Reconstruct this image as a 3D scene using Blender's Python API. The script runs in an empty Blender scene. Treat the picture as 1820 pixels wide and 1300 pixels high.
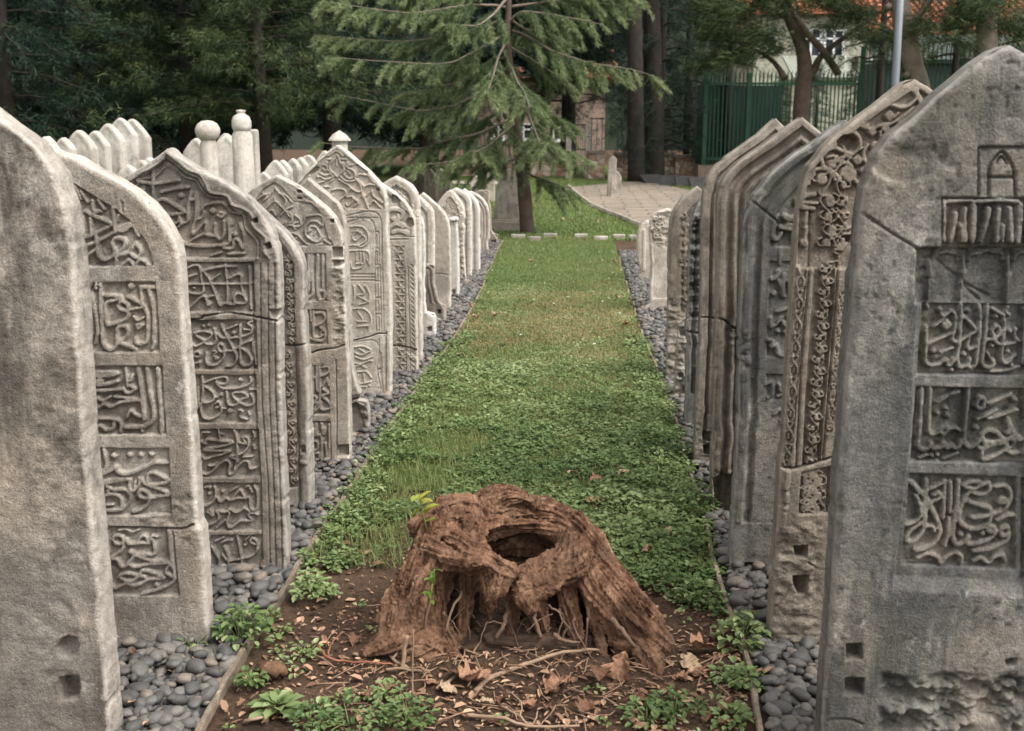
import bpy, math, random
import numpy as np
from mathutils import Vector, Matrix
R_ = random.Random(11)
RS = np.random.RandomState(7)
scene = bpy.context.scene
COL = scene.collection
W_PX, H_PX = 1820.0, 1300.0
F_PX = 2000.0
CAM_H = 1.6
PITCH = math.atan((650 - 221) / F_PX)
YAW = math.atan(112 * math.cos(PITCH) / F_PX)

# ---------------------------------------------------------------- camera
fw = np.array([-math.sin(YAW) * math.cos(PITCH), math.cos(YAW) * math.cos(PITCH), -math.sin(PITCH)])
rt = np.array([math.cos(YAW), math.sin(YAW), 0.0])
up = np.cross(rt, fw)
CAM = np.array([0.0, 0.0, CAM_H])
cam_data = bpy.data.cameras.new("camera")
cam = bpy.data.objects.new("camera", cam_data)
COL.objects.link(cam)
cam.matrix_world = Matrix(((rt[0], up[0], -fw[0], 0), (rt[1], up[1], -fw[1], 0), (rt[2], up[2], -fw[2], CAM_H), (0, 0, 0, 1)))
cam_data.sensor_width = 36.0
cam_data.lens = F_PX / W_PX * 36.0
cam_data.clip_start = 0.05
cam_data.clip_end = 500
cam_data.dof.use_dof = True
cam_data.dof.focus_distance = 4.3
cam_data.dof.aperture_fstop = 5.6
scene.camera = cam

def ray(px, py):
    return fw + rt * ((px - W_PX / 2) / F_PX) - up * ((py - H_PX / 2) / F_PX)
def ground(px, py, z=0.0):
    d = ray(px, py)
    t = (z - CAM_H) / d[2]
    return CAM + d * t
def at_y(px, py, Y):
    d = ray(px, py)
    return CAM + d * (Y / d[1])

# ---------------------------------------------------------------- noise
_lat = np.random.RandomState(3).rand(256, 256)
_lat3 = np.random.RandomState(4).rand(64, 64, 64)
def vnoise(x, y):
    xi = np.floor(x).astype(int); yi = np.floor(y).astype(int)
    fx = x - xi; fy = y - yi
    fx = fx * fx * (3 - 2 * fx); fy = fy * fy * (3 - 2 * fy)
    a = _lat[xi & 255, yi & 255]; b = _lat[(xi + 1) & 255, yi & 255]
    c = _lat[xi & 255, (yi + 1) & 255]; d = _lat[(xi + 1) & 255, (yi + 1) & 255]
    return (a * (1 - fx) + b * fx) * (1 - fy) + (c * (1 - fx) + d * fx) * fy - 0.5
def fbm(x, y, octv=4, gain=0.5):
    s = 0; a = 1.0; f = 1.0
    for k in range(octv):
        s = s + a * vnoise(x * f + 17.3 * k, y * f + 9.1 * k); a *= gain; f *= 2.03
    return s
def vnoise3(x, y, z):
    xi = np.floor(x).astype(int); yi = np.floor(y).astype(int); zi = np.floor(z).astype(int)
    fx = x - xi; fy = y - yi; fz = z - zi
    fx = fx * fx * (3 - 2 * fx); fy = fy * fy * (3 - 2 * fy); fz = fz * fz * (3 - 2 * fz)
    r = 0
    for i in (0, 1):
        for j in (0, 1):
            for k in (0, 1):
                w = (fx if i else 1 - fx) * (fy if j else 1 - fy) * (fz if k else 1 - fz)
                r = r + w * _lat3[(xi + i) & 63, (yi + j) & 63, (zi + k) & 63]
    return r - 0.5

# ---------------------------------------------------------------- objects
def mesh_np(name, verts, quads, smooth=True, tris=None):
    me = bpy.data.meshes.new(name)
    verts = np.ascontiguousarray(verts, dtype=np.float32).reshape(-1, 3)
    nq = 0 if quads is None else len(quads)
    nt = 0 if tris is None else len(tris)
    me.vertices.add(len(verts)); me.vertices.foreach_set("co", verts.ravel())
    idx = []; st = []; tot = []
    o = 0
    if nq:
        q = np.asarray(quads, dtype=np.int32).reshape(-1, 4); idx.append(q.ravel()); st.append(np.arange(nq) * 4); tot.append(np.full(nq, 4)); o = nq * 4
    if nt:
        t = np.asarray(tris, dtype=np.int32).reshape(-1, 3); idx.append(t.ravel()); st.append(o + np.arange(nt) * 3); tot.append(np.full(nt, 3))
    idx = np.concatenate(idx).astype(np.int32); st = np.concatenate(st).astype(np.int32); tot = np.concatenate(tot).astype(np.int32)
    me.loops.add(len(idx)); me.loops.foreach_set("vertex_index", idx)
    me.polygons.add(nq + nt); me.polygons.foreach_set("loop_start", st); me.polygons.foreach_set("loop_total", tot)
    me.polygons.foreach_set("use_smooth", np.full(nq + nt, smooth, dtype=bool))
    me.update(calc_edges=True); me.validate()
    return me
def attr(me, name, vals):
    a = me.attributes.new(name, 'FLOAT', 'POINT'); a.data.foreach_set("value", np.asarray(vals, dtype=np.float32))
def link(name, me, mat=None, parent=None, loc=(0, 0, 0), rotz=0.0):
    o = bpy.data.objects.new(name, me); COL.objects.link(o)
    if mat is not None and me is not None and not me.materials: me.materials.append(mat)
    o.location = loc; o.rotation_euler = (0, 0, rotz)
    if parent is not None: o.parent = parent
    return o
def tag(o, label=None, cat=None, group=None, kind=None):
    if label: o['label'] = label
    if cat: o['category'] = cat
    if group: o['group'] = group
    if kind: o['kind'] = kind
    return o
def empty(name, loc, rotz=0.0):
    o = bpy.data.objects.new(name, None); COL.objects.link(o); o.location = loc; o.rotation_euler = (0, 0, rotz); o.empty_display_size = 0.1
    return o

class MB:
    """collects quads / tris for one mesh"""
    def __init__(s): s.v = []; s.q = []; s.t = []; s.n = 0; s.a = []
    def add(s, v, q=None, t=None, a=None):
        v = np.asarray(v, float).reshape(-1, 3)
        s.v.append(v)
        if q is not None and len(q): s.q.append(np.asarray(q, int).reshape(-1, 4) + s.n)
        if t is not None and len(t): s.t.append(np.asarray(t, int).reshape(-1, 3) + s.n)
        s.a.append(np.zeros(len(v)) if a is None else np.broadcast_to(a, (len(v),)))
        s.n += len(v)
    def box(s, c, d, rz=0.0, top=1.0):
        x, y, z = np.asarray(d) / 2.0
        p = np.array([[-x, -y, -z], [x, -y, -z], [x, y, -z], [-x, y, -z], [-x * top, -y * top, z], [x * top, -y * top, z], [x * top, y * top, z], [-x * top, y * top, z]])
        cs, sn = math.cos(rz), math.sin(rz)
        p = np.stack([p[:, 0] * cs - p[:, 1] * sn, p[:, 0] * sn + p[:, 1] * cs, p[:, 2]], 1) + np.asarray(c)
        s.add(p, [[0, 3, 2, 1], [4, 5, 6, 7], [0, 1, 5, 4], [1, 2, 6, 5], [2, 3, 7, 6], [3, 0, 4, 7]])
    def tube(s, pts, rad, n=8, cap=True, jit=0.0):
        pts = np.asarray(pts, float); m = len(pts)
        rad = np.broadcast_to(np.asarray(rad, float), (m,))
        tan = np.gradient(pts, axis=0); tan /= np.linalg.norm(tan, axis=1, keepdims=True) + 1e-9
        ref = np.array([0.0, 0.0, 1.0]) if abs(tan[0][2]) < 0.9 else np.array([1.0, 0, 0])
        a = np.cross(tan, ref); a /= np.linalg.norm(a, axis=1, keepdims=True) + 1e-9
        b = np.cross(tan, a)
        th = np.linspace(0, 2 * math.pi, n, endpoint=False)
        rr = rad[:, None] * (1 + (jit * (RS.rand(m, n) - 0.5) if jit else 0))
        v = pts[:, None, :] + rr[..., None] * (np.cos(th)[None, :, None] * a[:, None, :] + np.sin(th)[None, :, None] * b[:, None, :])
        i = np.arange(m - 1)[:, None] * n + np.arange(n)[None, :]
        j = np.arange(m - 1)[:, None] * n + (np.arange(n)[None, :] + 1) % n
        q = np.stack([i, j, j + n, i + n], -1).reshape(-1, 4)
        v = v.reshape(-1, 3)
        tr = []
        if cap:
            v = np.vstack([v, pts[0], pts[-1]])
            k = m * n
            for t in range(n):
                tr.append([k, (t + 1) % n, t]); tr.append([k + 1, (m - 1) * n + t, (m - 1) * n + (t + 1) % n])
        s.add(v, q, tr if cap else None)
    def lathe(s, prof, c=(0, 0, 0), n=24):
        prof = np.asarray(prof, float); m = len(prof)
        th = np.linspace(0, 2 * math.pi, n, endpoint=False)
        v = np.stack([prof[:, 0][:, None] * np.cos(th), prof[:, 0][:, None] * np.sin(th), np.repeat(prof[:, 1][:, None], n, 1)], -1).reshape(-1, 3) + np.asarray(c)
        i = np.arange(m - 1)[:, None] * n + np.arange(n)[None, :]
        j = np.arange(m - 1)[:, None] * n + (np.arange(n)[None, :] + 1) % n
        s.add(v, np.stack([i, j, j + n, i + n], -1).reshape(-1, 4))
    def mesh(s, name, smooth=False, at=None):
        me = mesh_np(name, np.concatenate(s.v), np.concatenate(s.q) if s.q else None, smooth, np.concatenate(s.t) if s.t else None)
        if at: attr(me, at, np.concatenate(s.a))
        return me
    def build(s, name, mat, parent=None, smooth=False, at=None, loc=(0, 0, 0)):
        return link(name, s.mesh(name, smooth, at), mat, parent, loc)

def bevel(o, w=0.005, seg=2):
    m = o.modifiers.new("bevel", 'BEVEL'); m.width = w; m.segments = seg; m.limit_method = 'ANGLE'
    return o

# ---------------------------------------------------------------- materials
def new_mat(name):
    m = bpy.data.materials.new(name); m.use_nodes = True
    nt = m.node_tree; b = nt.nodes["Principled BSDF"]
    return m, nt, b
def N(nt, t, **kw):
    n = nt.nodes.new(t)
    for k, v in kw.items():
        if k in n.inputs.keys() if hasattr(n.inputs, 'keys') else False: n.inputs[k].default_value = v
        else: setattr(n, k, v)
    return n
def noise_node(nt, vec, scale, detail=6, rough=0.6, dist=0.0):
    n = nt.nodes.new('ShaderNodeTexNoise'); n.inputs['Scale'].default_value = scale; n.inputs['Detail'].default_value = detail
    n.inputs['Roughness'].default_value = rough; n.inputs['Distortion'].default_value = dist
    nt.links.new(vec, n.inputs['Vector']); return n.outputs['Fac']
def ramp(nt, fac, stops):
    r = nt.nodes.new('ShaderNodeValToRGB'); e = r.color_ramp.elements
    while len(e) < len(stops): e.new(0.5)
    for i, (p, c) in enumerate(stops):
        e[i].position = p; e[i].color = (*c, 1) if len(c) == 3 else c
    nt.links.new(fac, r.inputs['Fac']); return r.outputs['Color']
def mixc(nt, fac, a, b, mode='MIX'):
    m = nt.nodes.new('ShaderNodeMix'); m.data_type = 'RGBA'; m.blend_type = mode
    for s, v in ((m.inputs[0], fac), (m.inputs[6], a), (m.inputs[7], b)):
        if hasattr(v, 'links') or hasattr(v, 'is_linked'): nt.links.new(v, s)
        elif isinstance(v, (int, float)): s.default_value = v
        else: s.default_value = (*v, 1) if len(v) == 3 else v
    return m.outputs[2]
def mapping(nt, scale=(1, 1, 1), src='Object', rnd=True):
    tc = nt.nodes.new('ShaderNodeTexCoord'); mp = nt.nodes.new('ShaderNodeMapping')
    nt.links.new(tc.outputs[src], mp.inputs['Vector']); mp.inputs['Scale'].default_value = scale
    if rnd:
        oi = nt.nodes.new('ShaderNodeObjectInfo'); mu = nt.nodes.new('ShaderNodeMath'); mu.operation = 'MULTIPLY'; mu.inputs[1].default_value = 37.0
        nt.links.new(oi.outputs['Random'], mu.inputs[0]); cx = nt.nodes.new('ShaderNodeCombineXYZ')
        for k in range(3): nt.links.new(mu.outputs[0], cx.inputs[k])
        nt.links.new(cx.outputs[0], mp.inputs['Location'])
    return mp.outputs['Vector']
def bump(nt, b, h, strength=0.3, dist=0.01, normal=None):
    n = nt.nodes.new('ShaderNodeBump'); n.inputs['Strength'].default_value = strength; n.inputs['Distance'].default_value = dist
    nt.links.new(h, n.inputs['Height'])
    if normal is not None: nt.links.new(normal, n.inputs['Normal'])
    nt.links.new(n.outputs['Normal'], b.inputs['Normal']); return n.outputs['Normal']

def stone_mat(name, base, pale, dark, moss=0.0, speck=0.35, streak=0.5, warm=(0.30, 0.235, 0.175), patch=0.5, grain=0.72):
    base, pale, dark, warm = [tuple(0.97 * x + 0.03 * (0.3 * k[0] + 0.5 * k[1] + 0.2 * k[2]) for x in k) for k in (base, pale, dark, warm)]
    m, nt, b = new_mat(name)
    v = mapping(nt); vs = mapping(nt, (1, 1, 0.14))
    n1 = noise_node(nt, v, 3.2, 9, 0.66)
    c = ramp(nt, n1, [(0.37, dark), (0.46, base), (0.55, base), (0.65, pale)])
    # warm stains
    n2 = noise_node(nt, v, 1.7, 6, 0.6, 0.5)
    f2 = ramp(nt, n2, [(0.46, (0, 0, 0)), (0.66, (0.75, 0.75, 0.75))])
    c = mixc(nt, f2, c, warm)
    # rain streaks
    n3 = noise_node(nt, vs, 9.0, 6, 0.62)
    f3 = ramp(nt, n3, [(0.48, (0, 0, 0)), (0.60, (streak,) * 3)])
    c = mixc(nt, f3, c, tuple(x * 0.62 for x in dark))
    n3b = noise_node(nt, vs, 14.0, 4, 0.6)
    f3b = ramp(nt, n3b, [(0.55, (0, 0, 0)), (0.72, (streak * 0.55,) * 3)])
    c = mixc(nt, f3b, c, pale)
    # dark lichen crust in large blotches
    n4 = noise_node(nt, v, 5.5, 10, 0.72)
    f4 = ramp(nt, n4, [(0.52, (0, 0, 0)), (0.62, (patch,) * 3)])
    c = mixc(nt, f4, c, tuple(x * 0.55 for x in dark))
    n10 = noise_node(nt, v, 1.1, 10, 0.7, 0.8)
    f10 = ramp(nt, n10, [(0.50, (0, 0, 0)), (0.54, (patch * .55,) * 3), (0.62, (patch * .8,) * 3)])
    c = mixc(nt, f10, c, tuple(x * 0.8 for x in dark))
    n11 = noise_node(nt, v, 7.5, 6, 0.62)
    f11 = ramp(nt, n11, [(0.63, (0, 0, 0)), (0.66, (0.5,) * 3), (0.75, (0.55,) * 3)])
    c = mixc(nt, f11, c, tuple(min(.6, x * 1.12) for x in pale))
    # specks
    vo = nt.nodes.new('ShaderNodeTexVoronoi'); vo.inputs['Scale'].default_value = 26; vo.inputs['Randomness'].default_value = 1
    wv = nt.nodes.new('ShaderNodeVectorMath'); wv.operation = 'ADD'
    nc = nt.nodes.new('ShaderNodeTexNoise'); nc.inputs['Scale'].default_value = 18; nt.links.new(v, nc.inputs['Vector'])
    sc = nt.nodes.new('ShaderNodeVectorMath'); sc.operation = 'SCALE'; sc.inputs['Scale'].default_value = 0.05
    nt.links.new(nc.outputs['Color'], sc.inputs[0]); nt.links.new(v, wv.inputs[0]); nt.links.new(sc.outputs[0], wv.inputs[1]); nt.links.new(wv.outputs[0], vo.inputs['Vector'])
    f5 = ramp(nt, vo.outputs['Distance'], [(0.10, (speck,) * 3), (0.26, (0, 0, 0))])
    n5 = noise_node(nt, v, 4.0, 3); f5b = ramp(nt, n5, [(0.5, (0, 0, 0)), (0.58, (1, 1, 1))])
    f5 = mixc(nt, 1.0, f5, f5b, 'MULTIPLY')
    c = mixc(nt, f5, c, (0.035, 0.035, 0.033))
    if moss:
        n6 = noise_node(nt, v, 2.6, 8, 0.7); f6 = ramp(nt, n6, [(0.52, (0, 0, 0)), (0.66, (moss,) * 3)])
        c = mixc(nt, f6, c, (0.075, 0.075, 0.04))
    # grain
    n7 = noise_node(nt, v, 150, 3, 0.7)
    c = mixc(nt, 1.0, c, ramp(nt, n7, [(0.34, (1 - .38 * grain,) * 3), (0.66, (1 + .28 * grain,) * 3)]), 'MULTIPLY')
    n7b = noise_node(nt, v, 34, 6, 0.75)
    c = mixc(nt, 1.0, c, ramp(nt, n7b, [(0.36, (1 - .34 * grain,) * 3), (0.52, (1.0,) * 3), (0.68, (1 + .22 * grain,) * 3)]), 'MULTIPLY')
    wa = nt.nodes.new('ShaderNodeAttribute'); wa.attribute_name = 'worn'  # mask: worn arrises, plus light and shade painted on the slab sides
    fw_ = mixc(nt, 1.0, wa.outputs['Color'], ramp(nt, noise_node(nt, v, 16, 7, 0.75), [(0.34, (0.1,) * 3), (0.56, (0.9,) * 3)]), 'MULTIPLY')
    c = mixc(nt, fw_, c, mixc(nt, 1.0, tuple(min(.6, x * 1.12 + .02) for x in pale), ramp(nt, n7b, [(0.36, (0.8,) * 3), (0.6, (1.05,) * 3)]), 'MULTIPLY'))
    nt.links.new(c, b.inputs['Base Color']); b.inputs['Roughness'].default_value = 0.9; b.inputs['Specular IOR Level'].default_value = 0.25
    n8 = noise_node(nt, v, 45, 8, 0.75); n9 = noise_node(nt, v, 170, 4, 0.7)
    ad = nt.nodes.new('ShaderNodeMath'); ad.operation = 'ADD'; nt.links.new(n8, ad.inputs[0]); nt.links.new(n9, ad.inputs[1])
    bump(nt, b, ad.outputs[0], 0.85, 0.007)
    return m
def plain_mat(name, col, rough=0.7, nscale=0, var=0.25, metal=0.0, bmp=0.0, src='Object'):
    m, nt, b = new_mat(name)
    b.inputs['Roughness'].default_value = rough; b.inputs['Metallic'].default_value = metal; b.inputs['Specular IOR Level'].default_value = 0.3
    if nscale:
        v = mapping(nt, src=src); n = noise_node(nt, v, nscale, 6, 0.65)
        c = ramp(nt, n, [(0.28, tuple(x * (1 - var) for x in col)), (0.72, tuple(min(1, x * (1 + var)) for x in col))])
        nt.links.new(c, b.inputs['Base Color'])
        if bmp: bump(nt, b, noise_node(nt, v, nscale * 6, 6, 0.7), bmp, 0.01)
    else: b.inputs['Base Color'].default_value = (*col, 1)
    return m
def leaf_mat(name, c0, c1, c2, rough=0.55, trans=0.25):
    """foliage: colour varies by a per-leaf attribute 'tone'"""
    m, nt, b = new_mat(name)
    a = nt.nodes.new('ShaderNodeAttribute'); a.attribute_name = 'tone'
    c = ramp(nt, a.outputs['Fac'], [(0.0, c0), (0.5, c1), (1.0, c2)])
    nt.links.new(c, b.inputs['Base Color']); b.inputs['Roughness'].default_value = rough; b.inputs['Specular IOR Level'].default_value = 0.2
    tr = nt.nodes.new('ShaderNodeBsdfTranslucent'); nt.links.new(c, tr.inputs['Color'])
    mx = nt.nodes.new('ShaderNodeMixShader'); mx.inputs[0].default_value = trans
    out = nt.nodes['Material Output']
    nt.links.new(b.outputs[0], mx.inputs[1]); nt.links.new(tr.outputs[0], mx.inputs[2]); nt.links.new(mx.outputs[0], out.inputs['Surface'])
    return m
# ================================================================ carved headstones
FULL = (0, 0, 1.0)
RD = 1.05
SW = 1.06
def parse(txt, crop):
    """'w: x,y x,y; ...' strokes in enlarged-crop pixels -> [(width_px, [(px,py)..])]"""
    x0, y0, s = crop; out = []
    for part in txt.replace('\n', ' ').split(';'):
        part = part.strip()
        if not part: continue
        w, p = part.split(':')
        pts = [tuple(float(k) for k in q.split(',')) for q in p.split()]
        out.append((float(w) / s, [(x0 + x / s, y0 + y / s) for x, y in pts]))
    return out
def pts(txt, crop=FULL):
    x0, y0, s = crop
    return [(x0 + float(q.split(',')[0]) / s, y0 + float(q.split(',')[1]) / s) for q in txt.split()]
def spline(P, n=6):
    P = np.asarray(P, float)
    if len(P) < 3: return P
    out = []
    for i in range(len(P) - 1):
        p0 = P[max(i - 1, 0)]; p1 = P[i]; p2 = P[i + 1]; p3 = P[min(i + 2, len(P) - 1)]
        for k in range(n):
            t = k / n
            out.append(0.5 * ((2 * p1) + (-p0 + p2) * t + (2 * p0 - 5 * p1 + 4 * p2 - p3) * t * t + (-p0 + 3 * p1 - 3 * p2 + p3) * t ** 3))
    out.append(P[-1]); return np.array(out)
def dist_poly(U, V, P, closed=False):
    d = np.full(U.shape, 1e9); Q = np.vstack([P, P[:1]]) if closed else P
    if len(Q) == 1: return np.hypot(U - Q[0][0], V - Q[0][1])
    for a, b in zip(Q[:-1], Q[1:]):
        ab = b - a; L = ab @ ab + 1e-12
        t = np.clip(((U - a[0]) * ab[0] + (V - a[1]) * ab[1]) / L, 0, 1)
        d = np.minimum(d, (U - a[0] - t * ab[0]) ** 2 + (V - a[1] - t * ab[1]) ** 2)
    return np.sqrt(d)
def inside(U, V, P):
    r = np.zeros(U.shape, bool); Q = np.vstack([P, P[:1]])
    for a, b in zip(Q[:-1], Q[1:]):
        if a[1] == b[1]: continue
        c = ((a[1] > V) != (b[1] > V)) & (U < (b[0] - a[0]) * (V - a[1]) / (b[1] - a[1]) + a[0])
        r ^= c
    return r
def sstep(x): x = np.clip(x, 0, 1); return x * x * (3 - 2 * x)

def vine(a, b, width, n, w=3.2, leaf=0.55, seed=0):
    """scrolling stem with leaves and curls between two photo points"""
    rs = np.random.RandomState(seed); a = np.array(a, float); b = np.array(b, float); L = b - a
    t = np.linspace(0, 1, n * 8 + 1); nrm = np.array([-L[1], L[0]]) / np.linalg.norm(L)
    if nrm[0] < 0: nrm = -nrm
    amp = width * 0.36
    out = [(w, [tuple(a + L * k + nrm * amp * math.sin(k * n * math.pi * 2) * 0.75) for k in t])]
    seg = np.linalg.norm(L) / n
    al = L / np.linalg.norm(L)
    for i in range(2 * n):
        c = a + L * ((i + 0.5) / (2 * n)); sgn = 1 if i % 2 else -1
        p = c + nrm * sgn * amp * 0.25
        r = width * leaf * 0.42 * rs.uniform(.85, 1.15)
        out.append((r * 1.7, [tuple(p), tuple(p + al * r * 0.5)]))
        q = p + nrm * sgn * amp * 0.9
        out.append((w * 0.9, [tuple(p + al * r * .8), tuple(q + al * r * 0.4), tuple(q - al * r * 0.5), tuple(q - nrm * sgn * r * .6 - al * r * 0.8)]))
        q = p - nrm * sgn * amp * 0.9
        out.append((w * 0.9, [tuple(p - al * r * .5), tuple(q - al * r * .9), tuple(q - al * r * 1.6)]))
    return out
def chain(a, b, width, n, w=2.2):
    a = np.array(a, float); b = np.array(b, float); L = b - a; nrm = np.array([-L[1], L[0]]) / np.linalg.norm(L); h = width * 0.42; out = []
    for i in range(n):
        p = [a + L * ((i + f) / n) for f in (0, .25, .5, .75, 1)]
        out.append((w, [tuple(p[0] - nrm * h * .9), tuple(p[1] - nrm * h * .25), tuple(p[2] + nrm * h * .9), tuple(p[3] + nrm * h), tuple(p[4] + nrm * h * .3)]))
        out.append((w, [tuple(p[0] + nrm * h * .9), tuple(p[1] + nrm * h * .25), tuple(p[2] - nrm * h * .9), tuple(p[3] - nrm * h), tuple(p[4] - nrm * h * .3)]))
        out.append((w * 1.5, [tuple(p[2]), tuple(p[3])]))
    return out
def pseudo(poly, n, w, seed):
    """worn thuluth-like strokes filling a field whose letters are too far or too worn to read"""
    rs = np.random.RandomState(seed); P = np.array(poly, float); x0, y0 = P.min(0); x1, y1 = P.max(0); out = []
    for k in range(n):
        cx = x0 + (x1 - x0) * (k + .5) / n
        out.append((w, [(cx, y0 + (y1 - y0) * .08), (cx + rs.uniform(-2, 2), y0 + (y1 - y0) * .55), (cx - rs.uniform(2, 7), y0 + (y1 - y0) * rs.uniform(.75, .92))]))
        c = (cx + rs.uniform(-4, 4), y0 + (y1 - y0) * rs.uniform(.4, .85)); r = (x1 - x0) / n * .45
        out.append((w, [(c[0] + r * math.cos(q), c[1] + r * .7 * math.sin(q)) for q in np.linspace(rs.uniform(0, 3), rs.uniform(4.5, 7), 7)]))
    for k in range(2):
        yy = y0 + (y1 - y0) * (.45 + .45 * k)
        out.append((w, [(x0 + 2, yy - 3), ((x0 + x1) / 2, yy + 3), (x1 - 2, yy - 6)]))
    return out

def make_stone(name, label, base, half, ops=(), side='L', res=0.004, thick=0.10, mat=None, group=None, yaw=0.0, cat='headstone',
               edge_r=0.018, mirror=None, seed=0, wear=1.0, chip=1.0, half2=None, parts=True, sink=0.10):
    """one headstone: a real slab with a carved relief. half = visible half outline (apex -> foot) in photo pixels"""
    P0 = ground(*base)
    nrm = np.array([math.sin(yaw), -math.cos(yaw), 0.0]); uax = np.array([math.cos(yaw), math.sin(yaw), 0.0])
    def uv(p):
        d = ray(p[0], p[1]); t = ((P0 - CAM) @ nrm) / (d @ nrm); X = CAM + d * t - P0
        return np.array([X @ uax, X[2]])
    H = np.array([uv(p) for p in half])
    ua = H[0][0]
    def clean(H):
        H = [H[0]] + [h for h in H[1:]]
        out = [H[0]]
        for h in H[1:]:
            v = min(h[1], out[-1][1] - 0.0008); out.append(np.array([h[0], v]))
        out.append(np.array([out[-1][0], -sink])); return np.array(out)
    H = clean(H)
    H2 = np.stack([2 * ua - H[:, 0], H[:, 1]], 1) if half2 is None else clean(np.array([uv(p) for p in half2]))
    Rp, Lp = (H, H2) if side == 'L' else (H2, H)
    # centre on the slab's own base
    uc = 0.5 * (Rp[-1][0] + Lp[-1][0]); Rp = Rp - [uc, 0]; Lp = Lp - [uc, 0]; ua -= uc
    vt = H[0][1]
    nv = int((vt + sink) / res) + 1
    vs = np.linspace(-sink, vt, nv)
    # finer rows near the tip are not needed: boundary vertices follow the outline row by row
    Ru = np.interp(vs, Rp[::-1, 1], Rp[::-1, 0]); Lu = np.interp(vs, Lp[::-1, 1], Lp[::-1, 0])
    # worn, chipped arrises
    def edge_noise(off):
        e = fbm(vs * 4 + off, vs * 0 + seed * 3.1, 3) * 0.003 + fbm(vs * 31 + off, vs * 0 + seed, 4, .7) * 0.0011
        c = np.clip(vnoise(vs * 26 + off * 2, vs * 0 + seed * 1.7 + 40) - 0.26, 0, 1) * 0.05
        return (e - c * 0.6) * chip
    fade = np.clip((vt - vs) / 0.06, 0, 1)
    Ru = Ru + edge_noise(3.3) * fade; Lu = Lu - edge_noise(8.8) * fade
    Ru[-1] = ua + 0.004; Lu[-1] = ua - 0.004
    wmax = (Ru - Lu).max(); nc = max(8, int(wmax / res) + 1)
    s = np.linspace(0, 1, nc)
    U = Lu[:, None] + s[None, :] * (Ru - Lu)[:, None]; V = np.repeat(vs[:, None], nc, 1)
    outline = np.vstack([np.stack([Lu, vs], 1)[::6], [[ua, vt]], np.stack([Ru, vs], 1)[::-6]])
    outline = outline[outline[:, 1] > -sink + 0.001]
    D = dist_poly(U, V, np.vstack([[outline[0][0], -sink - 1], outline, [outline[-1][0], -sink - 1]]))
    h = np.zeros_like(U)
    region = np.zeros(U.shape, int); pnames = ['slab']
    def q(P): return np.array([uv(p) for p in P]) - [uc, 0]
    scale = np.linalg.norm(P0 - CAM) / F_PX
    def prof_of(strokes, flat=0.5, nib=False):
        m = np.zeros_like(U)
        for w, P in strokes:
            Pu = q(spline(P)) if len(P) > 1 else q(P); r = max(w * 0.5 * scale * SW, res * 1.15)
            lo = Pu.min(0) - r - res; hi = Pu.max(0) + r + res
            i0 = np.searchsorted(vs, lo[1]); i1 = np.searchsorted(vs, hi[1])
            if i1 <= i0: continue
            ub = U[i0:i1]; cm = ((ub > lo[0]) & (ub < hi[0])).any(0)
            if not cm.any(): continue
            j0 = cm.argmax(); j1 = nc - cm[::-1].argmax()
            ub, vb_ = U[i0:i1, j0:j1], V[i0:i1, j0:j1]
            if not nib: d = dist_poly(ub, vb_, Pu)
            elif len(Pu) == 1: d = 0.45 * np.hypot(ub - Pu[0][0], vb_ - Pu[0][1]) + 0.5 * (np.abs(ub - Pu[0][0]) + np.abs(vb_ - Pu[0][1]))
            else:            # broad-nib pen: stroke width follows its direction, ends taper a little
                sg = Pu[1:] - Pu[:-1]; th = np.arctan2(sg[:, 1], sg[:, 0]); kk = 0.74 + 0.44 * np.abs(np.sin(th - 0.9)); kk = np.convolve(np.r_[kk[0], kk, kk[-1]], [.25, .5, .25], 'valid')
                kk[-1] *= .86; d = np.full(ub.shape, 1e9)
                for a_, b_, k_ in zip(Pu[:-1], Pu[1:], kk): d = np.minimum(d, dist_poly(ub, vb_, np.array([a_, b_])) / k_)
            m[i0:i1, j0:j1] = np.maximum(m[i0:i1, j0:j1], sstep((r - d) / (r * (1 - flat) + 1e-6)) * 0.88 + 0.12 * np.sqrt(np.clip(1 - (d / r) ** 2, 0, 1)))
        return m
    def area(P, soft=0.003):
        Pu = q(P); sd = dist_poly(U, V, Pu, True); ins = inside(U, V, Pu)
        return sstep(np.where(ins, sd, -sd) / (2 * soft) + 0.5), ins
    for op in ops:
        k = op[0]
        if k == 'prof':
            d, hh = np.array(op[1]).T; top = op[2] if len(op) > 2 else 9
            lo = uv((base[0], op[3]))[1] if len(op) > 3 else -9
            h += np.interp(D, d, hh) * (V > lo)
        elif k == 'rec':
            dp = op[2] * (RD if op[2] < 0.03 else 1); m, ins = area(op[1]); h = h * (1 - m) + np.minimum(h, -dp) * m
            if len(op) > 3 and parts: pnames.append(op[3]); region[ins] = len(pnames) - 1
        elif k == 'add':
            m, ins = area(op[1], 0.004); h += m * op[2]
        elif k == 'str':
            m = prof_of(op[2], 0.66, True); h = np.maximum(h, (-op[1] + (op[1] - op[3]) * m if len(op) > 3 else -op[1] * RD + op[1] * RD * m) * (1.0 + 0.04 * vnoise(U * 40, V * 40)) - 9 * (m < 0.02))
        elif k == 'rai': h += op[1] * RD * prof_of(op[2])
        elif k == 'gro': h -= op[1] * RD * prof_of(op[2], 0.2)
        elif k == 'below':   # everything under a break line shifts in or out
            ln = q(op[1]); vb = np.interp(U, ln[:, 0], ln[:, 1]); h += op[2] * sstep((vb - V) / 0.006 + .5)
        elif k == 'rough':
            m, ins = area(op[1], 0.02); r = fbm(U * 22, V * 34, 5) + 0.8 * np.abs(fbm(U * 13 + 5, V * 30, 4)); h += m * (r * op[2] - op[2] * 0.35)
        elif k == 'fn': h = op[1](U, V, D, h, q)
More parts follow.
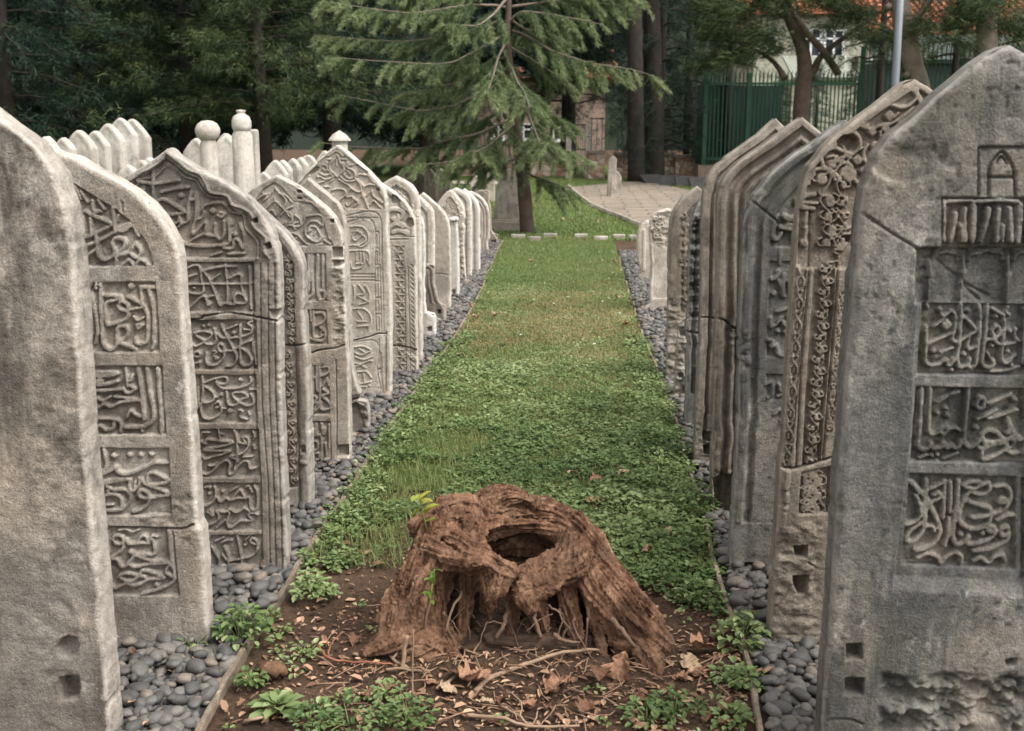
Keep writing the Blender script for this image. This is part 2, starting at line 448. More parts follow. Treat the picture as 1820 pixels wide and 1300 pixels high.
    if mirror is not None:   # the part hidden from the photograph repeats the visible half
        um = q([mirror])[0][0]
        for i in range(nv):
            msk = U[i] < um if side == 'L' else U[i] > um
            if msk.any():
                src = 2 * ua - U[i][msk]
                h[i][msk] = np.interp(src, U[i], h[i])
    # weathering of the dressed face
    h += wear * (fbm(U * 5 + seed, V * 5, 4) * 0.0035 + fbm(U * 28 + seed * 2, V * 28, 4) * 0.0018)
    pit = np.clip(vnoise(U * 70 + seed, V * 70) - 0.30, 0, 1); h -= wear * pit * 0.010
    rr = edge_r * (1 + 0.6 * fbm(U * 6, V * 6 + seed, 5, .7))
    t = np.clip((rr - D) / rr, 0, 1); h -= rr * (1 - np.sqrt(np.clip(1 - t * t, 0, 1))) * 1.0
    Pf = np.stack([U, -h, V], -1)      # local: x across, y back, z up
    idx = np.arange(nv * nc).reshape(nv, nc)
    Q = np.stack([idx[:-1, :-1], idx[:-1, 1:], idx[1:, 1:], idx[1:, :-1]], -1).reshape(-1, 4)
    rq = region[:-1, :-1].reshape(-1)
    verts = Pf.reshape(-1, 3)
    # sides and back
    loop = np.concatenate([idx[:, 0], idx[-1, 1:], idx[::-1, -1][1:]])
    lp = verts[loop]; cen = np.array([ua, 0.0])
    nl = len(loop); sv = [ ]; sq = []
    off = nv * nc; prev = loop
    dep = [0.03, 0.06, thick - 0.02, thick - 0.006, thick]; ins = [0, 0, 0.0, 0.005, 0.016]
    for dd, ii in zip(dep, ins):
        p = lp.copy(); f = np.clip(dd, 0, None)
        p[:, 1] = np.maximum(lp[:, 1] + 0.004, dd)
        jit = fbm(lp[:, 2] * 14 + dd * 40, lp[:, 0] * 14 + seed, 3) * 0.003 * wear
        p[:, 0] += np.sign(ua - lp[:, 0]) * (ii + jit) * np.clip((vt - lp[:, 2]) / .05, .0, 1); p[:, 2] -= ii * (lp[:, 2] > 0.2) * 0.7
        sv.append(p); cur = off + np.arange(nl)
        sq.append(np.stack([prev[:-1], prev[1:], cur[1:], cur[:-1]], -1)); prev = cur; off += nl
    # back: join left and right columns row by row
    b = prev; nL = nv; left = b[:nL]; right = b[::-1][:nL]
    sq.append(np.stack([left[:-1], left[1:], right[1:], right[:-1]], -1))
    worn = np.concatenate([(np.clip(1 - D / (0.007 + 0.026 * np.clip(fbm(U * 9, V * 9 + seed, 4) + .12, 0, 1)), 0, 1) ** .8).reshape(-1)] + [np.full(nl, 0.62 if side == 'L' else 0.15)] * 5)  # arris wear in front; side paleness imitates light falling from the right
    worn = np.maximum(worn, np.clip(1 - (vt - np.r_[V.reshape(-1), np.concatenate([p[:, 2] for p in sv])]) / .10, 0, .5)) if side == 'R' else worn  # right-row stones also paler towards their tops
    verts = np.vstack([verts] + sv); SQ = np.concatenate(sq)[:, ::1]
    org = P0 + uax * uc
    root = empty(name, tuple(org), yaw)
    tag(root, label, cat, group)
    def sub(pn, quads):
        used, inv = np.unique(quads.ravel(), return_inverse=True)
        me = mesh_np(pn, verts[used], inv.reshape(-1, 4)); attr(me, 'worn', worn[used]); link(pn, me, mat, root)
    if len(pnames) == 1 or not parts:
        sub('slab', np.vstack([Q, SQ]))
    else:
        sub('slab', np.vstack([Q[rq == 0], SQ]))
        for i, pn in enumerate(pnames):
            if i and (rq == i).any(): sub(pn, Q[rq == i])
    return root

M_NEAR = stone_mat('marble_blotched', (0.34, 0.295, 0.248), (0.45, 0.40, 0.345), (0.12, 0.104, 0.087), speck=0.3, streak=0.75, patch=0.85)
M_WARM = stone_mat('marble_warm', (0.365, 0.322, 0.272), (0.48, 0.435, 0.38), (0.20, 0.175, 0.147), speck=0.3, streak=0.4)
M_WARM_DARK = stone_mat('marble_lichened', (0.30, 0.265, 0.225), (0.40, 0.362, 0.316), (0.145, 0.127, 0.106), speck=0.35, streak=0.5, moss=0.25)
M_PALE = stone_mat('marble_pale', (0.42, 0.365, 0.305), (0.52, 0.47, 0.41), (0.255, 0.22, 0.183), speck=0.15, streak=0.25, warm=(0.40, 0.325, 0.25), patch=0.25, grain=.6)
M_GREY = stone_mat('marble_grey_streaked', (0.205, 0.194, 0.178), (0.33, 0.302, 0.268), (0.105, 0.102, 0.098), speck=0.8, streak=0.8, warm=(0.225, 0.185, 0.14), moss=0.35, patch=0.7)
M_GREY_WARM = stone_mat('marble_grey_warm', (0.225, 0.19, 0.152), (0.33, 0.285, 0.235), (0.11, 0.094, 0.077), speck=0.4, streak=0.8, moss=0.25, patch=0.55)
M_BUFF = stone_mat('limestone_buff', (0.27, 0.228, 0.180), (0.355, 0.305, 0.245), (0.16, 0.135, 0.108), speck=0.2, streak=0.4, moss=0.3, patch=0.35)
M_WHITE = stone_mat('marble_white', (0.50, 0.455, 0.40), (0.60, 0.56, 0.505), (0.34, 0.305, 0.265), speck=0.12, streak=0.35, warm=(0.47, 0.405, 0.33), patch=0.25, grain=.5)
# ================================================================ left row
A1 = (120, 320, 7.645); A2 = (130, 480, 7.645); A3 = (140, 635, 7.645); A4 = (150, 780, 7.645); A5 = (160, 930, 7.645)
ROW = 'carved headstones along the left pebble bed'
# nearest, blank back of a big slab
def l1_extra(U, V, D, h, q):
    c = q([(-18, 345)])[0]; d = np.hypot((U - c[0]) / 1.0, (V - c[1]) / 1.9)
    h = h + 0.004 * np.exp(-((d - 0.055) / 0.006) ** 2)
    return h
make_stone('headstone', 'plain blotched grey-brown slab at the left edge, with two holes near its foot', (195, 1338),
    pts('-150,90 -90,140 -40,185 0,215 35,240 63,264 95,310 114,370 127,450 135,552 142,700 150,800 165,950 178,1100 192,1295 195,1338'),
    ops=[('hol', 0) if 0 else ('rec', pts('106,1206 136,1203 140,1215 139,1242 108,1247 103,1220'), 0.06), ('rec', pts('108,1138 120,1132 134,1136 139,1150 134,1166 120,1171 106,1166 100,1152'), 0.035), ('fn', l1_extra),
         ('rough', pts('60,600 140,600 160,1000 150,1300 60,1300'), 0.004), ('rough', pts('80,300 112,320 132,620 118,640 100,420'), 0.007),
         ('gro', 0.006, [(3, [(155, 818), (170, 842), (176, 850)])])],
    res=0.0045, mat=M_NEAR, seed=1, thick=0.11, edge_r=0.012, chip=1.6, wear=1.2)

l2 = []
l2.append(('rec', pts('-500,60 90,60 410,265 640,400 850,570 1000,760 1090,900 1160,1165 -500,1185', A1), 0.012, 'inscription_panel'))
l2.append(('str', 0.012, parse('''58:240,430 420,520 590,600 440,700 160,820; 55:170,920 400,840 620,720 760,650 860,630; 60:380,720 400,900 420,1040 500,1090 610,1040 640,960 610,870 640,800 740,800 780,870 720,960 650,1010;
 58:650,1030 830,990 900,880 930,870 990,980 940,1060 860,1010; 55:610,400 630,560 640,720; 50:660,560 690,480; 55:690,650 850,600 780,690 700,690; 55:200,1100 330,980 390,950; 55:640,1190 660,1050; 55:700,1190 830,1090 910,1160 990,1080 1120,1180;
 50:200,500 220,760; 50:300,520 320,740; 50:330,290 350,420 450,430; 50:410,280 490,400; 45:170,160 260,300; 45:90,90 170,260; 50:100,330 150,520 160,700; 60:900,620 960,760; 50:20,900 110,1000 120,1160; 50:-60,300 -40,700 20,820; 55:-200,500 -180,900 -90,1050 0,1020''', A1)))
l2.append(('gro', 0.006, parse('40:740,310 745,440', A1)))
l2.append(('rec', pts('-500,180 1112,170 1140,560 1170,1112 -500,1122', A2), 0.013, 'inscription_panel'))
l2.append(('str', 0.013, parse('''60:170,330 210,760 240,880 200,960; 60:245,330 290,560 330,820 285,1010; 62:365,200 370,480 390,800 390,960 440,1060 520,1080 590,1020 590,900 600,790 690,770 740,830 700,920 620,980 720,1030 800,1060 850,1090;
 56:430,350 640,370 580,410 450,450 430,560 450,720 480,750 600,720 720,660 740,570 640,540 610,480 670,430 740,480 740,560; 50:760,545 940,512; 58:740,370 850,420 940,480 1000,600 1010,760 1000,960 920,1010 850,990 840,930;
 60:915,230 925,440; 62:1020,240 1060,420 1090,600 1090,900 1100,1000 1060,1090; 75:910,240 1080,240; 100:780,225; 40:820,640 870,690 950,650; 45:870,740 940,750 880,800 850,750; 60:310,170 300,260; 60:240,185 200,250;
 55:60,200 80,600 70,900 0,1020; 55:-100,220 -70,700; 55:-200,300 -100,400 -220,600 -60,720 -180,900''', A2)))
l2.append(('rec', pts('-500,125 1122,132 1150,600 1186,1052 -500,1060', A3), 0.013, 'inscription_panel'))
l2.append(('str', 0.013, parse('''66:1068,170 1090,500 1115,800 1120,1040; 66:920,170 960,450 1010,700 1010,850 940,920 850,950 620,960; 66:800,170 850,480 875,700 885,850; 60:635,160 660,400; 60:690,330 720,250; 56:600,430 660,490 760,440 700,400; 60:200,215 510,215 450,250 220,262;
 62:215,330 300,320 250,380 420,360 520,330; 52:200,465 480,450 600,440; 56:200,640 260,690 340,640 430,680 560,620 700,600 820,592; 52:480,545 760,572; 52:250,560 330,600 420,540; 50:200,840 460,845; 54:200,990 280,940 370,1000 460,960 480,860 560,900 560,1020;
 54:640,830 700,730 760,780 830,810; 40:850,960 860,1020; 55:100,200 60,500 80,800 40,1000; 55:-60,200 -40,900; 55:-200,300 -120,500 -240,800 -120,1000''', A3)))
l2.append(('rec', pts('-500,130 1136,138 1165,820 1175,1040 -500,1050', A4), 0.013, 'inscription_panel'))
l2.append(('str', 0.013, parse('''95:390,240; 95:610,225; 90:760,220; 90:900,215; 56:260,150 290,360 250,440 160,450; 66:170,520 330,450 410,400 450,460 540,490 640,470 800,400 960,330 1110,330; 54:190,600 330,570 580,550; 56:210,740 250,640 340,600 520,570 600,555;
 58:300,650 380,700 540,700 620,770 600,870 540,940 500,985; 58:200,840 300,770 430,770 500,830 500,940 420,980 220,980; 42:260,910 380,900; 52:615,560 600,660 650,720 730,640 740,540; 58:850,580 860,490 930,470 1040,520 1150,580 1060,610 900,640 820,620 770,560;
 58:900,660 1000,690 1150,760 1020,790 880,810 800,820 730,780 740,720 800,710 860,760 880,830 830,920 740,980 650,1000; 80:310,720; 50:680,600 670,680; 60:60,200 100,500 40,700; 60:-100,300 -60,800 40,900; 60:-260,400 -160,600 -260,900''', A4)))
l2.append(('rough', pts('1180,830 1480,700 1480,1200 800,1200 700,1060 1180,1020', A4), 0.010))
l2.append(('rec', pts('-500,60 1035,85 1060,400 1075,560 1150,620 1205,985 -500,975', A5), 0.013, 'inscription_panel'))
l2.append(('str', 0.013, parse('''54:205,140 220,300 230,420; 56:300,240 330,180 420,190 450,260 400,290 330,280; 58:440,260 440,350 340,440 180,530; 58:200,630 230,520 350,490 400,560 440,600 500,570 560,500 620,430 830,440 870,400 860,280 820,210;
 58:620,440 760,500 900,530 1060,540 900,560 760,570 640,600 560,590 520,540; 54:490,230 520,290 620,280 680,200 740,190 790,280 700,280 630,290; 45:840,180 900,190; 100:550,400; 60:230,660 220,780 250,860 330,890 430,850 500,820 580,850 680,830 800,770 1000,750 900,700 760,650 690,660 680,720 740,740;
 54:380,740 430,700 540,690 640,730 560,790 460,780 400,740; 56:1080,570 1040,620 1030,680 1080,710 1140,740 1140,640 1100,580; 60:1150,700 1150,770 1060,850 900,910 700,970; 90:900,840; 42:380,110 480,95 560,130 650,100; 56:100,300 60,600 120,800; 56:-100,200 -60,800''', A5)))
l2.append(('gro', 0.010, parse('26:1110,110 1135,240 1150,480 1180,760 1205,980', A5)))
l2.append(('gro', 0.020, parse('24:-500,60 300,66 600,72 820,80 1000,78 1150,84 1290,70 1400,20', A5)))
l2.append(('rough', pts('1150,110 1410,100 1500,160 1480,420 1160,300', A5), 0.008))
make_stone('headstone', 'headstone second from the left edge, with square script panels and a crack above the lowest', (370, 1157),
    pts('66,256 101,272 131,279 169,303 203,319 238,341 264,362 284,385 300,411 310,432 316,455 320,500 327,600 335,700 343,800 350,932 357,945 361,1000 366,1100 370,1157'),
    ops=l2, res=0.0032, mat=M_WARM, seed=2, mirror=(100, 700), thick=0.09, edge_r=0.017, chip=1.0, wear=1.1)

B1 = (220, 260, 6.5); B2 = (310, 450, 9.579); B3 = (320, 560, 9.579); B4 = (320, 655, 9.579); B5 = (330, 745, 9.579); B6 = (335, 845, 6.5)
l3 = []
l3.append(('rec', pts('490,150 600,230 720,330 850,380 900,470 980,560 1150,570 1210,680 1290,760 1420,800 1450,920 1520,1020 1580,1120 1560,1290 -700,1290 -700,1100 -560,1020 -480,920 -440,800 -300,760 -220,680 -150,570 0,560 80,470 130,380 260,330 380,230', B1), 0.013, 'inscription_panel'))
l3.append(('rai', 0.010, parse('''34:490,70 560,120 640,180 760,280 880,320 950,430 1000,530 1100,560 1200,580 1260,680 1380,720 1480,800 1500,920 1580,1000 1650,1080 1620,1200 1680,1300; 34:490,70 440,180 330,250 200,310 120,370 60,400 -40,440 -100,540 -220,580 -280,680 -400,720 -500,800 -520,920 -600,1000 -670,1080 -640,1200 -700,1300;
 26:600,260 700,360 830,400 880,480 950,570 1060,600 1150,600 1180,690 1240,770 1370,800 1400,950 1480,1040 1540,1130 1540,1300; 26:460,250 340,360 200,380 150,450 60,500 -60,590 -180,600''', B1)))
l3.append(('str', 0.013, parse('''44:360,440 630,400; 48:330,260 335,680; 44:430,530 560,500 740,475; 80:650,575; 44:380,640 460,620 600,700 700,760 640,780 480,800 440,800; 44:390,650 430,790; 44:770,540 740,700 740,860; 50:830,550 840,660 830,850; 44:780,620 830,620; 40:900,740 950,680 1120,650 1180,690;
 80:1020,750; 36:1080,800 1130,820 1160,780 1100,770; 34:920,760 900,820 860,850; 40:820,870 790,960 800,1020 860,960 940,880 930,1000 830,1060 750,1110; 40:940,1030 1040,1040 1060,1020; 40:1050,900 1060,1020 1110,1080 1160,1000 1150,870; 44:580,1100 740,1140 900,1160 1160,1140 1220,1080 1210,860 1240,900;
 40:1150,1180 1250,1180 1270,1080 1330,1100 1370,1180 1390,1050 1340,900; 70:1280,1020; 38:520,840 560,900 620,880 640,820 650,910 560,980; 38:660,900 720,880; 44:1200,1250 1380,1240; 40:1000,1270 1120,1230; 44:150,400 220,420 330,440; 44:60,600 160,560 260,700; 44:-100,700 60,800 200,900; 50:200,520 220,800 120,1000; 44:-300,900 -100,1000 100,1100 400,1120''', B1)))
l3.append(('rec', pts('1480,855 1535,830 1540,880 1500,890', B1), 0.035)); l3.append(('rec', pts('1625,1140 1680,1115 1700,1170 1650,1190', B1), 0.035))
l3.append(('rec', pts('-700,165 1345,160 1350,600 1370,1005 -700,1010', B2), 0.013, 'inscription_panel'))
l3.append(('str', 0.013, parse('''50:100,330 280,230 390,210 440,300 450,480; 50:180,430 370,365; 44:150,540 700,530 1260,530; 52:470,310 760,240 1040,230; 52:480,300 580,440 640,560 690,700 740,850 790,900 850,860 1010,880 1010,760 1080,690 1180,740 1200,850 1060,860; 46:860,200 890,480 900,700 890,840; 44:620,470 750,370;
 46:930,440 1110,370 1130,560 1190,780; 50:1270,230 1280,500 1300,960; 46:170,600 250,680 460,690 490,560; 60:330,600; 52:170,950 250,930 440,760 520,760 560,890 600,860 540,780 680,720; 40:1320,520 1430,440; 50:0,300 -40,700 60,900; 50:-300,300 -200,900; 50:-500,400 -420,900''', B2)))
l3.append(('rec', pts('-700,100 1290,92 1300,500 1310,930 -700,935', B3), 0.013, 'inscription_panel'))
l3.append(('str', 0.013, parse('''50:240,320 340,290 480,300 540,340 430,440 300,380 240,320; 50:570,240 610,430 540,510 430,490 420,420; 50:420,440 350,500 250,540 190,500 190,640 240,710 310,720 340,660 280,630 230,660; 70:390,200; 70:480,180; 40:180,890 260,830 330,810 330,850;
 52:450,640 440,800 500,860 620,850 730,740 740,640 670,620 640,540 680,500 740,540 760,620 880,610 960,570 1080,490 1230,430; 36:560,620 620,640 560,700 640,740 580,770; 54:690,170 770,330 840,460 900,580 950,680 950,780 890,860 780,880; 46:790,250 960,180; 90:900,310;
 50:640,330 700,390 840,400 1060,370 1200,310 1220,220 1150,150 1230,110; 52:1020,170 1020,450 1020,640 1020,800 1080,870 1180,850 1210,780 1170,680 1060,580 1000,560; 52:1240,480 1250,640 1280,850; 44:1070,250 1180,260; 50:20,200 60,800; 50:-200,300 -100,800; 50:-420,200 -380,850''', B3)))
l3.append(('rec', pts('-700,125 1290,118 1300,500 1310,925 -700,935', B4), 0.013, 'inscription_panel'))
l3.append(('str', 0.013, parse('''52:210,160 240,330 250,480 230,560; 50:300,350 300,560 330,640 200,720; 52:370,150 390,330 370,560 470,590 570,530 560,420 420,310; 50:420,250 560,190 770,150 780,260 680,270 620,230; 54:610,240 660,310 760,350 980,340 1140,290 1200,230 1190,150; 90:1020,200; 46:610,510 700,430 700,475;
 50:590,620 640,570 680,640 600,680; 46:700,680 690,750 590,840 470,870 370,820 350,650 370,560; 52:790,400 800,580 870,640 960,620 1050,530 1150,490 1060,420 900,430 920,510 1020,590 1130,640 1230,620 1250,540 1200,440; 46:1170,370 1280,360; 110:840,730; 44:700,690 760,690; 44:1000,720 1060,730 1020,830 1140,870; 40:1150,740 1180,800; 50:0,300 40,800; 50:-300,300 -200,800''', B4)))
l3.append(('rec', pts('-700,190 1240,180 1250,600 1260,990 -700,995', B5), 0.013, 'inscription_panel'))
l3.append(('str', 0.013, parse('''46:230,340 270,240 400,240; 54:150,410 240,390 330,430 350,360 560,380 800,400 620,470 300,530 500,550 740,550 620,610 460,650 330,690 280,650 230,580 160,600; 50:550,180 580,360; 34:590,250 620,270; 52:820,200 870,320 870,600 870,740; 46:900,400 1020,420 960,320 1050,330 1060,460 960,590 760,640 850,690;
 44:1140,210 1170,320 1140,360; 44:1150,460 1170,520; 52:980,650 1120,640; 52:170,800 230,900 340,950 460,890 620,740 720,720 750,800 720,920 790,940 880,820 980,730 1060,740 1090,850 1190,830; 40:380,800 470,800; 44:200,800 250,780 280,720; 40:860,740 820,860; 50:0,300 40,800; 50:-300,300 -200,800''', B5)))
l3.append(('rec', pts('-500,98 830,95 835,640 -500,640', B6), 0.012, 'inscription_panel'))
l3.append(('str', 0.012, parse('''34:180,150 240,140 240,160; 32:170,180 150,240; 50:235,220; 36:130,290 150,350 220,350 300,280 310,180 290,130; 36:330,260 370,310 430,270 480,290 560,200 600,180 640,260 560,270 490,290; 34:480,190 560,140; 50:390,190; 34:660,140 690,130 730,200; 36:760,130 790,200 790,380 720,390 700,260 650,280;
 36:350,420 430,430 480,400 530,430 600,420 640,380 700,420; 36:90,590 200,590 320,540 350,480 320,420; 34:220,430 280,470 250,400; 34:310,620 420,520; 36:470,440 440,560 490,610 600,530 720,530 690,460 740,440 800,460; 36:0,200 -40,500; 36:-250,200 -200,500''', B6)))
l3.append(('rec', pts('-500,700 838,695 845,1180 -500,1190', B6), 0.012, 'inscription_panel'))
l3.append(('str', 0.012, parse('''36:150,740 240,710; 34:300,770 400,720; 34:370,790 430,760 500,750; 36:190,860 230,1010 270,1080 340,1050 350,980 300,890 270,830; 38:410,830 460,960 450,1090; 36:390,920 460,990 600,970 720,940 790,870 790,780 740,730 710,770 760,800; 40:560,710 590,850 610,980 620,1090; 55:650,810; 34:650,760 700,710; 36:560,1140 640,1090 720,1050 820,1080; 36:0,800 20,1100''', B6)))
# stepped moulding down the right margin, and its twin hidden on the left
l3.append(('gro', 0.008, [(3.0, [(449, 480), (452, 700), (463, 850), (466, 1020)]), (3.2, [(462, 470), (465, 700), (476, 860), (480, 1020)]), (3.2, [(475, 470), (478, 700), (486, 860), (490, 1020)]), (2.5, [(487, 470), (489, 700), (497, 860), (501, 1020)])]))
l3.append(('gro', 0.016, [(3.2, [(60, 575), (330, 569), (360, 563), (400, 557), (440, 561), (497, 573)])]))
l3.append(('rec', pts('478,553 497,551 497,566 484,565'), 0.03)); l3.append(('rough', pts('462,380 497,380 498,560 470,560'), 0.008)); l3.append(('rough', pts('486,640 505,640 511,1010 490,1010'), 0.008))
make_stone('headstone', 'lichen-grey headstone with a wavy moulded arch over script panels, its right shoulder chipped', (511, 1025),
    pts('295,265 312,277 335,291 358,305 405,329 443,355 466,383 481.5,411 492,441 495,460 496,500 496.5,548 493,562 496,580 499,700 504,850 508,950 511,1025'),
    ops=l3, res=0.0032, mat=M_WARM_DARK, seed=3, thick=0.09, edge_r=0.014, chip=1.3)

TOR = [(0, -0.006), (0.012, 0.004), (0.03, 0.004), (0.042, -0.004), (0.046, -0.016), (0.054, -0.016), (0.058, -0.003), (2, -0.003)]
l4 = [('prof', TOR), ('rec', pts('505,450 521,470 524,640 527,850 530,868 300,868 300,450'), 0.014, 'carved_field'), ('str', 0.013, vine((511, 455), (519, 612), 16, 6, 2.2, seed=4) + vine((511, 625), (522, 862), 16, 7, 2.2, seed=5)),
      ('gro', 0.02, [(3, [(495, 612), (515, 616), (543, 612)])]), ('rec', pts('533,793 542,792 543,805 534,806'), 0.02), ('rai', 0.01, [(9, [(534, 822), (543, 822)])])]
make_stone('headstone', 'grey headstone with thick plain rib and leaf-scroll band, half hidden behind the wavy-arched stone', (553, 914),
    pts('375,318 400,330 430,346 456,369 482,394 502,411 521.6,435 533,457 537,469 539,500 540,564 542,610 545,625 546,659 549,721 552,838 553,914'), ops=l4, res=0.0035, mat=M_WARM_DARK, seed=4, thick=0.10, edge_r=0.012)

C1 = (430, 300, 7.645); C2 = (490, 440, 6.84); C3 = (490, 620, 5.91)
l5 = [('rec', pts('440,190 560,270 690,440 940,470 1050,590 1110,720 1150,830 1240,1050 -420,1050 -320,830 -280,720 -180,590 -60,470 170,440 300,270', C1), 0.008, 'carved_field'),
 ('str', 0.008, parse('''26:420,450 320,550 220,660; 26:460,450 560,550 650,660; 26:290,440 340,370 280,340; 26:440,250 400,330 350,390 300,430; 26:440,250 500,330 560,380 600,450 560,530; 26:520,640 600,560 680,520; 26:600,580 660,620 680,720 640,740; 28:720,640 780,690 800,750; 28:860,650 830,740 760,790 640,770 600,800;
 30:880,650 1000,630 1080,640 1100,700 1090,780 1010,720 920,730 860,800 860,890 920,960 1020,1000 1100,930; 28:930,840 900,860 930,790 1000,800 1050,880 1060,920; 28:600,890 690,880 770,920 830,990 920,1040 1080,1030; 30:1130,700 1150,820 1190,950 1230,960 1250,900; 28:1120,980 1200,1030; 28:540,760 600,730 560,800; 26:500,340 600,370 680,460; 26:380,340 280,370 180,440; 26:440,450 440,380; 26:340,640 400,560 460,640 520,560; 28:720,820 690,760 760,730; 28:300,560 240,640 180,640; 28:100,700 180,760 140,860; 28:300,760 380,860 320,960; 28:480,900 420,980 520,1020; 28:240,900 180,1000 260,1030; 26:740,940 700,990 780,1020; 26:1000,860 980,900''', C1)),
 ('rec', pts('1228,1072 1358,1072 1362,1210 1232,1212', C1), 0.03), ('rec', pts('1232,1252 1372,1246 1380,1300 1290,1330 1240,1330', C1), 0.025), ('rec', pts('750,300 800,296 806,330 756,330', C1), 0.02), ('rec', pts('750,390 800,388 806,415 756,415', C1), 0.02), ('rec', pts('1195,700 1240,690 1248,730 1205,740', C1), 0.025),
 ('rough', pts('700,280 960,400 1100,560 1180,700 1100,720 1000,560 900,470 700,450', C1), 0.008), ('rough', pts('690,200 820,160 850,1180 720,1200', C2), 0.018),
 ('rec', pts('-700,80 606,80 612,640 650,652 -700,655', C2), 0.011, 'inscription_panel'),
 ('str', 0.011, parse('''44:440,100 430,300 450,480 440,580 340,640; 44:400,100 400,480 350,580; 44:510,100 500,400 510,560 540,640 590,620 590,540 540,530 515,570; 44:570,100 572,490; 40:370,300 400,500; 44:300,100 310,600; 44:180,100 200,600; 44:60,100 80,600''', C2)),
 ('rec', pts('-700,765 612,765 630,1180 -700,1190', C2), 0.010, 'inscription_panel'),
 ('str', 0.010, parse('''36:360,770 385,860 380,1000; 36:420,780 425,900; 38:455,780 455,1100; 40:490,800 570,800 600,860 560,920 480,960 460,960; 38:540,980 600,1040 540,1090 480,1100; 38:410,1110 560,1140 610,1070; 36:560,1010 540,1060; 36:250,780 260,1150; 36:120,780 140,1100''', C2)),
 ('gro', 0.016, parse('26:200,1290 400,1290 520,1255 640,1235 740,1225 830,1190', C2)),
 ('rec', pts('-600,180 560,180 568,692 -600,700', C3), 0.011, 'inscription_panel'),
 ('str', 0.011, parse('''34:380,195 390,470; 34:430,195 430,430 460,440; 34:457,195 460,570 420,650 370,675; 32:370,310 480,290 550,250 550,190 490,200; 32:490,400 540,320 555,390; 32:500,430 550,470 490,500 560,570 560,630 480,640 470,560; 32:370,490 430,520 400,560 370,550; 32:370,590 440,570 400,640; 32:300,200 310,600; 32:200,200 220,600''', C3)),
 ('rec', pts('-600,768 575,765 585,1240 -600,1245', C3), 0.011, 'inscription_panel'),
 ('str', 0.011, parse('''34:380,800 410,900 370,930; 34:422,790 432,910 470,900; 34:482,790 500,900 512,850 480,830; 34:482,930 482,1200 500,1215; 34:560,800 562,1200; 34:520,1000 530,1080 540,1190; 32:380,985 430,980 440,1050 390,1080; 32:380,1120 450,1100 450,1160 380,1180; 34:300,800 310,1200; 34:200,800 220,1200''', C3)),
 ('gro', 0.010, parse('14:630,120 640,600 640,1240', C3)), ('rec', pts('652,1020 760,1010 764,1120 654,1128', C3), 0.03), ('rai', 0.012, parse('40:655,1150 765,1150', C3))]
make_stone('headstone', 'buff headstone with interlaced floral top and a square socket at its right shoulder', (621, 831),
    pts('490,312 510,322 528,331 554,350 578,369 595,389 605,411 609,433 610,463 611,484 613,530 614,557 614,590 616,622 618,637 619,680 620,721 621,789 621,831'), ops=l5, res=0.0034, mat=M_WARM, seed=5, thick=0.09, edge_r=0.012)

make_stone('headstone', 'plain smooth-arched headstone with its right foot broken away above a rough block', (653, 778),
    pts('546,317 567,334 584,348 599,361 609,378 613,398 617,480 622,600 626,655 632,682 640,701 636,713 650,716 655,735 655,778'), ops=[('gro', 0.03, [(5, [(600, 716), (620, 712), (640, 708)])]), ('rough', pts('615,700 660,700 660,780 615,780'), 0.02), ('rec', pts('623,722 634,716 650,766 626,775'), 0.02)],
    half2=pts('546,317 532,332 515,352 500,375 490,400 487,480 484,778'), res=0.005, mat=M_WARM_DARK, seed=6, thick=0.09, edge_r=0.01)

E1 = (530, 250, 8.668); E2 = (600, 370, 5.65); E3 = (600, 580, 6.5)
mea = []
y = 250
for k in range(6):
    x0 = 372 + k * 4.2
    mea.append((11, [(x0, y), (x0 + 40, y - 3), (x0 + 42, y + 130)])); mea.append((11, [(x0 + 20, y + 25), (x0 + 22, y + 150), (x0 + 6, y + 152)])); y += 165
mea2 = '; '.join(f"{w}: " + ' '.join(f"{a:.0f},{b:.0f}" for a, b in p) for w, p in mea)
arab = parse('''30:450,240 520,200 580,160 640,190 690,235; 28:585,220 550,300 500,350 480,420 510,480 560,520 600,560 650,510 700,460 690,390 640,330 620,260 590,220; 24:592,300 592,400; 28:380,370 440,400 430,470 370,430; 28:430,290 500,290; 28:650,290 740,290; 28:680,340 760,420 850,470 870,540 800,590 730,560 700,520; 28:760,390 840,370; 28:340,560 420,600 500,580 560,540;
 28:650,560 720,620 820,630 900,620 960,700 960,780 900,790 820,740; 26:480,650 540,600; 26:620,600 700,650 800,720 760,800 740,870 830,870 830,950 760,1010 740,980; 24:520,770 600,750 700,760 730,830 660,900; 26:310,660 400,630; 26:400,710 470,720; 34:880,590 1000,700 980,800 1020,900 1080,1050; 30:1000,720 1090,680 1180,690; 34:1130,780 1160,860 1240,920 1300,960; 30:1100,1000 1160,930 1230,1000 1290,1050;
 28:690,1030 800,1080 950,1060; 28:900,560 950,520 1060,540; 30:480,520 400,540 330,500; 30:540,830 470,900 560,960 640,920; 30:860,900 920,960 860,1020; 34:300,700 260,800 340,900; 34:200,640 120,700 200,820; 34:400,860 340,980 440,1040; 30:1050,860 1090,800; 26:760,470 800,520; 26:450,440 520,540; 80:1000,860; 70:430,340; 70:760,350; 60:300,560''', E1)
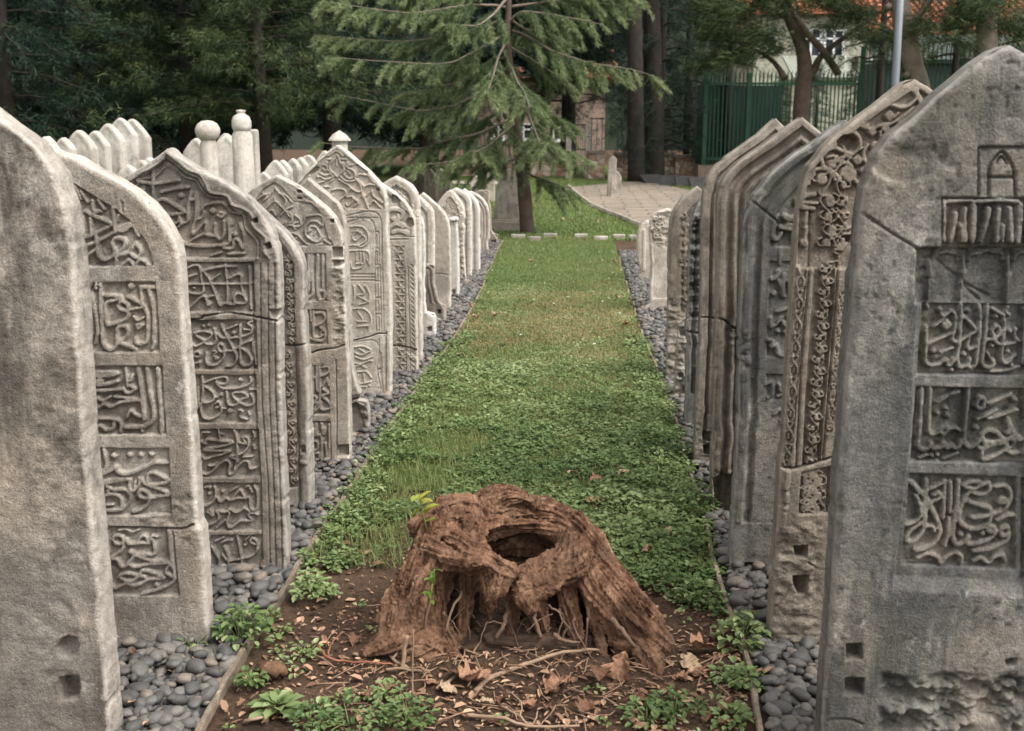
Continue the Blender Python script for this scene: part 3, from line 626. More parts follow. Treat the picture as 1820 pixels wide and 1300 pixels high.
l7 = [('rec', pts('583,130 700,215 870,335 920,440 1060,545 1130,640 1210,700 1240,800 1310,900 1320,1060 -150,1060 -140,900 -60,800 -30,700 40,640 110,545 260,440 300,335 470,215', E1), 0.009, 'carved_field'), ('str', 0.009, arab),
 ('rec', pts('160,510 270,400 320,420 300,460 190,535', E1), 0.03), ('rec', pts('885,380 910,368 1075,490 1045,522 925,432', E1), 0.022), ('rec', pts('1200,745 1245,730 1255,775 1210,790', E1), 0.03),
 ('gro', 0.006, parse('10:85,80 420,80 430,700 442,1250; 10:85,145 358,145 372,700 386,1250; 8:95,100 240,100 240,135; 8:260,135 260,100 400,100; 10:-400,80 85,80; 10:-400,145 85,145; ' + mea2, E2)),
 ('gro', 0.006, parse('10:120,665 375,668; 10:125,728 380,728; 8:140,695 370,698; 10:440,200 452,700 465,1245', E2)),
 ('rai', 0.007, parse('''17:105,180 108,370; 17:130,185 250,190 305,260 305,345 240,390 170,370 120,380; 16:150,240 200,230 150,280 180,330 250,260 210,240 280,300 270,340 200,380; 17:100,430 290,430 322,500 318,570; 16:190,445 190,530; 16:230,445 235,560; 16:260,445 265,560; 16:130,540 150,610 230,600 250,560 190,560; 16:300,520 310,560;
 17:160,770 170,880 150,960; 16:210,770 270,860 200,880 300,940 220,970; 16:280,780 320,860 310,950; 16:130,800 140,960; 17:140,1010 140,1200; 17:160,1012 260,1012 325,1070 335,1150 305,1200; 16:200,1040 250,1120 200,1140 290,1140; 16:200,1190 310,1180; 17:-60,180 -60,380; 17:-120,220 0,300 -100,360; 17:-60,450 0,600; 17:-120,780 0,960; 17:-100,1020 20,1200''', E2)),
 ('gro', 0.03, parse('17:-300,215 0,195 160,172 340,132 400,112 470,88 570,86', E3)), ('below', pts('-300,215 160,172 340,132 470,88 640,86', E3), 0.004),
 ('rai', 0.007, parse('''22:190,240 300,230 380,270; 22:190,300 280,330 380,285; 22:200,350 300,385 400,350; 22:200,470 360,400 400,400; 22:250,260 330,310; 22:190,420 260,440 330,480; 22:220,530 330,522 390,590; 22:240,560 250,660 380,640; 22:300,550 310,640; 30:370,685; 22:230,690 330,700; 22:60,300 100,450; 22:40,550 100,680''', E3)),
 ('gro', 0.006, parse('11:175,185 455,185 460,500 462,810 0,812; 11:480,150 490,500 496,855 0,855; 9:470,315 500,315 505,490 475,492; 9:470,510 505,512 510,700 480,715; 9:470,720 510,722 512,850; 11:545,110 552,860', E3)), ('gro', 0.010, parse('12:560,60 562,300 560,860', E3))]
make_stone('headstone', 'sharp-pointed buff headstone of the left row with key-pattern border and black crack near the foot', (694.6, 714),
    pts('598.5,258.5 611,266 634,286 654.6,304 671,321.5 681,335 686,351.5 687.5,371 688,399 689,430 691,458 694,511 695.6,582 695,595 694.6,672 694.6,714'), ops=l7, res=0.0036, mat=M_PALE, seed=7, thick=0.10, edge_r=0.012, chip=0.6)

G1 = (670, 300, 7.22); G2 = (670, 440, 5.2)
def lattice(U, V, D, h, q):
    a = q([(701, 436)])[0]; b = q([(722, 668)])[0]
    m = sstep((U - a[0]) / .004 + .5) * sstep((b[0] - U) / .004 + .5) * sstep((a[1] - V) / .004 + .5)
    P = 0.052
    g = np.minimum(np.abs(np.sin(np.pi * (U + V * 0.58) / P)), np.minimum(np.abs(np.sin(np.pi * (U - V * 0.58) / P)), np.abs(np.sin(np.pi * V * 1.16 / P))))
    h = h - m * 0.009 * sstep((g - 0.22) / 0.16)
    c = q([(729, 470)])[0]; c2 = q([(738, 660)])[0]
    m2 = sstep((U - c[0]) / .004 + .5) * sstep((c2[0] - U) / .004 + .5) * sstep((c[1] - V) / .004 + .5)
    return h - m2 * 0.006 * sstep(np.sin((U * 1.2 + V) * 2 * np.pi / 0.03))
l8 = [('rec', pts('-400,180 0,190 120,300 250,420 400,560 440,700 430,860 -400,862', G1), 0.012, 'carved_field'),
 ('str', 0.014, parse('60:150,540 230,520 330,560 300,640 200,650; 60:330,480 440,560 420,640; 70:160,760 250,700 340,740 400,700; 60:200,820 300,800 400,840; 60:40,300 120,420 60,540; 60:-100,500 20,620 -60,760; 70:-200,300 -100,420 -220,600; 50:270,600 280,700', G1)),
 ('rec', pts('165,370 200,335 250,350 300,410 260,450 190,445', G1), 0.035), ('rec', pts('360,690 400,630 455,640 470,720 430,765 380,745', G1), 0.035),
 ('gro', 0.008, parse('14:-400,872 140,872 480,876; 14:-400,912 150,912 400,905', G1)), ('fn', lattice), ('gro', 0.006, parse('10:255,180 262,700 270,1190; 10:285,180 300,700 310,1190', G2)), ('gro', 0.02, parse('20:100,905 260,920 360,950', G2)), ('rough', pts('260,950 350,950 350,1060 300,1040', G2), 0.02)]
make_stone('headstone', 'headstone with two deep round hollows in its leafy arch and a star-lattice panel', (741.5, 671),
    pts('643,298 660,309 670,321 681,329 702,343 720,359.6 731,376 736.5,390 738,411 739,452 740,520 741,613 742,648 741.5,671'), ops=l8, res=0.0038, mat=M_PALE, seed=8, thick=0.09, edge_r=0.01)

F1 = [(0, -0.004), (0.02, 0.006), (0.05, 0.006), (0.062, -0.010), (0.075, -0.010), (0.09, 0), (0.11, -0.008), (2, -0.008)]
make_stone('headstone', 'round-topped pale headstone rising directly behind the lattice stone', (750.5, 650), pts('703,313.5 716,319 732,330 741,344 745,365 747,400 748,440 749,550 750.5,650'),
    ops=[('prof', F1), ('rai', 0.008, vine((706, 335), (742, 395), 18, 3, 3, seed=9) + vine((700, 330), (680, 350), 14, 1, 3, seed=10))], res=0.005, mat=M_PALE, seed=9, thick=0.09)
make_stone('headstone', 'narrow broken headstone whose wide white foot block has one square hole', (774, 607), pts('741,372 748,384 753,400 755,440 755,540 757,556 771,559 774,566 774,607'),
    ops=[('rec', pts('759,582 767,581 767,589 760,590'), 0.04)], half2=pts('741,372 730,384 724,400 722,440 720,607'), res=0.006, mat=M_WHITE, seed=10, thick=0.09)
make_stone('headstone', 'short snapped fluted grey headstone with a stepped foot block pierced by a hole', (792, 577), pts('760,470 768,471 771,473 771,505 776,520 779,538 788,543 791.5,548 792,577'),
    ops=[('prof', [(0, 0), (0.02, 0), (0.03, -0.012), (0.05, 0.004), (0.07, -0.012), (0.09, 0.004), (0.12, -0.01), (2, -0.01)], 9, 540), ('rec', pts('777,552 783,551 783.5,558 778,559'), 0.04)], half2=pts('760,470 752,471 748,473 745,505 735,577'), res=0.006, mat=M_GREY_WARM, seed=11, thick=0.10)
make_stone('headstone', 'slim headstone with a moulded arched edge standing just in front of the plain pointed slab', (773, 569), pts('745,349 753,356 765.5,368 770,377.5 771.8,397 771.5,452 772,569'), ops=[('prof', F1)], res=0.006, mat=M_PALE, seed=12, thick=0.08)
make_stone('headstone', 'plain smooth buff slab with a straight sloping top and a crack across its middle', (800.5, 556), pts('751,343 758.6,348.5 768,357 778,366 790.5,380 797.4,394 800,411 801,479 800.5,556'), ops=[('gro', 0.008, [(2, [(770, 488), (785, 487), (801, 491)])])], res=0.006, mat=M_PALE, seed=13, thick=0.09)
make_stone('headstone', 'low post-like stone with a splayed broken capital on top', (814.5, 533), pts('806,387 812,388 814,392 810,396 812,402 814,440 815,500 814.5,533'), ops=[('rai', 0.02, [(6, [(796, 390), (813, 391)])]), ('rec', pts('803,516 809,515 809,523 804,524'), 0.04)], half2=pts('806,387 798,386 795,392 800,397 799,410 798,533'), res=0.006, mat=M_WHITE, seed=14, thick=0.16)
make_stone('headstone', 'headstone with a thick-rimmed pointed arch round a leaf-covered field, broken at its right side', (828, 508), pts('799,338.5 806,342 812,349 819.6,359.6 825,372 826.5,389 822,396 826,404 824,440 827,480 828,508'),
    ops=[('prof', [(0, 0.004), (0.05, 0.004), (0.065, -0.012), (2, -0.012)]), ('rai', 0.012, vine((800, 352), (818, 388), 16, 2, 3, seed=15) + vine((796, 360), (800, 395), 16, 2, 3, seed=16) + vine((786, 365), (782, 400), 16, 2, 3, seed=17) + vine((822, 400), (818, 500), 10, 5, 2.4, seed=18)), ('rough', pts('800,460 832,460 836,505 800,505'), 0.03)], res=0.006, mat=M_PALE, seed=15, thick=0.10)
make_stone('headstone', 'first of three slim moulded headstones ending the left row, with a leafy edge band', (838.5, 497), pts('810,334 820,338 829,344 835,352 838,362 838.5,400 838.5,497'), ops=[('prof', F1), ('rai', 0.008, vine((833, 370), (832, 490), 8, 8, 2, seed=19))], res=0.008, mat=M_WHITE, seed=16, thick=0.09)
make_stone('headstone', 'second of three slim moulded headstones ending the left row, finely fluted', (853, 486), pts('825,336 833,341 843,350 850,361 852.5,375 853,400 853,486'), ops=[('prof', F1)], res=0.008, mat=M_WHITE, seed=17, thick=0.09)
make_stone('headstone', 'third of three slim moulded headstones ending the left row, fluted and grey', (868, 452), pts('836,340 848,345 860,355 866.7,366.5 870,383 870,425 867,428 868,452'), ops=[('prof', [(0, 0), (0.03, 0), (0.045, -0.02), (0.06, 0.004), (0.08, -0.02), (0.10, 0.004), (0.12, -0.02), (2, -0.01)])], res=0.008, mat=M_PALE, seed=18, thick=0.09)
make_stone('headstone', 'square-topped grey stone closing the far end of the left row', (884, 437), pts('856,338 866,338.5 869,343 869.5,360 872,372 873,410 878,416 884,418 884,437'), ops=[('rec', pts('873,428 881,427 881,434 874,435'), 0.04)], half2=pts('856,338 848,339 844,344 842,360 840,437'), res=0.008, mat=M_GREY_WARM, seed=19, thick=0.10)
# ================================================================ right row
K1 = (1600, 240, 6.841); K2 = (1620, 420, 9.1); K3 = (1630, 530, 8.668); K4 = (1610, 670, 7.224); K5 = (1580, 830, 5.654); K6 = (1460, 1020, 4.64)
r1 = []
# everything framed: sunk below the outer margin, with a bevelled sill at the bottom
r1.append(('rec', pts('1640,442 2010,442 2010,520 2025,1062 1797,1055 1589,1046 1606,900 1622,760 1632,560'), 0.0229))
r1.append(('rec', pts('985,152 2200,150 2200,740 955,745 958,450', K1), 0.004))
r1.append(('gro', 0.012, parse('22:1085,760 1085,450 1110,360 1170,280 1245,205 1330,300 1380,400 1400,520 1405,750; 16:985,152 1505,150 2200,150; 14:955,160 955,750; 14:1095,522 1395,520; 16:1180,350 1245,270 1310,350', K1)))
r1.append(('rec', pts('515,768 2400,765 2400,1420 515,1420', K1), 0.022, 'stalactite_band'))
r1.append(('str', 0.018, parse('''46:545,800 540,1300; 40:540,815 860,805 900,840; 70:900,860 905,1010 880,1300; 60:680,960 660,1100 620,1300; 50:800,900 790,1000 800,1300; 44:950,815 1200,800 1445,812; 60:1080,900 1060,1050 980,1300; 60:1200,900 1190,1060 1180,1300; 60:1340,900 1350,1060 1360,1300; 70:1470,860 1460,1050 1440,1300; 46:740,1080 760,1300; 46:1260,1100 1250,1300; 50:1560,860 1580,1300; 50:1700,900 1700,1300''', K1)))
r1.append(('rec', pts('110,205 1820,195 3000,190 3000,1095 235,1100 60,1100 95,380', K2), 0.036))
r1.append(('rec', pts('112,208 470,208 440,300 400,400 100,400', K2), 0.050)); r1.append(('rec', pts('820,230 1000,230 1000,330 960,560 930,560 920,340 880,280 820,330', K2), 0.045)); r1.append(('rec', pts('1560,230 1760,230 1700,340 1680,600 1640,600 1640,340', K2), 0.045))
r1.append(('rai', 0.017, parse('''60:340,400 345,660; 110:340,660; 60:330,700 310,1020; 60:890,330 890,600; 120:885,610; 56:880,660 840,1040; 80:1640,360 1630,640; 130:1630,655; 66:1615,700 1595,1060; 60:2300,360 2320,640; 120:2320,650; 60:2320,700 2300,1050''', K2)))
r1.append(('rai', 0.012, parse('''36:400,410 460,320 540,300 620,270 700,300 800,325 820,420; 36:1000,420 1040,325 1180,295 1290,262 1400,285 1530,308 1560,420; 36:1740,420 1780,320 1960,260 2140,310''', K2)))
r1.append(('gro', 0.006, parse('14:480,400 700,590 870,720 1000,900 1180,1060; 10:800,640 960,800 1340,1000', K2)))
r1.append(('rec', pts('135,102 1640,122 2600,130 2600,1240 1650,1225 55,1212 90,700', K3), 0.044, 'inscription_panel'))
r1.append(('str', 0.044, parse('''60:215,150 222,190; 62:200,480 190,700 190,900 190,1020 260,1080 400,1060 460,1010 520,1000 530,1070 590,1060 620,960; 54:230,740 430,650 560,600 640,520 650,330 610,230; 50:310,480 450,360 450,290; 80:420,210; 50:490,300 590,240; 70:510,390 560,440 510,490 460,440 510,390; 95:320,860; 52:410,880 620,800; 50:330,970 430,900; 78:590,1150;
 64:735,140 735,300 722,500 722,700 690,900 690,1060 750,1110 850,1050 880,970; 54:640,560 605,640 640,710 740,690 960,550; 54:770,300 870,400 960,500; 90:850,230; 90:790,900; 56:870,660 840,760 870,830 950,790; 66:1020,150 1035,400 1010,700 980,950 970,1060 900,1110 850,1090; 66:1150,160 1130,400 1110,650 1080,900 1070,1040 1140,1110 1240,1080 1250,1000;
 60:1270,470 1220,540 1260,630 1330,580 1330,490 1270,460; 52:1340,600 1260,670 1160,670; 80:1285,320; 52:1220,190 1370,280 1400,310 1410,500 1390,700 1370,900 1380,1000 1450,1040 1600,900; 54:1250,680 1320,740 1420,750 1590,720; 80:1500,540; 80:1470,860; 80:1520,1070; 50:1590,500 1570,620 1640,700; 52:1200,1170 1400,1160 1640,1090; 76:1220,770; 46:1150,880 1200,980; 46:1470,160 1440,240 1500,300;
 60:1720,200 1700,700 1680,1050; 60:1850,200 1840,800 1760,1080; 60:1900,500 2050,420 2100,600 1950,700; 60:1950,1000 2200,900''', K3), 0.024))
r1.append(('rec', pts('178,166 900,178 1517,190 2400,196 2400,1160 1517,1155 105,1118 140,650', K4), 0.044, 'inscription_panel'))
r1.append(('str', 0.044, parse('''60:250,200 232,600 212,850 220,960 280,980 340,950 370,900 400,960 500,950 540,900 580,960 640,930 680,960 740,940 755,860; 56:360,200 350,500 340,700 370,780 450,760 510,700 590,700 540,780 490,740; 46:590,720 700,700 750,740; 54:450,380 600,280 740,230; 74:460,510; 74:590,550; 74:570,450; 50:210,1090 320,1050; 74:380,1060; 70:460,1050; 50:530,1100 720,1020;
 60:860,200 830,500 800,780 810,900 880,950 970,900 1000,840; 56:1000,320 960,400 1000,450 1060,420 1060,330 1000,300; 56:1130,390 1280,320 1410,260; 50:970,590 1100,530 1230,460; 54:1110,580 1300,530 1490,460; 80:960,700; 80:1365,760; 80:1460,330; 58:1000,960 1080,960 1050,860 1040,780 1120,730 1220,760 1280,820; 60:1080,880 1200,880 1310,840 1350,960 1200,1060 1060,1110 1030,1070 1050,980 1150,930 1300,890;
 56:1390,820 1330,880 1380,960 1450,900 1400,820; 54:1330,960 1420,1030 1500,1020; 76:1370,580 1400,700 1480,820 1540,840; 60:1600,220 1620,800 1560,1040; 60:1750,220 1740,900; 60:1850,500 2000,400 2060,600 1900,700; 60:1800,1040 2100,900''', K4), 0.024))
r1.append(('rec', pts('243,108 900,125 1310,142 1300,1070 900,1050 165,1020 200,600', K5), 0.044, 'inscription_panel')); r1.append(('rec', pts('1380,150 1760,160 1760,1090 1370,1070', K5), 0.044, 'inscription_panel'))
r1.append(('str', 0.044, parse('''54:255,185 330,270 400,340 470,470 530,600 550,700 500,800 400,860 300,885; 54:410,170 400,350 390,650 300,780 230,800 210,760 260,680 370,600; 42:310,330 350,430 350,540 290,600 200,630; 42:420,640 480,640 490,690; 48:600,180 590,400 580,560; 42:450,270 590,190; 46:640,560 620,750 600,840; 44:490,330 540,300 550,350 470,390;
 50:660,190 650,500; 52:740,180 720,400 690,600 680,740 720,830 790,800 840,740 830,820 940,810 1060,760 1110,700 1080,640 1030,660 1060,700; 46:790,230 860,190 960,200 900,260 800,240; 46:960,230 1040,200 1050,270 980,320 880,300; 50:850,290 800,350 760,450 740,570 800,640 900,670 1000,640 1060,580 1060,470 960,430 850,390 810,350; 48:880,555 1000,540 1100,510 1200,470 1240,400 1180,360 1150,400 1220,390;
 44:1110,240 1200,230 1260,280 1270,380; 48:1130,580 1240,530 1300,525; 66:760,720; 66:980,710; 52:890,890 1050,870 1180,810 1240,760 1240,660 1180,660 1180,730 1240,720; 44:320,960 420,920 520,950 560,1010 620,950 700,910 770,950 770,1010; 44:890,1000 960,960 1040,1010 1100,950 1180,930 1210,1000; 60:1450,250 1430,700; 60:1560,250 1540,900 1440,1000; 60:1650,400 1720,700 1640,950''', K5), 0.024))
r1.append(('rec', pts('212,585 325,580 330,700 210,708', K6), 0.045)); r1.append(('rec', pts('200,868 345,868 335,1000 200,1002', K6), 0.055)); r1.append(('rec', pts('1525,715 1610,705 1600,760 1530,770', K6), 0.03))
r1.append(('rough', pts('520,850 720,900 1000,850 1400,870 1620,840 2600,850 2600,1260 1400,1180 1240,1210 1220,1330 500,1330', K6), 0.045)); r1.append(('rec', pts('540,985 690,985 700,940 900,950 890,1010 560,1030', K6), 0.03))
r1.append(('gro', 0.010, parse('14:60,1225 100,1205 220,1205 340,1245', K6)))
r1.append(('gro', 0.009, [(3, [(1534, 380), (1560, 398), (1600, 424), (1632, 443)])]))
def r1_fn(U, V, D, h, q):
    ln = q([(1500, 358), (1534, 380), (1632, 443), (1640, 800)]); 
    c = q([(1612, 268)])[0]; d = np.hypot((U - c[0]) / 1.25, V - c[1]); m = (V < c[1] + .02)
    h = h - 0.009 * sstep((0.075 - d) / 0.012) * sstep((c[1] + .03 - V) / .04)
    p = np.clip(vnoise(U * 55 + 3, V * 55) - 0.27, 0, 1); return h - p * 0.02 * sstep((V - 0.9) / .3)
r1.append(('fn', r1_fn))
def r1_sill(U, V, D, h, q):
    a = q([(1597, 1030), (1797, 1040), (2016, 1049)]); b = q([(1586, 1049), (1797, 1063), (2028, 1072)])
    va = np.interp(U, a[:, 0], a[:, 1]); vb = np.interp(U, b[:, 0], b[:, 1]); L = q([(1588, 1046)])[0][0]
    t = np.clip((va - V) / (va - vb), 0, 1); m = (U > L) & (V < va + .001) & (V > vb)
    return np.where(m, -0.024 * (1 - t), np.where((U > L) & (V <= vb) & (V > vb - .02), 0.0, h))
r1.insert(1, ('fn', r1_sill))
make_stone('headstone', 'big dark-streaked headstone at the right edge, with a small arched niche and script panels', (1457, 1392),
    pts('1797,80 1776,87 1740,111 1709,138 1670,170 1622,214 1586.6,241 1563,273 1547,305 1537,340 1533,380 1528,430 1521,486 1517,547 1511,612 1505,678 1500,780 1490,880 1481,1033 1473,1150 1466.5,1235 1464,1298 1457,1392'),
    ops=r1, side='R', res=0.0032, mat=M_GREY, seed=21, mirror=(1860, 700), thick=0.11, edge_r=0.016, chip=1.2, wear=1.1)

Q1 = (1420, 130, 6.5); Q2 = (1400, 320, 8.125)
fol = parse('''90:1340,170; 110:1340,160 1345,190; 56:1345,200 1390,290 1440,380; 46:960,420 1000,360 1090,370 1180,400 1280,370 1390,260; 44:780,480 770,560 800,640 720,610 650,605; 46:830,470 900,455; 44:560,650 680,720 710,830 640,930 560,930 420,870 320,900; 110:380,1050 385,1060; 140:270,1220 270,1240; 160:560,1150 590,1180; 130:680,1010; 150:890,840 880,850; 110:840,1020; 130:1050,500; 110:850,680; 110:1000,640; 110:750,1130;
 40:150,1220 200,1120 300,1110 400,1150 480,1060 560,1040 620,1090; 40:260,960 290,1080 400,1150 480,1220; 40:450,1000 540,960 600,980; 40:800,830 750,920 760,1000 800,1080; 40:880,640 960,600 1080,580 1200,500 1330,400; 36:940,680 950,740 1000,780; 36:700,900 740,860; 36:330,980 400,960 440,1000; 40:120,1290 140,1200; 40:420,1240 400,1180; 50:640,1230 700,1290; 40:1150,460 1100,520; 40:1260,460 1180,540 1120,640; 60:1180,620; 60:1080,720; 40:1000,900 920,960; 70:960,960''', Q1)
vb = vine((1462, 296), (1474, 376), 46, 1, 3.4, seed=34) + vine((1500, 262), (1496, 350), 34, 1, 3.4, seed=35) + vine((1478, 372), (1470, 470), 44, 2, 3.2, seed=31) + vine((1500, 350), (1496, 440), 26, 2, 3.2, seed=32) + vine((1471, 470), (1441, 832), 27, 9, 3.0, seed=33)
col2 = parse('80:240,240 390,212; 60:270,330 430,342; 84:220,400 375,420; 62:280,470 262,640; 90:262,690; 70:272,740 255,840; 110:235,900 250,930; 60:800,712 915,690; 52:800,780 915,780; 60:720,960 830,960; 60:690,1010 800,1010', Q2)
r2 = [('rec', pts('1612,168 1630,158 1680,190 1760,260 1760,478 1700,478 1512,478 1422,478 1430,372 1436,332 1452,296 1474,270 1500,250 1530,226 1566,200'), 0.016, 'carved_field'), ('rec', pts('1514,240 1524,250 1522,262 1508,268 1492,262 1488,252 1498,242'), 0.034),
 ('str', 0.016, fol + [v for v in vb if v[1][0][1] < 470]),
 ('rec', pts('1416,476 1434,476 1423,640 1408,800 1404,832 1391,832 1397,700 1409,560'), 0.008, 'carved_border'), ('str', 0.008, chain((1425, 478), (1398, 830), 15, 9, 2.6)),
 ('rec', pts('1449,440 1486,440 1480,560 1466,700 1458,822 1426,830 1432,700 1442,560'), 0.014, 'carved_border'), ('str', 0.014, [v for v in vb if v[1][0][1] >= 465]),
 ('rec', pts('1492,520 1503,520 1498,600 1488,700 1478,770 1469,770 1476,690 1487,600'), 0.008, 'carved_border'), ('str', 0.008, chain((1497, 522), (1474, 765), 10, 9, 2.2)),
 ('gro', 0.010, [(3, [(1441, 360), (1438, 480), (1425, 640), (1415, 830)]), (2.5, [(1489, 470), (1484, 560), (1472, 700), (1463, 815)])]),
 ('rec', pts('1423,372 1447,366 1444,470 1417,474'), 0.018), ('str', 0.022, col2), ('rec', pts('1503,420 1512,420 1511,432 1503,432'), 0.03),
 ('gro', 0.028, [(4, [(1396, 832), (1410, 833), (1432, 828), (1455, 821), (1482, 812), (1540, 790)])]), ('below', pts('1380,834 1410,833 1455,821 1482,812 1700,760'), 0.006),
 ('rec', pts('1424,840 1480,828 1475,912 1419,914'), 0.012, 'carved_field'), ('str', 0.012, vine((1450, 836), (1447, 912), 44, 3, 3.4, seed=36) + vine((1434, 838), (1430, 912), 18, 3, 3, seed=37)),
 ('rai', 0.014, [(13, [(1398, 838), (1396, 865)]), (10, [(1397, 877), (1396, 890)]), (12, [(1395, 902)]), (9, [(1393, 910), (1390, 935)])]),
 ('rec', pts('1412,972 1434,970 1433,990 1414,990'), 0.04), ('rec', pts('1410,1024 1436,1024 1432,1055 1420,1058 1410,1040'), 0.045), ('rough', pts('1372,935 1460,925 1450,1150 1368,1150'), 0.012), ('gro', 0.006, [(1.6, [(1380, 1078), (1395, 1060), (1408, 1040)]), (1.6, [(1436, 1000), (1450, 1010)])])]
make_stone('headstone', 'buff headstone densely carved with leaf scrolls, with a knob at its point', (1367, 1157),
    pts('1627,141 1612,145 1583,167 1558.5,187 1537,202 1518.5,216 1500,231.5 1481.5,247 1463,265 1452,282 1440,296 1433,314.6 1429,330 1426,345 1420,379 1417,420 1414,473 1409,551 1404,607 1400,672 1397,720 1394,790 1387,822 1385,870 1382,928 1380,977 1371,1102 1367,1157'),
    ops=r2, side='R', res=0.0032, mat=M_BUFF, seed=22, thick=0.10, edge_r=0.013, chip=1.0)

S5 = (1310, 330, 5.65); S6 = (1300, 540, 5.9)
r3 = [('prof', [(0, -0.004), (0.010, 0.006), (0.026, 0.006), (0.036, -0.006), (0.042, -0.016), (0.056, -0.016), (0.064, -0.004), (2, -0.004)], 9, 930),
 ('rec', pts('700,-80 620,0 490,150 410,280 345,400 340,620 900,620 900,-80', S5), 0.017, 'carved_field'), ('str', 0.016, parse('60:480,310 540,340 640,310; 48:510,395 570,430 590,560; 55:400,310 380,360 360,500 400,540 450,480; 60:440,420 560,440; 70:600,150 590,180; 50:640,440 660,560; 60:700,100 720,300', S5)),
 ('rec', pts('332,765 900,765 900,1330 325,1330', S5), 0.012, 'inscription_panel'), ('str', 0.012, parse('44:430,640 430,790; 52:345,940 400,920 410,860; 46:470,900 460,1080 500,1160 560,1110 550,960; 46:420,960 460,1040; 66:370,1085; 66:370,1165; 46:410,1275 550,1200 620,1150; 40:520,970 530,1010; 46:600,800 640,1000; 46:660,1050 700,1250', S5)),
 ('rec', pts('392,-60 800,-60 800,560 372,560', S6), 0.012, 'inscription_panel'), ('str', 0.012, parse('46:412,160 420,240 480,210 520,160 560,220 600,230 600,130; 62:490,290; 62:570,300; 42:385,385 430,400 420,450 450,450; 46:475,440 500,530 600,545; 44:640,100 660,400; 44:480,90 620,40', S6)),
 ('rec', pts('372,745 800,745 800,1010 366,1010', S6), 0.010, 'inscription_panel'), ('str', 0.010, parse('40:365,850 430,835 430,960 380,990; 40:500,850 512,920; 40:490,975 570,940; 40:600,800 620,960', S6)), ('rai', 0.010, parse('40:450,1165 500,1110 550,1160; 36:520,1220 530,1270', S6)),
 ('rough', pts('1314,600 1338,600 1334,660 1312,660'), 0.02), ('rec', pts('1321,1002 1339,1001 1338,1015 1322,1016'), 0.03), ('gro', 0.008, [(3, [(1335, 356), (1365, 380), (1385, 398)])])]
make_stone('headstone', 'dark grey headstone with rounded outer rib and worn script, close behind the leaf-scroll stone', (1297, 1021),
    pts('1503,214 1485,225 1466,238 1447,251 1420,268 1400,284 1381.6,300 1366,315 1353.4,333 1341,347 1334,361 1327,380 1322,400 1320.6,441 1318,500 1316,557 1314,642 1313,743 1311,760 1309,830 1304,908 1300,970 1297,1021'),
    ops=r3, side='R', res=0.0036, mat=M_GREY, seed=23, thick=0.10, edge_r=0.012)
FL = [(0, -0.002), (0.012, 0.006), (0.026, 0.006), (0.032, -0.010), (0.04, -0.018), (0.050, -0.018), (0.056, -0.004), (0.066, 0.002), (0.076, -0.006), (0.080, -0.020), (0.088, -0.020), (0.094, -0.006), (0.104, 0), (0.116, -0.008), (0.122, -0.024), (0.136, -0.024), (0.150, -0.012), (2, -0.012)]
make_stone('headstone', 'weathered headstone of many parallel fluted mouldings, its foot broken to a dark hollow', (1267, 923),
    pts('1426,208.7 1400,227 1379,243 1358,258 1337,272 1316,287 1300,302 1288,316 1281,330 1276.5,347 1275,390 1275,431 1275,560 1272,600 1268,750 1266,845 1267,923'),
    ops=[('prof', FL, 9, 860), ('gro', 0.024, [(3.5, [(1255, 565), (1275, 566), (1290, 572), (1300, 582), (1311, 586), (1340, 585)])]), ('rough', pts('1262,840 1306,835 1304,925 1262,925'), 0.03), ('rec', pts('1268,850 1302,843 1300,915 1272,905'), 0.06), ('rough', pts('1290,570 1312,590 1310,640 1290,600'), 0.02)],
    side='R', res=0.0036, mat=M_GREY_WARM, seed=24, thick=0.11, edge_r=0.008, chip=1.5)
make_stone('headstone', 'fluted headstone with one pale broad band and two stacked holes near its foot', (1234, 832),
    pts('1379,211 1362,226 1344,241.5 1316,261 1288,281 1276,292 1264,305 1257,318 1252.5,333 1249.5,352 1248,375 1246,500 1245,565 1242,640 1239,700 1237,750 1234,832'),
    ops=[('prof', [(0, 0), (0.034, 0), (0.038, -0.018), (0.046, -0.018), (0.05, 0.004), (0.085, 0.004), (0.09, -0.02), (0.11, -0.02), (0.12, -0.004), (0.14, -0.02), (2, -0.012)], 9, 790), ('gro', 0.020, [(3, [(1236, 566), (1258, 565), (1276, 567)])]), ('rec', pts('1249,768 1261,768 1261,784 1250,784'), 0.05), ('rec', pts('1250,792 1261,792 1260,808 1251,808'), 0.04), ('rough', pts('1234,755 1264,755 1264,832 1234,832'), 0.01)],
    side='R', res=0.004, mat=M_GREY_WARM, seed=25, thick=0.11, edge_r=0.008, chip=1.3)
make_stone('headstone', 'dark narrow broken stone of thin mouldings wedged behind the fluted stones', (1217.5, 768),
    pts('1272,335 1252,350 1238,368 1229,395 1226,440 1224,520 1222,563 1219,590 1222,600 1220,660 1217.5,768'), ops=[('prof', [(0, 0), (0.02, 0), (0.03, -0.02), (0.05, 0.006), (0.07, -0.02), (2, -0.01)], 9, 700), ('rough', pts('1220,380 1250,380 1250,570 1220,570'), 0.04), ('gro', 0.03, [(5, [(1215, 590), (1246, 594)])])],
    side='R', res=0.005, mat=M_GREY, seed=26, thick=0.10, chip=2.0)
r6 = [('prof', [(0, 0.004), (0.075, 0.004), (0.085, -0.010), (2, -0.010)], 9, 560), ('rai', 0.014, pseudo([(1213, 390), (1245, 550)], 3, 4.0, 41) + vine((1217, 380), (1217, 550), 12, 6, 2.6, seed=42)), ('rough', pts('1185,520 1250,560 1250,680 1185,680'), 0.02)]
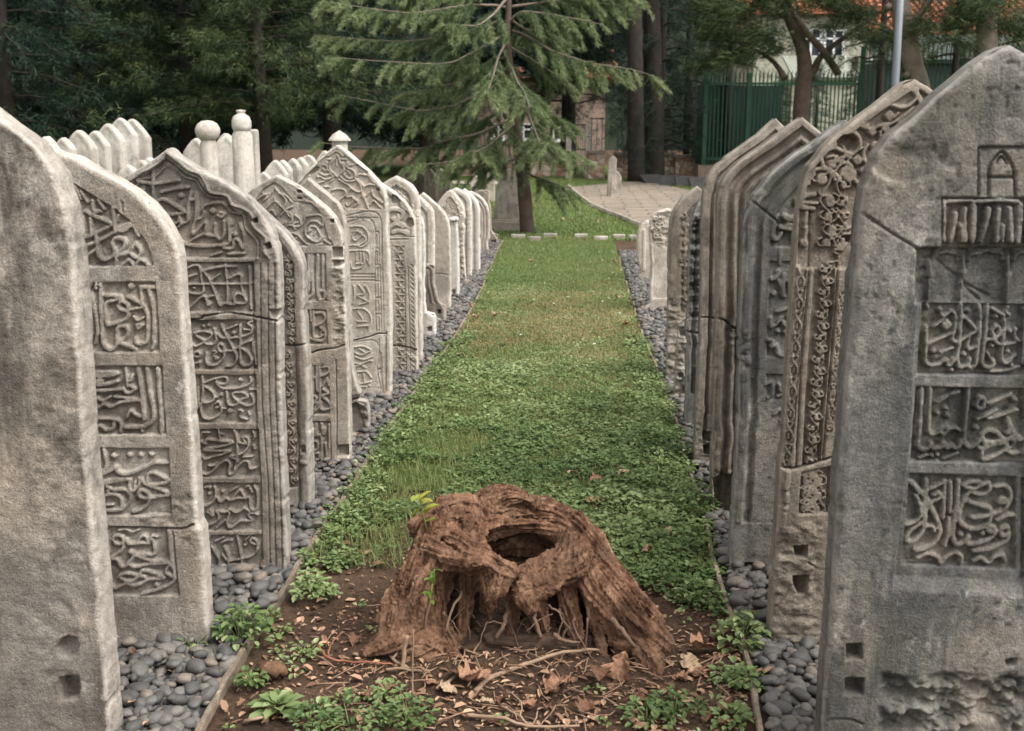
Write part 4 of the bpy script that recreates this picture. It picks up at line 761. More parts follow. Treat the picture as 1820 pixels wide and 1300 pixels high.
make_stone('headstone', 'brownish round-shouldered headstone with a plain broad rim round a worn carved field', (1184, 682),
    pts('1240,332 1228,340 1212.6,352 1203,365 1194,380 1190,400 1188.5,420 1187.5,470 1187,525 1186,600 1184,682'), ops=r6, side='R', res=0.005, mat=M_GREY_WARM, seed=27, thick=0.09)
make_stone('headstone', 'low half-sunk stone with a weathered hole, between the brown rimmed stone and fluted ones', (1197, 716),
    pts('1228,560 1215,570 1206,590 1203,620 1200,660 1198,690 1197,716'), ops=[('rec', pts('1208,584 1221,582 1221,598 1209,600'), 0.05), ('rough', pts('1195,560 1250,560 1250,720 1195,720'), 0.03), ('rec', pts('1206,664 1214,664 1214,672 1207,672'), 0.04)], side='R', res=0.005, mat=M_WARM_DARK, seed=28, thick=0.09, chip=2)
make_stone('headstone', 'white headstone with a broken leafy crest, in the far half of the right row', (1145, 556),
    pts('1186,371 1170,375 1160,384 1155,394 1153.5,410 1154,431 1156,470 1155,500 1154,541 1148,545 1145,550 1145,556'), ops=[('rai', 0.014, vine((1172, 385), (1166, 425), 20, 2, 3, seed=43)), ('rough', pts('1150,370 1200,370 1200,440 1150,440'), 0.02), ('prof', [(0, 0), (0.02, 0), (0.03, -0.01), (2, -0.01)], 9, 530)], side='R', res=0.006, mat=M_PALE, seed=29, thick=0.09, chip=2)
make_stone('headstone', 'small rounded white headstone on a low square foot, far end of the right row', (1134.5, 503),
    pts('1150,392 1140,400 1134,411 1131.5,425 1131,455 1134,465 1140,486 1135,487 1134.5,503'), ops=[('rai', 0.01, [(6, [(1145, 410), (1144, 480)])])], side='R', res=0.007, mat=M_PALE, seed=30, thick=0.09)
make_stone('headstone', 'slim white headstone behind the small rounded one, far end of the right row', (1137, 478), pts('1158,388 1150,394 1144,404 1142,420 1141,445 1139,460 1137,478'), side='R', res=0.008, mat=M_PALE, seed=44, thick=0.08)

# ================================================================ back rows of plain pale headstones (left)
def back_stone(px_ax, py_ax, half_w, Y, label, seed, shape=0, mat=None):
    """a plain pointed marble headstone standing at distance Y with its tip at a photo point"""
    T = at_y(px_ax, py_ax, Y); w = half_w * (Y / F_PX) * 1.02; top = T[2]
    res = 0.014; th = 0.09
    nv = max(8, int(top / res)); vs = np.linspace(-0.05, top, nv)
    d = (top - vs) / (w * (1.15 if shape == 0 else 0.85))
    ww = w * np.where(d < 1, (np.clip(d, 0, 1) * 1.0) ** 0.72 if shape == 0 else np.clip(d, 0, 1) ** 0.5, 1.0) * (1 - 0.06 * np.clip((top - vs) / top, 0, 1)) + 0.003
    nc = 15; s = np.linspace(-1, 1, nc)
    U = ww[:, None] * s[None]; V = np.repeat(vs[:, None], nc, 1)
    rs_edge = (1 - np.abs(s[None]) * np.ones_like(U)) * ww[:, None]
    h = -0.012 * np.clip(1 - rs_edge / 0.02, 0, 1) ** 2 + fbm(U * 9 + seed, V * 9, 3) * 0.006
    inner = rs_edge > 0.05; h -= 0.006 * inner * (V > top * 0.35)
    P = np.stack([U, -h, V], -1); B = np.stack([U, np.full_like(U, th), V], -1)
    idx = np.arange(nv * nc).reshape(nv, nc)
    Q = np.stack([idx[:-1, :-1], idx[:-1, 1:], idx[1:, 1:], idx[1:, :-1]], -1).reshape(-1, 4)
    n = nv * nc; lp = np.concatenate([idx[:, 0], idx[-1, 1:], idx[::-1, -1][1:]])
    SQ = np.stack([lp[:-1], lp[1:], lp[1:] + n, lp[:-1] + n], -1)
    me = mesh_np('headstone', np.vstack([P.reshape(-1, 3), B.reshape(-1, 3)]), np.vstack([Q, SQ[:, ::-1], Q[:, ::-1] + n]), True)
    o = link('headstone', me, mat or M_WHITE, None, (T[0], T[1], 0), RS.uniform(-.12, .12)); o.rotation_euler.y = RS.normal(0, .022); o.rotation_euler.x = RS.normal(0, .03)
    o.modifiers.new('es', 'EDGE_SPLIT').split_angle = math.radians(50)
    tag(o, label, 'headstone', 'plain pale headstones in the back rows')
rowA = [(86.5, 243, 18, 'lowest, farthest left of the seven tall pale headstones crowded at upper left'), (110, 245, 17, 'narrow second from left among the seven tall pale headstones at upper left'), (136.5, 231.5, 27, 'broad pale pointed headstone, third from left in the upper-left cluster'),
        (161.5, 233, 22, 'pale headstone squeezed mid-cluster at upper left, fourth from left'), (188.5, 220, 26, 'pale headstone with a rubbed carving on its edge, fifth in the upper-left cluster'), (209.6, 209, 26, 'tallest sharp-pointed pale headstone of the upper-left cluster'), (231, 211.5, 29, 'last and rightmost pale headstone of the upper-left cluster, against dark trees')]
for i, (x, y, w, lb) in enumerate(rowA): back_stone(x, y, w, 9.2 + 0.34 * i, lb, i)
rowB = [(219, 293, 26, 'low pointed white headstone showing over the second left stone'), (246, 285, 19, 'small white headstone tip left of the wavy-arched stone'), (270, 280, 15, 'smallest white headstone tip just left of the wavy-arched stone point'), (315, 263, 22, 'white headstone tip right behind the point of the wavy-arched stone'), (338, 246, 22, 'slim white headstone left of the ball-topped pillar'), (392, 240, 24, 'white headstone between the two round-topped pillars'), (408, 237, 22, 'white headstone touching the taller finial pillar from behind')]
for i, (x, y, w, lb) in enumerate(rowB): back_stone(x, y, w, 8.2 + 0.45 * i, lb, 20 + i)
rowC = [(467, 306, 19, 'low white headstone nearest behind the interlaced-top stone'), (484, 285, 21, 'broad pointed white headstone just right of the finial pillar'), (504, 285, 15, 'greyish narrow headstone, second in the small row right of the finial pillar'), (520, 282, 14, 'third slim white headstone in the small row right of the finial pillar'), (534, 280, 12, 'fourth slim white headstone in the small row right of the finial pillar'), (546, 276, 14, 'fifth white headstone in the small row, rounded top'), (570, 268, 14, 'white headstone tip leaning on the left slope of the tall pointed stone')]
for i, (x, y, w, lb) in enumerate(rowC): back_stone(x, y, w, 11.5 + 0.5 * i, lb, 40 + i, 1 if i in (5,) else 0)
rowD = [(716, 300, 14, 'grey headstone under the low cedar branch, leftmost there'), (738, 296, 16, 'grey-white headstone half screened by cedar twigs'), (762, 298, 14, 'pale headstone in the shade of the cedar'), (785, 300, 16, 'rightmost shaded headstone under the cedar branch'), (845, 312, 9, 'tiny white headstone at the far kerb left of the cedar'), (870, 306, 9, 'small white rounded headstone at the far kerb beside the cedar'), (1087, 278, 7, 'slim round-topped white headstone before the rubble wall'), (1095, 304, 9, 'low pointed pale stone beside the slim one at the rubble wall')]
for i, (x, y, w, lb) in enumerate(rowD): back_stone(x, y, w, (16.5, 17.0, 17.6, 18.2, 23, 23.6, 26.0, 25.6)[i], lb, 60 + i, 1 if i in (5, 6) else 0, M_GREY_WARM if i < 4 else M_PALE if i < 6 else M_WARM)

# pillars topped by turban / finial
def pillar(px, py_top, prof, Y, label, parts):
    T = at_y(px, py_top, Y); k = Y / F_PX
    r = empty('grave_pillar', (T[0], T[1], 0)); tag(r, label, 'grave pillar')
    for nm, p in parts:
        mb = MB(); mb.lathe([(a * k, T[2] - b * k) for a, b in p], n=28)
        mb.build(nm, M_WHITE, r, True)
    return r
pillar(368, 214, None, 8.9, 'round white pillar topped by a ball-like stone turban', [('shaft', [(17, 330), (15.5, 120), (14.5, 42), (13, 36), (13, 32)]), ('turban', [(0.5, 36), (13, 35), (19, 29), (22, 20), (21.5, 14), (17, 6), (10, 1.5), (0.2, 0)])])
pillar(428, 195, None, 9.3, 'taller white pillar ending in a bulb with a little knob finial', [('shaft', [(21, 380), (19, 160), (18, 45), (15, 40), (14, 37)]), ('finial', [(0.5, 40), (14, 38), (17, 30), (17, 20), (14, 12), (8, 8), (6, 6), (8.5, 4), (8, 1), (0.2, 0)])])
b = at_y(446, 230, 9.5); mb = MB(); mb.box((0, 0, b[2] / 2), (0.115, 0.09, b[2])); o = bevel(mb.build('headstone', M_WHITE, None, False, loc=(b[0], b[1], 0)), 0.02, 3); tag(o, 'flat-topped white slab pressed against the finial pillar', 'headstone')
def capstone():
    T = at_y(603, 232, 13.0); k = 13.0 / F_PX
    r = empty('grave_pillar', (T[0], T[1], 0)); tag(r, 'pale square pillar with a pyramid cap peeping above the tall pointed stone', 'grave pillar')
    mb = MB(); mb.lathe([(20 * k, T[2] - 18 * k), (19 * k, T[2] - 15 * k), (12 * k, T[2] - 7 * k), (0.002, T[2])], n=10); mb.build('cap', M_WHITE, r)
    mb = MB(); mb.lathe([(14 * k, 0), (14 * k, T[2] - 17 * k)], n=10); mb.build('shaft', M_WHITE, r)
capstone()
# grey obelisk-like stone under the cedar
def obelisk():
    P = ground(902, 412); k = np.linalg.norm(P - CAM) / F_PX
    r = empty('grave_monument', tuple(P)); tag(r, 'grey tapering monument on a low plinth beside the cedar trunk', 'monument')
    mb = MB(); mb.box((0, 0.1, 9 * k), (64 * k, 0.4, 18 * k)); mb.box((0, 0.1, 19.5 * k), (58 * k, 0.34, 5 * k)); bevel(mb.build('plinth', M_WARM, r), 0.012)
    mb = MB(); mb.box((0, 0.1, 61 * k), (50 * k, 0.26, 78 * k), top=0.60); mb.box((0, .1, 104 * k), (26 * k, 0.15, 9 * k), top=0.5); bevel(mb.build('shaft', M_WARM, r), 0.01)
obelisk()
# ================================================================ ground, beds, edging
def lerp_line(P, n):
    P = np.asarray(P, float); d = np.r_[0, np.cumsum(np.linalg.norm(np.diff(P, axis=0), axis=1))]
    t = np.linspace(0, d[-1], n); return np.stack([np.interp(t, d, P[:, k]) for k in range(P.shape[1])], 1)
KL = np.array([ground(x, y)[:2] for x, y in pts('300,1400 352,1310 410,1212 450,1150 486,1092 517,1043 600,908 640,848 700,757 745,690 830,570 893,432')])
KR = np.array([ground(x, y)[:2] for x, y in pts('1366,1400 1352,1300 1340,1215 1322,1140 1300,1098 1284,1050 1266,985 1251,928 1228,850 1195,745 1165,660 1131,570 1116,515 1100,462')])
def kerb_x(K, y): return np.interp(y, K[:, 1], K[:, 0])

def soil_material():
    m, nt, b = new_mat('soil_litter'); v = mapping(nt, rnd=False)
    c = ramp(nt, noise_node(nt, v, 3.0, 8, 0.7), [(0.32, (0.034, 0.022, 0.015)), (0.52, (0.075, 0.048, 0.032)), (0.72, (0.135, 0.087, 0.058))])
    c = mixc(nt, ramp(nt, noise_node(nt, v, 60, 6, 0.75), [(0.45, (0, 0, 0)), (0.72, (0.7, 0.7, 0.7))]), c, (0.16, 0.10, 0.066))
    c = mixc(nt, ramp(nt, noise_node(nt, v, 140, 3, 0.6), [(0.3, (0.6, 0.6, 0.6)), (0.5, (0, 0, 0))]), c, (0.02, 0.015, 0.012))
    nt.links.new(c, b.inputs['Base Color']); b.inputs['Roughness'].default_value = 0.95; b.inputs['Specular IOR Level'].default_value = 0.1
    bump(nt, b, noise_node(nt, v, 70, 8, 0.8), 0.9, 0.02); return m
def turf_material():
    m, nt, b = new_mat('turf_soil'); v = mapping(nt, rnd=False)
    c = ramp(nt, noise_node(nt, v, 2.2, 8, 0.7), [(0.32, (0.045, 0.070, 0.018)), (0.5, (0.085, 0.105, 0.030)), (0.70, (0.15, 0.125, 0.055))])
    c = mixc(nt, ramp(nt, noise_node(nt, v, 55, 6, 0.75), [(0.4, (0, 0, 0)), (0.7, (0.8, 0.8, 0.8))]), c, (0.06, 0.10, 0.022))
    nt.links.new(c, b.inputs['Base Color']); b.inputs['Roughness'].default_value = 0.95; b.inputs['Specular IOR Level'].default_value = 0.1
    bump(nt, b, noise_node(nt, v, 60, 8, 0.8), 0.9, 0.03); return m
M_SOIL = soil_material(); M_TURF = turf_material()
# main sheet with gentle lumps near the camera
def sheet(name, xs, ys, zf, mat):
    X, Y = np.meshgrid(xs, ys); Z = zf(X, Y); n, m = X.shape
    idx = np.arange(n * m).reshape(n, m); Q = np.stack([idx[:-1, :-1], idx[:-1, 1:], idx[1:, 1:], idx[1:, :-1]], -1).reshape(-1, 4)
    return link(name, mesh_np(name, np.stack([X, Y, Z], -1).reshape(-1, 3), Q, True), mat)
def soil_z(X, Y):
    near = np.clip((5.2 - Y) / 1.0, 0, 1) * np.clip(1.5 - np.abs(X), 0, 1)
    cx_, cy_ = ground(930, 1185)[:2]; md = np.exp(-(((X - cx_) / .42) ** 2 + ((Y - cy_) / .13) ** 2)) * .045
    return md + near * (fbm(X * 4, Y * 4, 4) * 0.022 + fbm(X * 16, Y * 16, 3) * 0.008) - 0.004
xs = np.r_[-120, -60, -20, -6, np.arange(-2.2, 2.21, 0.025), 6, 20, 60, 120]; ys = np.r_[-30, -5, 1, np.arange(2.2, 5.6, 0.025), 8, 15, 30, 60, 140]
tag(sheet('ground', xs, ys, soil_z, M_SOIL), kind='structure')
# turf of the aisle, and the lawns round the other rows
mb = MB()
yy = np.r_[np.linspace(4.75, 16.0, 40)]
xl = kerb_x(KL, yy) + 0.01; xr = kerb_x(KR, yy) - 0.01
for i in range(len(yy) - 1): mb.add([(xl[i], yy[i], .006), (xr[i], yy[i], .006), (xr[i + 1], yy[i + 1], .006), (xl[i + 1], yy[i + 1], .006)], [[0, 1, 2, 3]])
tag(mb.build('aisle_turf_ground', M_TURF), kind='structure')
mb = MB()
for (a, b_, c_, d_) in ((-40, 16.0, 60, 45), (-40, -4, -1.45, 16.0), (1.05, -4, 40, 16.0)): mb.add([(a, b_, .003), (c_, b_, .003), (c_, d_, .003), (a, d_, .003)], [[0, 1, 2, 3]])
tag(mb.build('lawn_ground', M_TURF), kind='structure')
# pebble bed bases
for K, sgn in ((KL, -1), (KR, 1)):
    mb = MB()
    yk = np.linspace(1.6, 15.6 if sgn < 0 else 14.4, 30); xk = kerb_x(K, yk)
    for i in range(29):
        q_ = [(xk[i], yk[i], .008), (xk[i] + sgn * 1.05, yk[i], .008), (xk[i + 1] + sgn * 1.05, yk[i + 1], .008), (xk[i + 1], yk[i + 1], .008)]
        mb.add(q_ if sgn > 0 else q_[::-1], [[0, 1, 2, 3]])
    tag(mb.build('pebble_bed_ground', plain_mat('bed_earth', (0.028, 0.025, 0.023), 0.95, 30, 0.5)), kind='structure')
# thin edging boards
M_BOARD = stone_mat('edging_weathered', (0.24, 0.185, 0.13), (0.34, 0.28, 0.21), (0.12, 0.09, 0.065), speck=0.3, streak=0.3, moss=0.3)
for K, lb in ((KL, 'thin weathered beige edging strip along the left pebble bed'), (KR, 'thin weathered beige edging strip along the right pebble bed')):
    L = lerp_line(K, 260); tn = np.gradient(L, axis=0); tn /= np.linalg.norm(tn, axis=1, keepdims=True); nm = np.stack([-tn[:, 1], tn[:, 0]], 1)
    s = np.arange(260) * 0.05
    L = L + nm * (fbm(s * 1.3, s * 0 + 3, 3) * 0.025)[:, None]
    prof = [(-0.009, -0.05), (-0.009, 0.026), (-0.006, 0.031), (0.006, 0.031), (0.009, 0.026), (0.009, -0.05)]
    V = []
    for j, (a, z) in enumerate(prof):
        w_ = a * (1 + 0.35 * fbm(s * 6, s * 0 + j * 5, 3)); zz = z + (fbm(s * 5, s * 0 + 9, 4) * 0.022 if z > 0 else 0)
        V.append(np.stack([L[:, 0] + nm[:, 0] * w_, L[:, 1] + nm[:, 1] * w_, np.full(260, 1.0) * zz], 1))
    V = np.stack(V, 1); n, m = V.shape[:2]; idx = np.arange(n * m).reshape(n, m)
    Q = np.stack([idx[:-1, :-1], idx[:-1, 1:], idx[1:, 1:], idx[1:, :-1]], -1).reshape(-1, 4)
    o = link('bed_edging', mesh_np('bed_edging', V.reshape(-1, 3), Q, False), M_BOARD); tag(o, lb, 'edging')

# ---------------------------------------------------------------- pebbles
import bmesh
def ico(sub):
    bm = bmesh.new(); bmesh.ops.create_icosphere(bm, subdivisions=sub, radius=1.0)
    v = np.array([x.co[:] for x in bm.verts]); bm.verts.index_update(); t = np.array([[x.index for x in f.verts] for f in bm.faces]); bm.free(); return v, t
def pebble_shape(sub, seed):
    v, t = ico(sub); rs = np.random.RandomState(seed); o = rs.rand(3) * 40
    r = 1 + 0.35 * vnoise3(v[:, 0] * .9 + o[0], v[:, 1] * .9 + o[1], v[:, 2] * .9 + o[2]) + 0.12 * vnoise3(v[:, 0] * 2 + o[1], v[:, 1] * 2, v[:, 2] * 2 + o[2])
    v = v * r[:, None] * np.array([1.0, rs.uniform(.66, .85), rs.uniform(.45, .62)]); return v, t
def pebble_mat():
    m, nt, b = new_mat('pebble_slate'); v = mapping(nt)
    c = ramp(nt, noise_node(nt, v, 9, 5, 0.6), [(0.3, (0.046, 0.044, 0.042)), (0.55, (0.080, 0.076, 0.072)), (0.75, (0.125, 0.117, 0.108))])
    a = nt.nodes.new('ShaderNodeAttribute'); a.attribute_name = 'tone'; oi = nt.nodes.new('ShaderNodeObjectInfo')
    ad = nt.nodes.new('ShaderNodeMath'); ad.operation = 'ADD'; nt.links.new(a.outputs['Fac'], ad.inputs[0]); nt.links.new(oi.outputs['Random'], ad.inputs[1])
    fr = nt.nodes.new('ShaderNodeMath'); fr.operation = 'FRACT'; nt.links.new(ad.outputs[0], fr.inputs[0])
    c = mixc(nt, 1.0, c, ramp(nt, fr.outputs[0], [(0.0, (0.6, 0.59, 0.58)), (0.5, (1.05, 1.02, 1.0)), (0.85, (1.6, 1.52, 1.42)), (1.0, (2.0, 1.7, 1.4))]), 'MULTIPLY')
    nt.links.new(c, b.inputs['Base Color']); b.inputs['Roughness'].default_value = 0.62; b.inputs['Specular IOR Level'].default_value = 0.4
    bump(nt, b, noise_node(nt, v, 90, 5, 0.7), 0.25, 0.004); return m
M_PEB = pebble_mat()
pv_f = [pebble_shape(3, k) for k in range(6)]; pv_c = [pebble_shape(2, k) for k in range(6)]
pme = []
for k, (v, t) in enumerate(pv_f):
    me = mesh_np('pebble', v, None, True, t); attr(me, 'tone', np.zeros(len(v))); me.materials.append(M_PEB); pme.append(me)
STONES = []
bpy.context.view_layer.update()
for o in COL.objects:
    if o.get('category') == 'headstone' and o.location.y < 12:
        bb = [np.array((o.matrix_world.inverted() @ c.matrix_world @ Vector(x))[:]) for c in ([o] if o.type == 'MESH' else o.children) for x in c.bound_box]
        bb = np.array(bb); STONES.append((o.location.y, o.location.x + bb[:, 0].min(), o.location.x + bb[:, 0].max(), bb[:, 2].max()))
def proj(P):
    d = P - CAM; z = d @ fw; return W_PX / 2 + F_PX * (d @ rt) / z, H_PX / 2 - F_PX * (d @ up) / z, z
peb = []
for side, K, sgn, y1 in (('left', KL, -1, 15.6), ('right', KR, 1, 14.3)):
    sp = 0.034; ny = int((y1 - 1.9) / (sp * .8)); nx = 29
    for lay in range(2):
        iy, ix = np.meshgrid(np.arange(ny), np.arange(nx), indexing='ij')
        n = iy.size; y = 1.9 + (iy.ravel() + RS.uniform(-.38, .38, n) + .5 * lay) * sp * .8
        off = 0.032 + (ix.ravel() + 0.5 * (iy.ravel() % 2) + RS.uniform(-.35, .35, n)) * sp
        ok = off < (0.98 if lay == 0 else 0.9)
        if lay: ok &= RS.rand(n) < 0.42
        y = y[ok]; off = off[ok]; x = kerb_x(K, y) + sgn * off; n = len(y)
        size = RS.choice([.014, .019, .023, .027, .032], n, p=[.2, .28, .27, .17, .08]) * RS.uniform(.9, 1.1, n) * (1.12 if lay else 1)
        z = 0.008 + (0.011 if lay == 0 else 0.030) + RS.uniform(-.004, .006, n)
        for i in range(n): peb.append((side, x[i], y[i], z[i], size[i]))
vis = []
for i, (sd_, x, y, z, s_) in enumerate(peb):
    px, py, dz = proj(np.array([x, y, z + .01])); ok = 0 < px < W_PX and 0 < py < H_PX
    if ok:
        for (Y, a, b_, top) in STONES:
            if 0 < Y < y - 0.02:
                f = Y / y; xx = x * f; zz = CAM_H + (z - CAM_H) * f
                if a < xx < b_ and zz < top: ok = False; break
    if ok: vis.append((s_ / dz * (1.2 if z > .03 else 1), i))
vis.sort(reverse=True); solo = set(i for _, i in vis[:300])
lab = {'left': ('smooth dark grey pebble in the bed at the foot of the left headstones', 'pebbles of the left bed'), 'right': ('smooth dark grey pebble in the bed at the foot of the right headstones', 'pebbles of the right bed')}
acc = {'left': MB(), 'right': MB()}
for i, (sd_, x, y, z, s_) in enumerate(peb):
    a = RS.uniform(0, 6.28); tx, ty = RS.normal(0, .22, 2); k = RS.randint(6)
    if i in solo:
        o = bpy.data.objects.new('pebble', pme[k]); COL.objects.link(o); o.location = (x, y, z); o.scale = (s_,) * 3; o.rotation_euler = (tx, ty, a); tag(o, lab[sd_][0], 'pebble', lab[sd_][1])
    else:
        v, t = pv_c[k]; R = np.array(Matrix.Rotation(a, 3, 'Z') @ Matrix.Rotation(tx, 3, 'X') @ Matrix.Rotation(ty, 3, 'Y'))
        acc[sd_].add(v @ R.T * s_ + (x, y, z), None, t, RS.rand())
for sd_ in acc: tag(acc[sd_].build('pebble_gravel', M_PEB, None, True, 'tone'), 'dark grey pebble gravel filling the rest of the %s bed' % sd_, kind='stuff')

PATH = np.array([ground(x, y, .012) for x, y in ((1138, 403), (1095, 385), (1052, 367), (1030, 350), (1012, 333), (1125, 322), (1165, 326), (1240, 341), (1330, 362), (1420, 400))])
# ================================================================ tree stump (signed-distance sculpt -> surface nets)
SY = ground(930, 1168)[1]
SO = np.array([at_y(930, 1168, SY)[0], SY, 0.0])
def sp(px, py, dy): return at_y(px, py, SY + dy) - SO
strands = {
 'back': [(768, 952, .10, .070), (790, 918, .16, .062), (815, 905, .20, .055), (838, 912, .23, .052), (846, 940, .22, .045)],
 'back2': [(846, 930, .24, .045), (868, 906, .27, .058), (905, 897, .30, .058), (945, 908, .30, .052), (985, 917, .26, .052), (1014, 938, .21, .052)],
 'inner': [(845, 940, .20, .05), (875, 935, .22, .048), (915, 930, .22, .040), (955, 930, .22, .038), (995, 938, .19, .036), (1016, 958, .15, .034)],
 'right': [(1012, 938, .21, .055), (1038, 975, .15, .058), (1066, 1012, .11, .062), (1098, 1050, .07, .058), (1130, 1090, .03, .050), (1160, 1120, .01, .038), (1192, 1150, -.03, .026)],
 'right2': [(1030, 965, .14, .05), (1045, 1005, .09, .055), (1060, 1040, .05, .055), (1085, 1080, .02, .050), (1105, 1120, 0, .045), (1118, 1160, -.02, .035)],
 'lip': [(1018, 962, .13, .045), (1002, 992, .07, .050), (972, 1022, .02, .054), (945, 1042, -.03, .050), (935, 1062, -.05, .036), (948, 1082, -.055, .018)],
 'lip2': [(1040, 985, .08, .05), (1025, 1010, .05, .048), (1000, 1022, .01, .036), (970, 1040, -.02, .028)],
 'left': [(770, 945, .10, .065), (752, 985, .07, .058), (735, 1025, .04, .055), (716, 1065, .02, .050), (702, 1105, 0, .044), (684, 1138, -.02, .034), (655, 1156, -.04, .020)],
 'left2': [(775, 985, .05, .05), (752, 1030, .02, .048), (735, 1075, .00, .042), (722, 1115, -.01, .036), (712, 1150, -.03, .028)],
 'bridge': [(765, 980, .05, .050), (795, 990, .02, .040), (830, 996, -.01, .034), (862, 996, -.03, .030), (890, 1012, -.04, .030), (908, 1022, -.045, .020)],
 'bridge2': [(790, 960, .09, .055), (815, 975, .05, .052), (838, 990, .02, .045), (870, 1000, -.02, .034)],
 'shoulder': [(842, 915, .2, .04), (838, 945, .15, .045), (845, 972, .09, .042), (862, 992, .03, .036)],
 'inner2': [(880, 985, .30, .040), (925, 975, .31, .045), (970, 980, .30, .045), (1005, 995, .25, .040)],
 'inner3': [(880, 1025, .26, .045), (930, 1015, .28, .045), (985, 1025, .24, .045)],
 'peak': [(868, 905, .27, .035), (892, 886, .28, .034), (915, 882, .28, .03), (940, 892, .28, .024)],
 'spk1': [(790, 1000, .06, .030), (785, 1060, .07, .028), (778, 1120, .03, .024), (770, 1170, -.02, .020)],
 'spk2': [(835, 1008, .03, .026), (828, 1060, .05, .022), (822, 1110, .03, .016), (815, 1150, 0, .009)],
 'spk3': [(905, 1030, .0, .024), (912, 1080, .02, .02), (905, 1130, .0, .013), (898, 1165, -.03, .007)],
 'spk4': [(1000, 1030, .04, .028), (1012, 1080, .04, .026), (1022, 1130, .02, .02), (1030, 1170, -.02, .013)],
 'spk5': [(1050, 1040, .06, .032), (1058, 1090, .04, .03), (1066, 1140, .01, .024), (1072, 1175, -.03, .016)],
 'spk6': [(960, 1060, .0, .022), (965, 1100, .02, .016), (975, 1150, 0, .008)],
 'spk7': [(855, 1015, .05, .025), (868, 1080, .08, .02), (862, 1150, .05, .012)],
 'spk8': [(745, 1060, .02, .03), (750, 1110, .0, .028), (742, 1160, -.03, .022)],
 'nub': [(892, 1018, -.04, .028), (884, 1040, -.055, .026), (872, 1062, -.05, .016)],
 'rootL': [(700, 1110, 0, .030), (720, 1128, -.03, .026), (690, 1142, -.05, .022), (650, 1160, -.07, .014)],
 'clod': [(745, 1165, -.03, .055), (775, 1160, -.02, .060), (790, 1178, -.05, .045)],
 'rootR': [(1100, 1130, .0, .035), (1135, 1150, -.04, .03), (1160, 1180, -.08, .026), (1168, 1200, -.10, .02)],
 'stubR': [(1150, 1140, -.02, .03), (1160, 1170, -.08, .038), (1163, 1195, -.10, .036)],
 'rib1': [(830, 1060, .16, .03), (850, 1110, .12, .028), (880, 1160, .05, .022)],
 'rib2': [(1010, 1080, .12, .035), (1000, 1120, .08, .028), (985, 1165, .03, .02)],
 'rib3': [(900, 1060, .15, .02), (935, 1110, .1, .018), (960, 1150, .04, .014)],
}
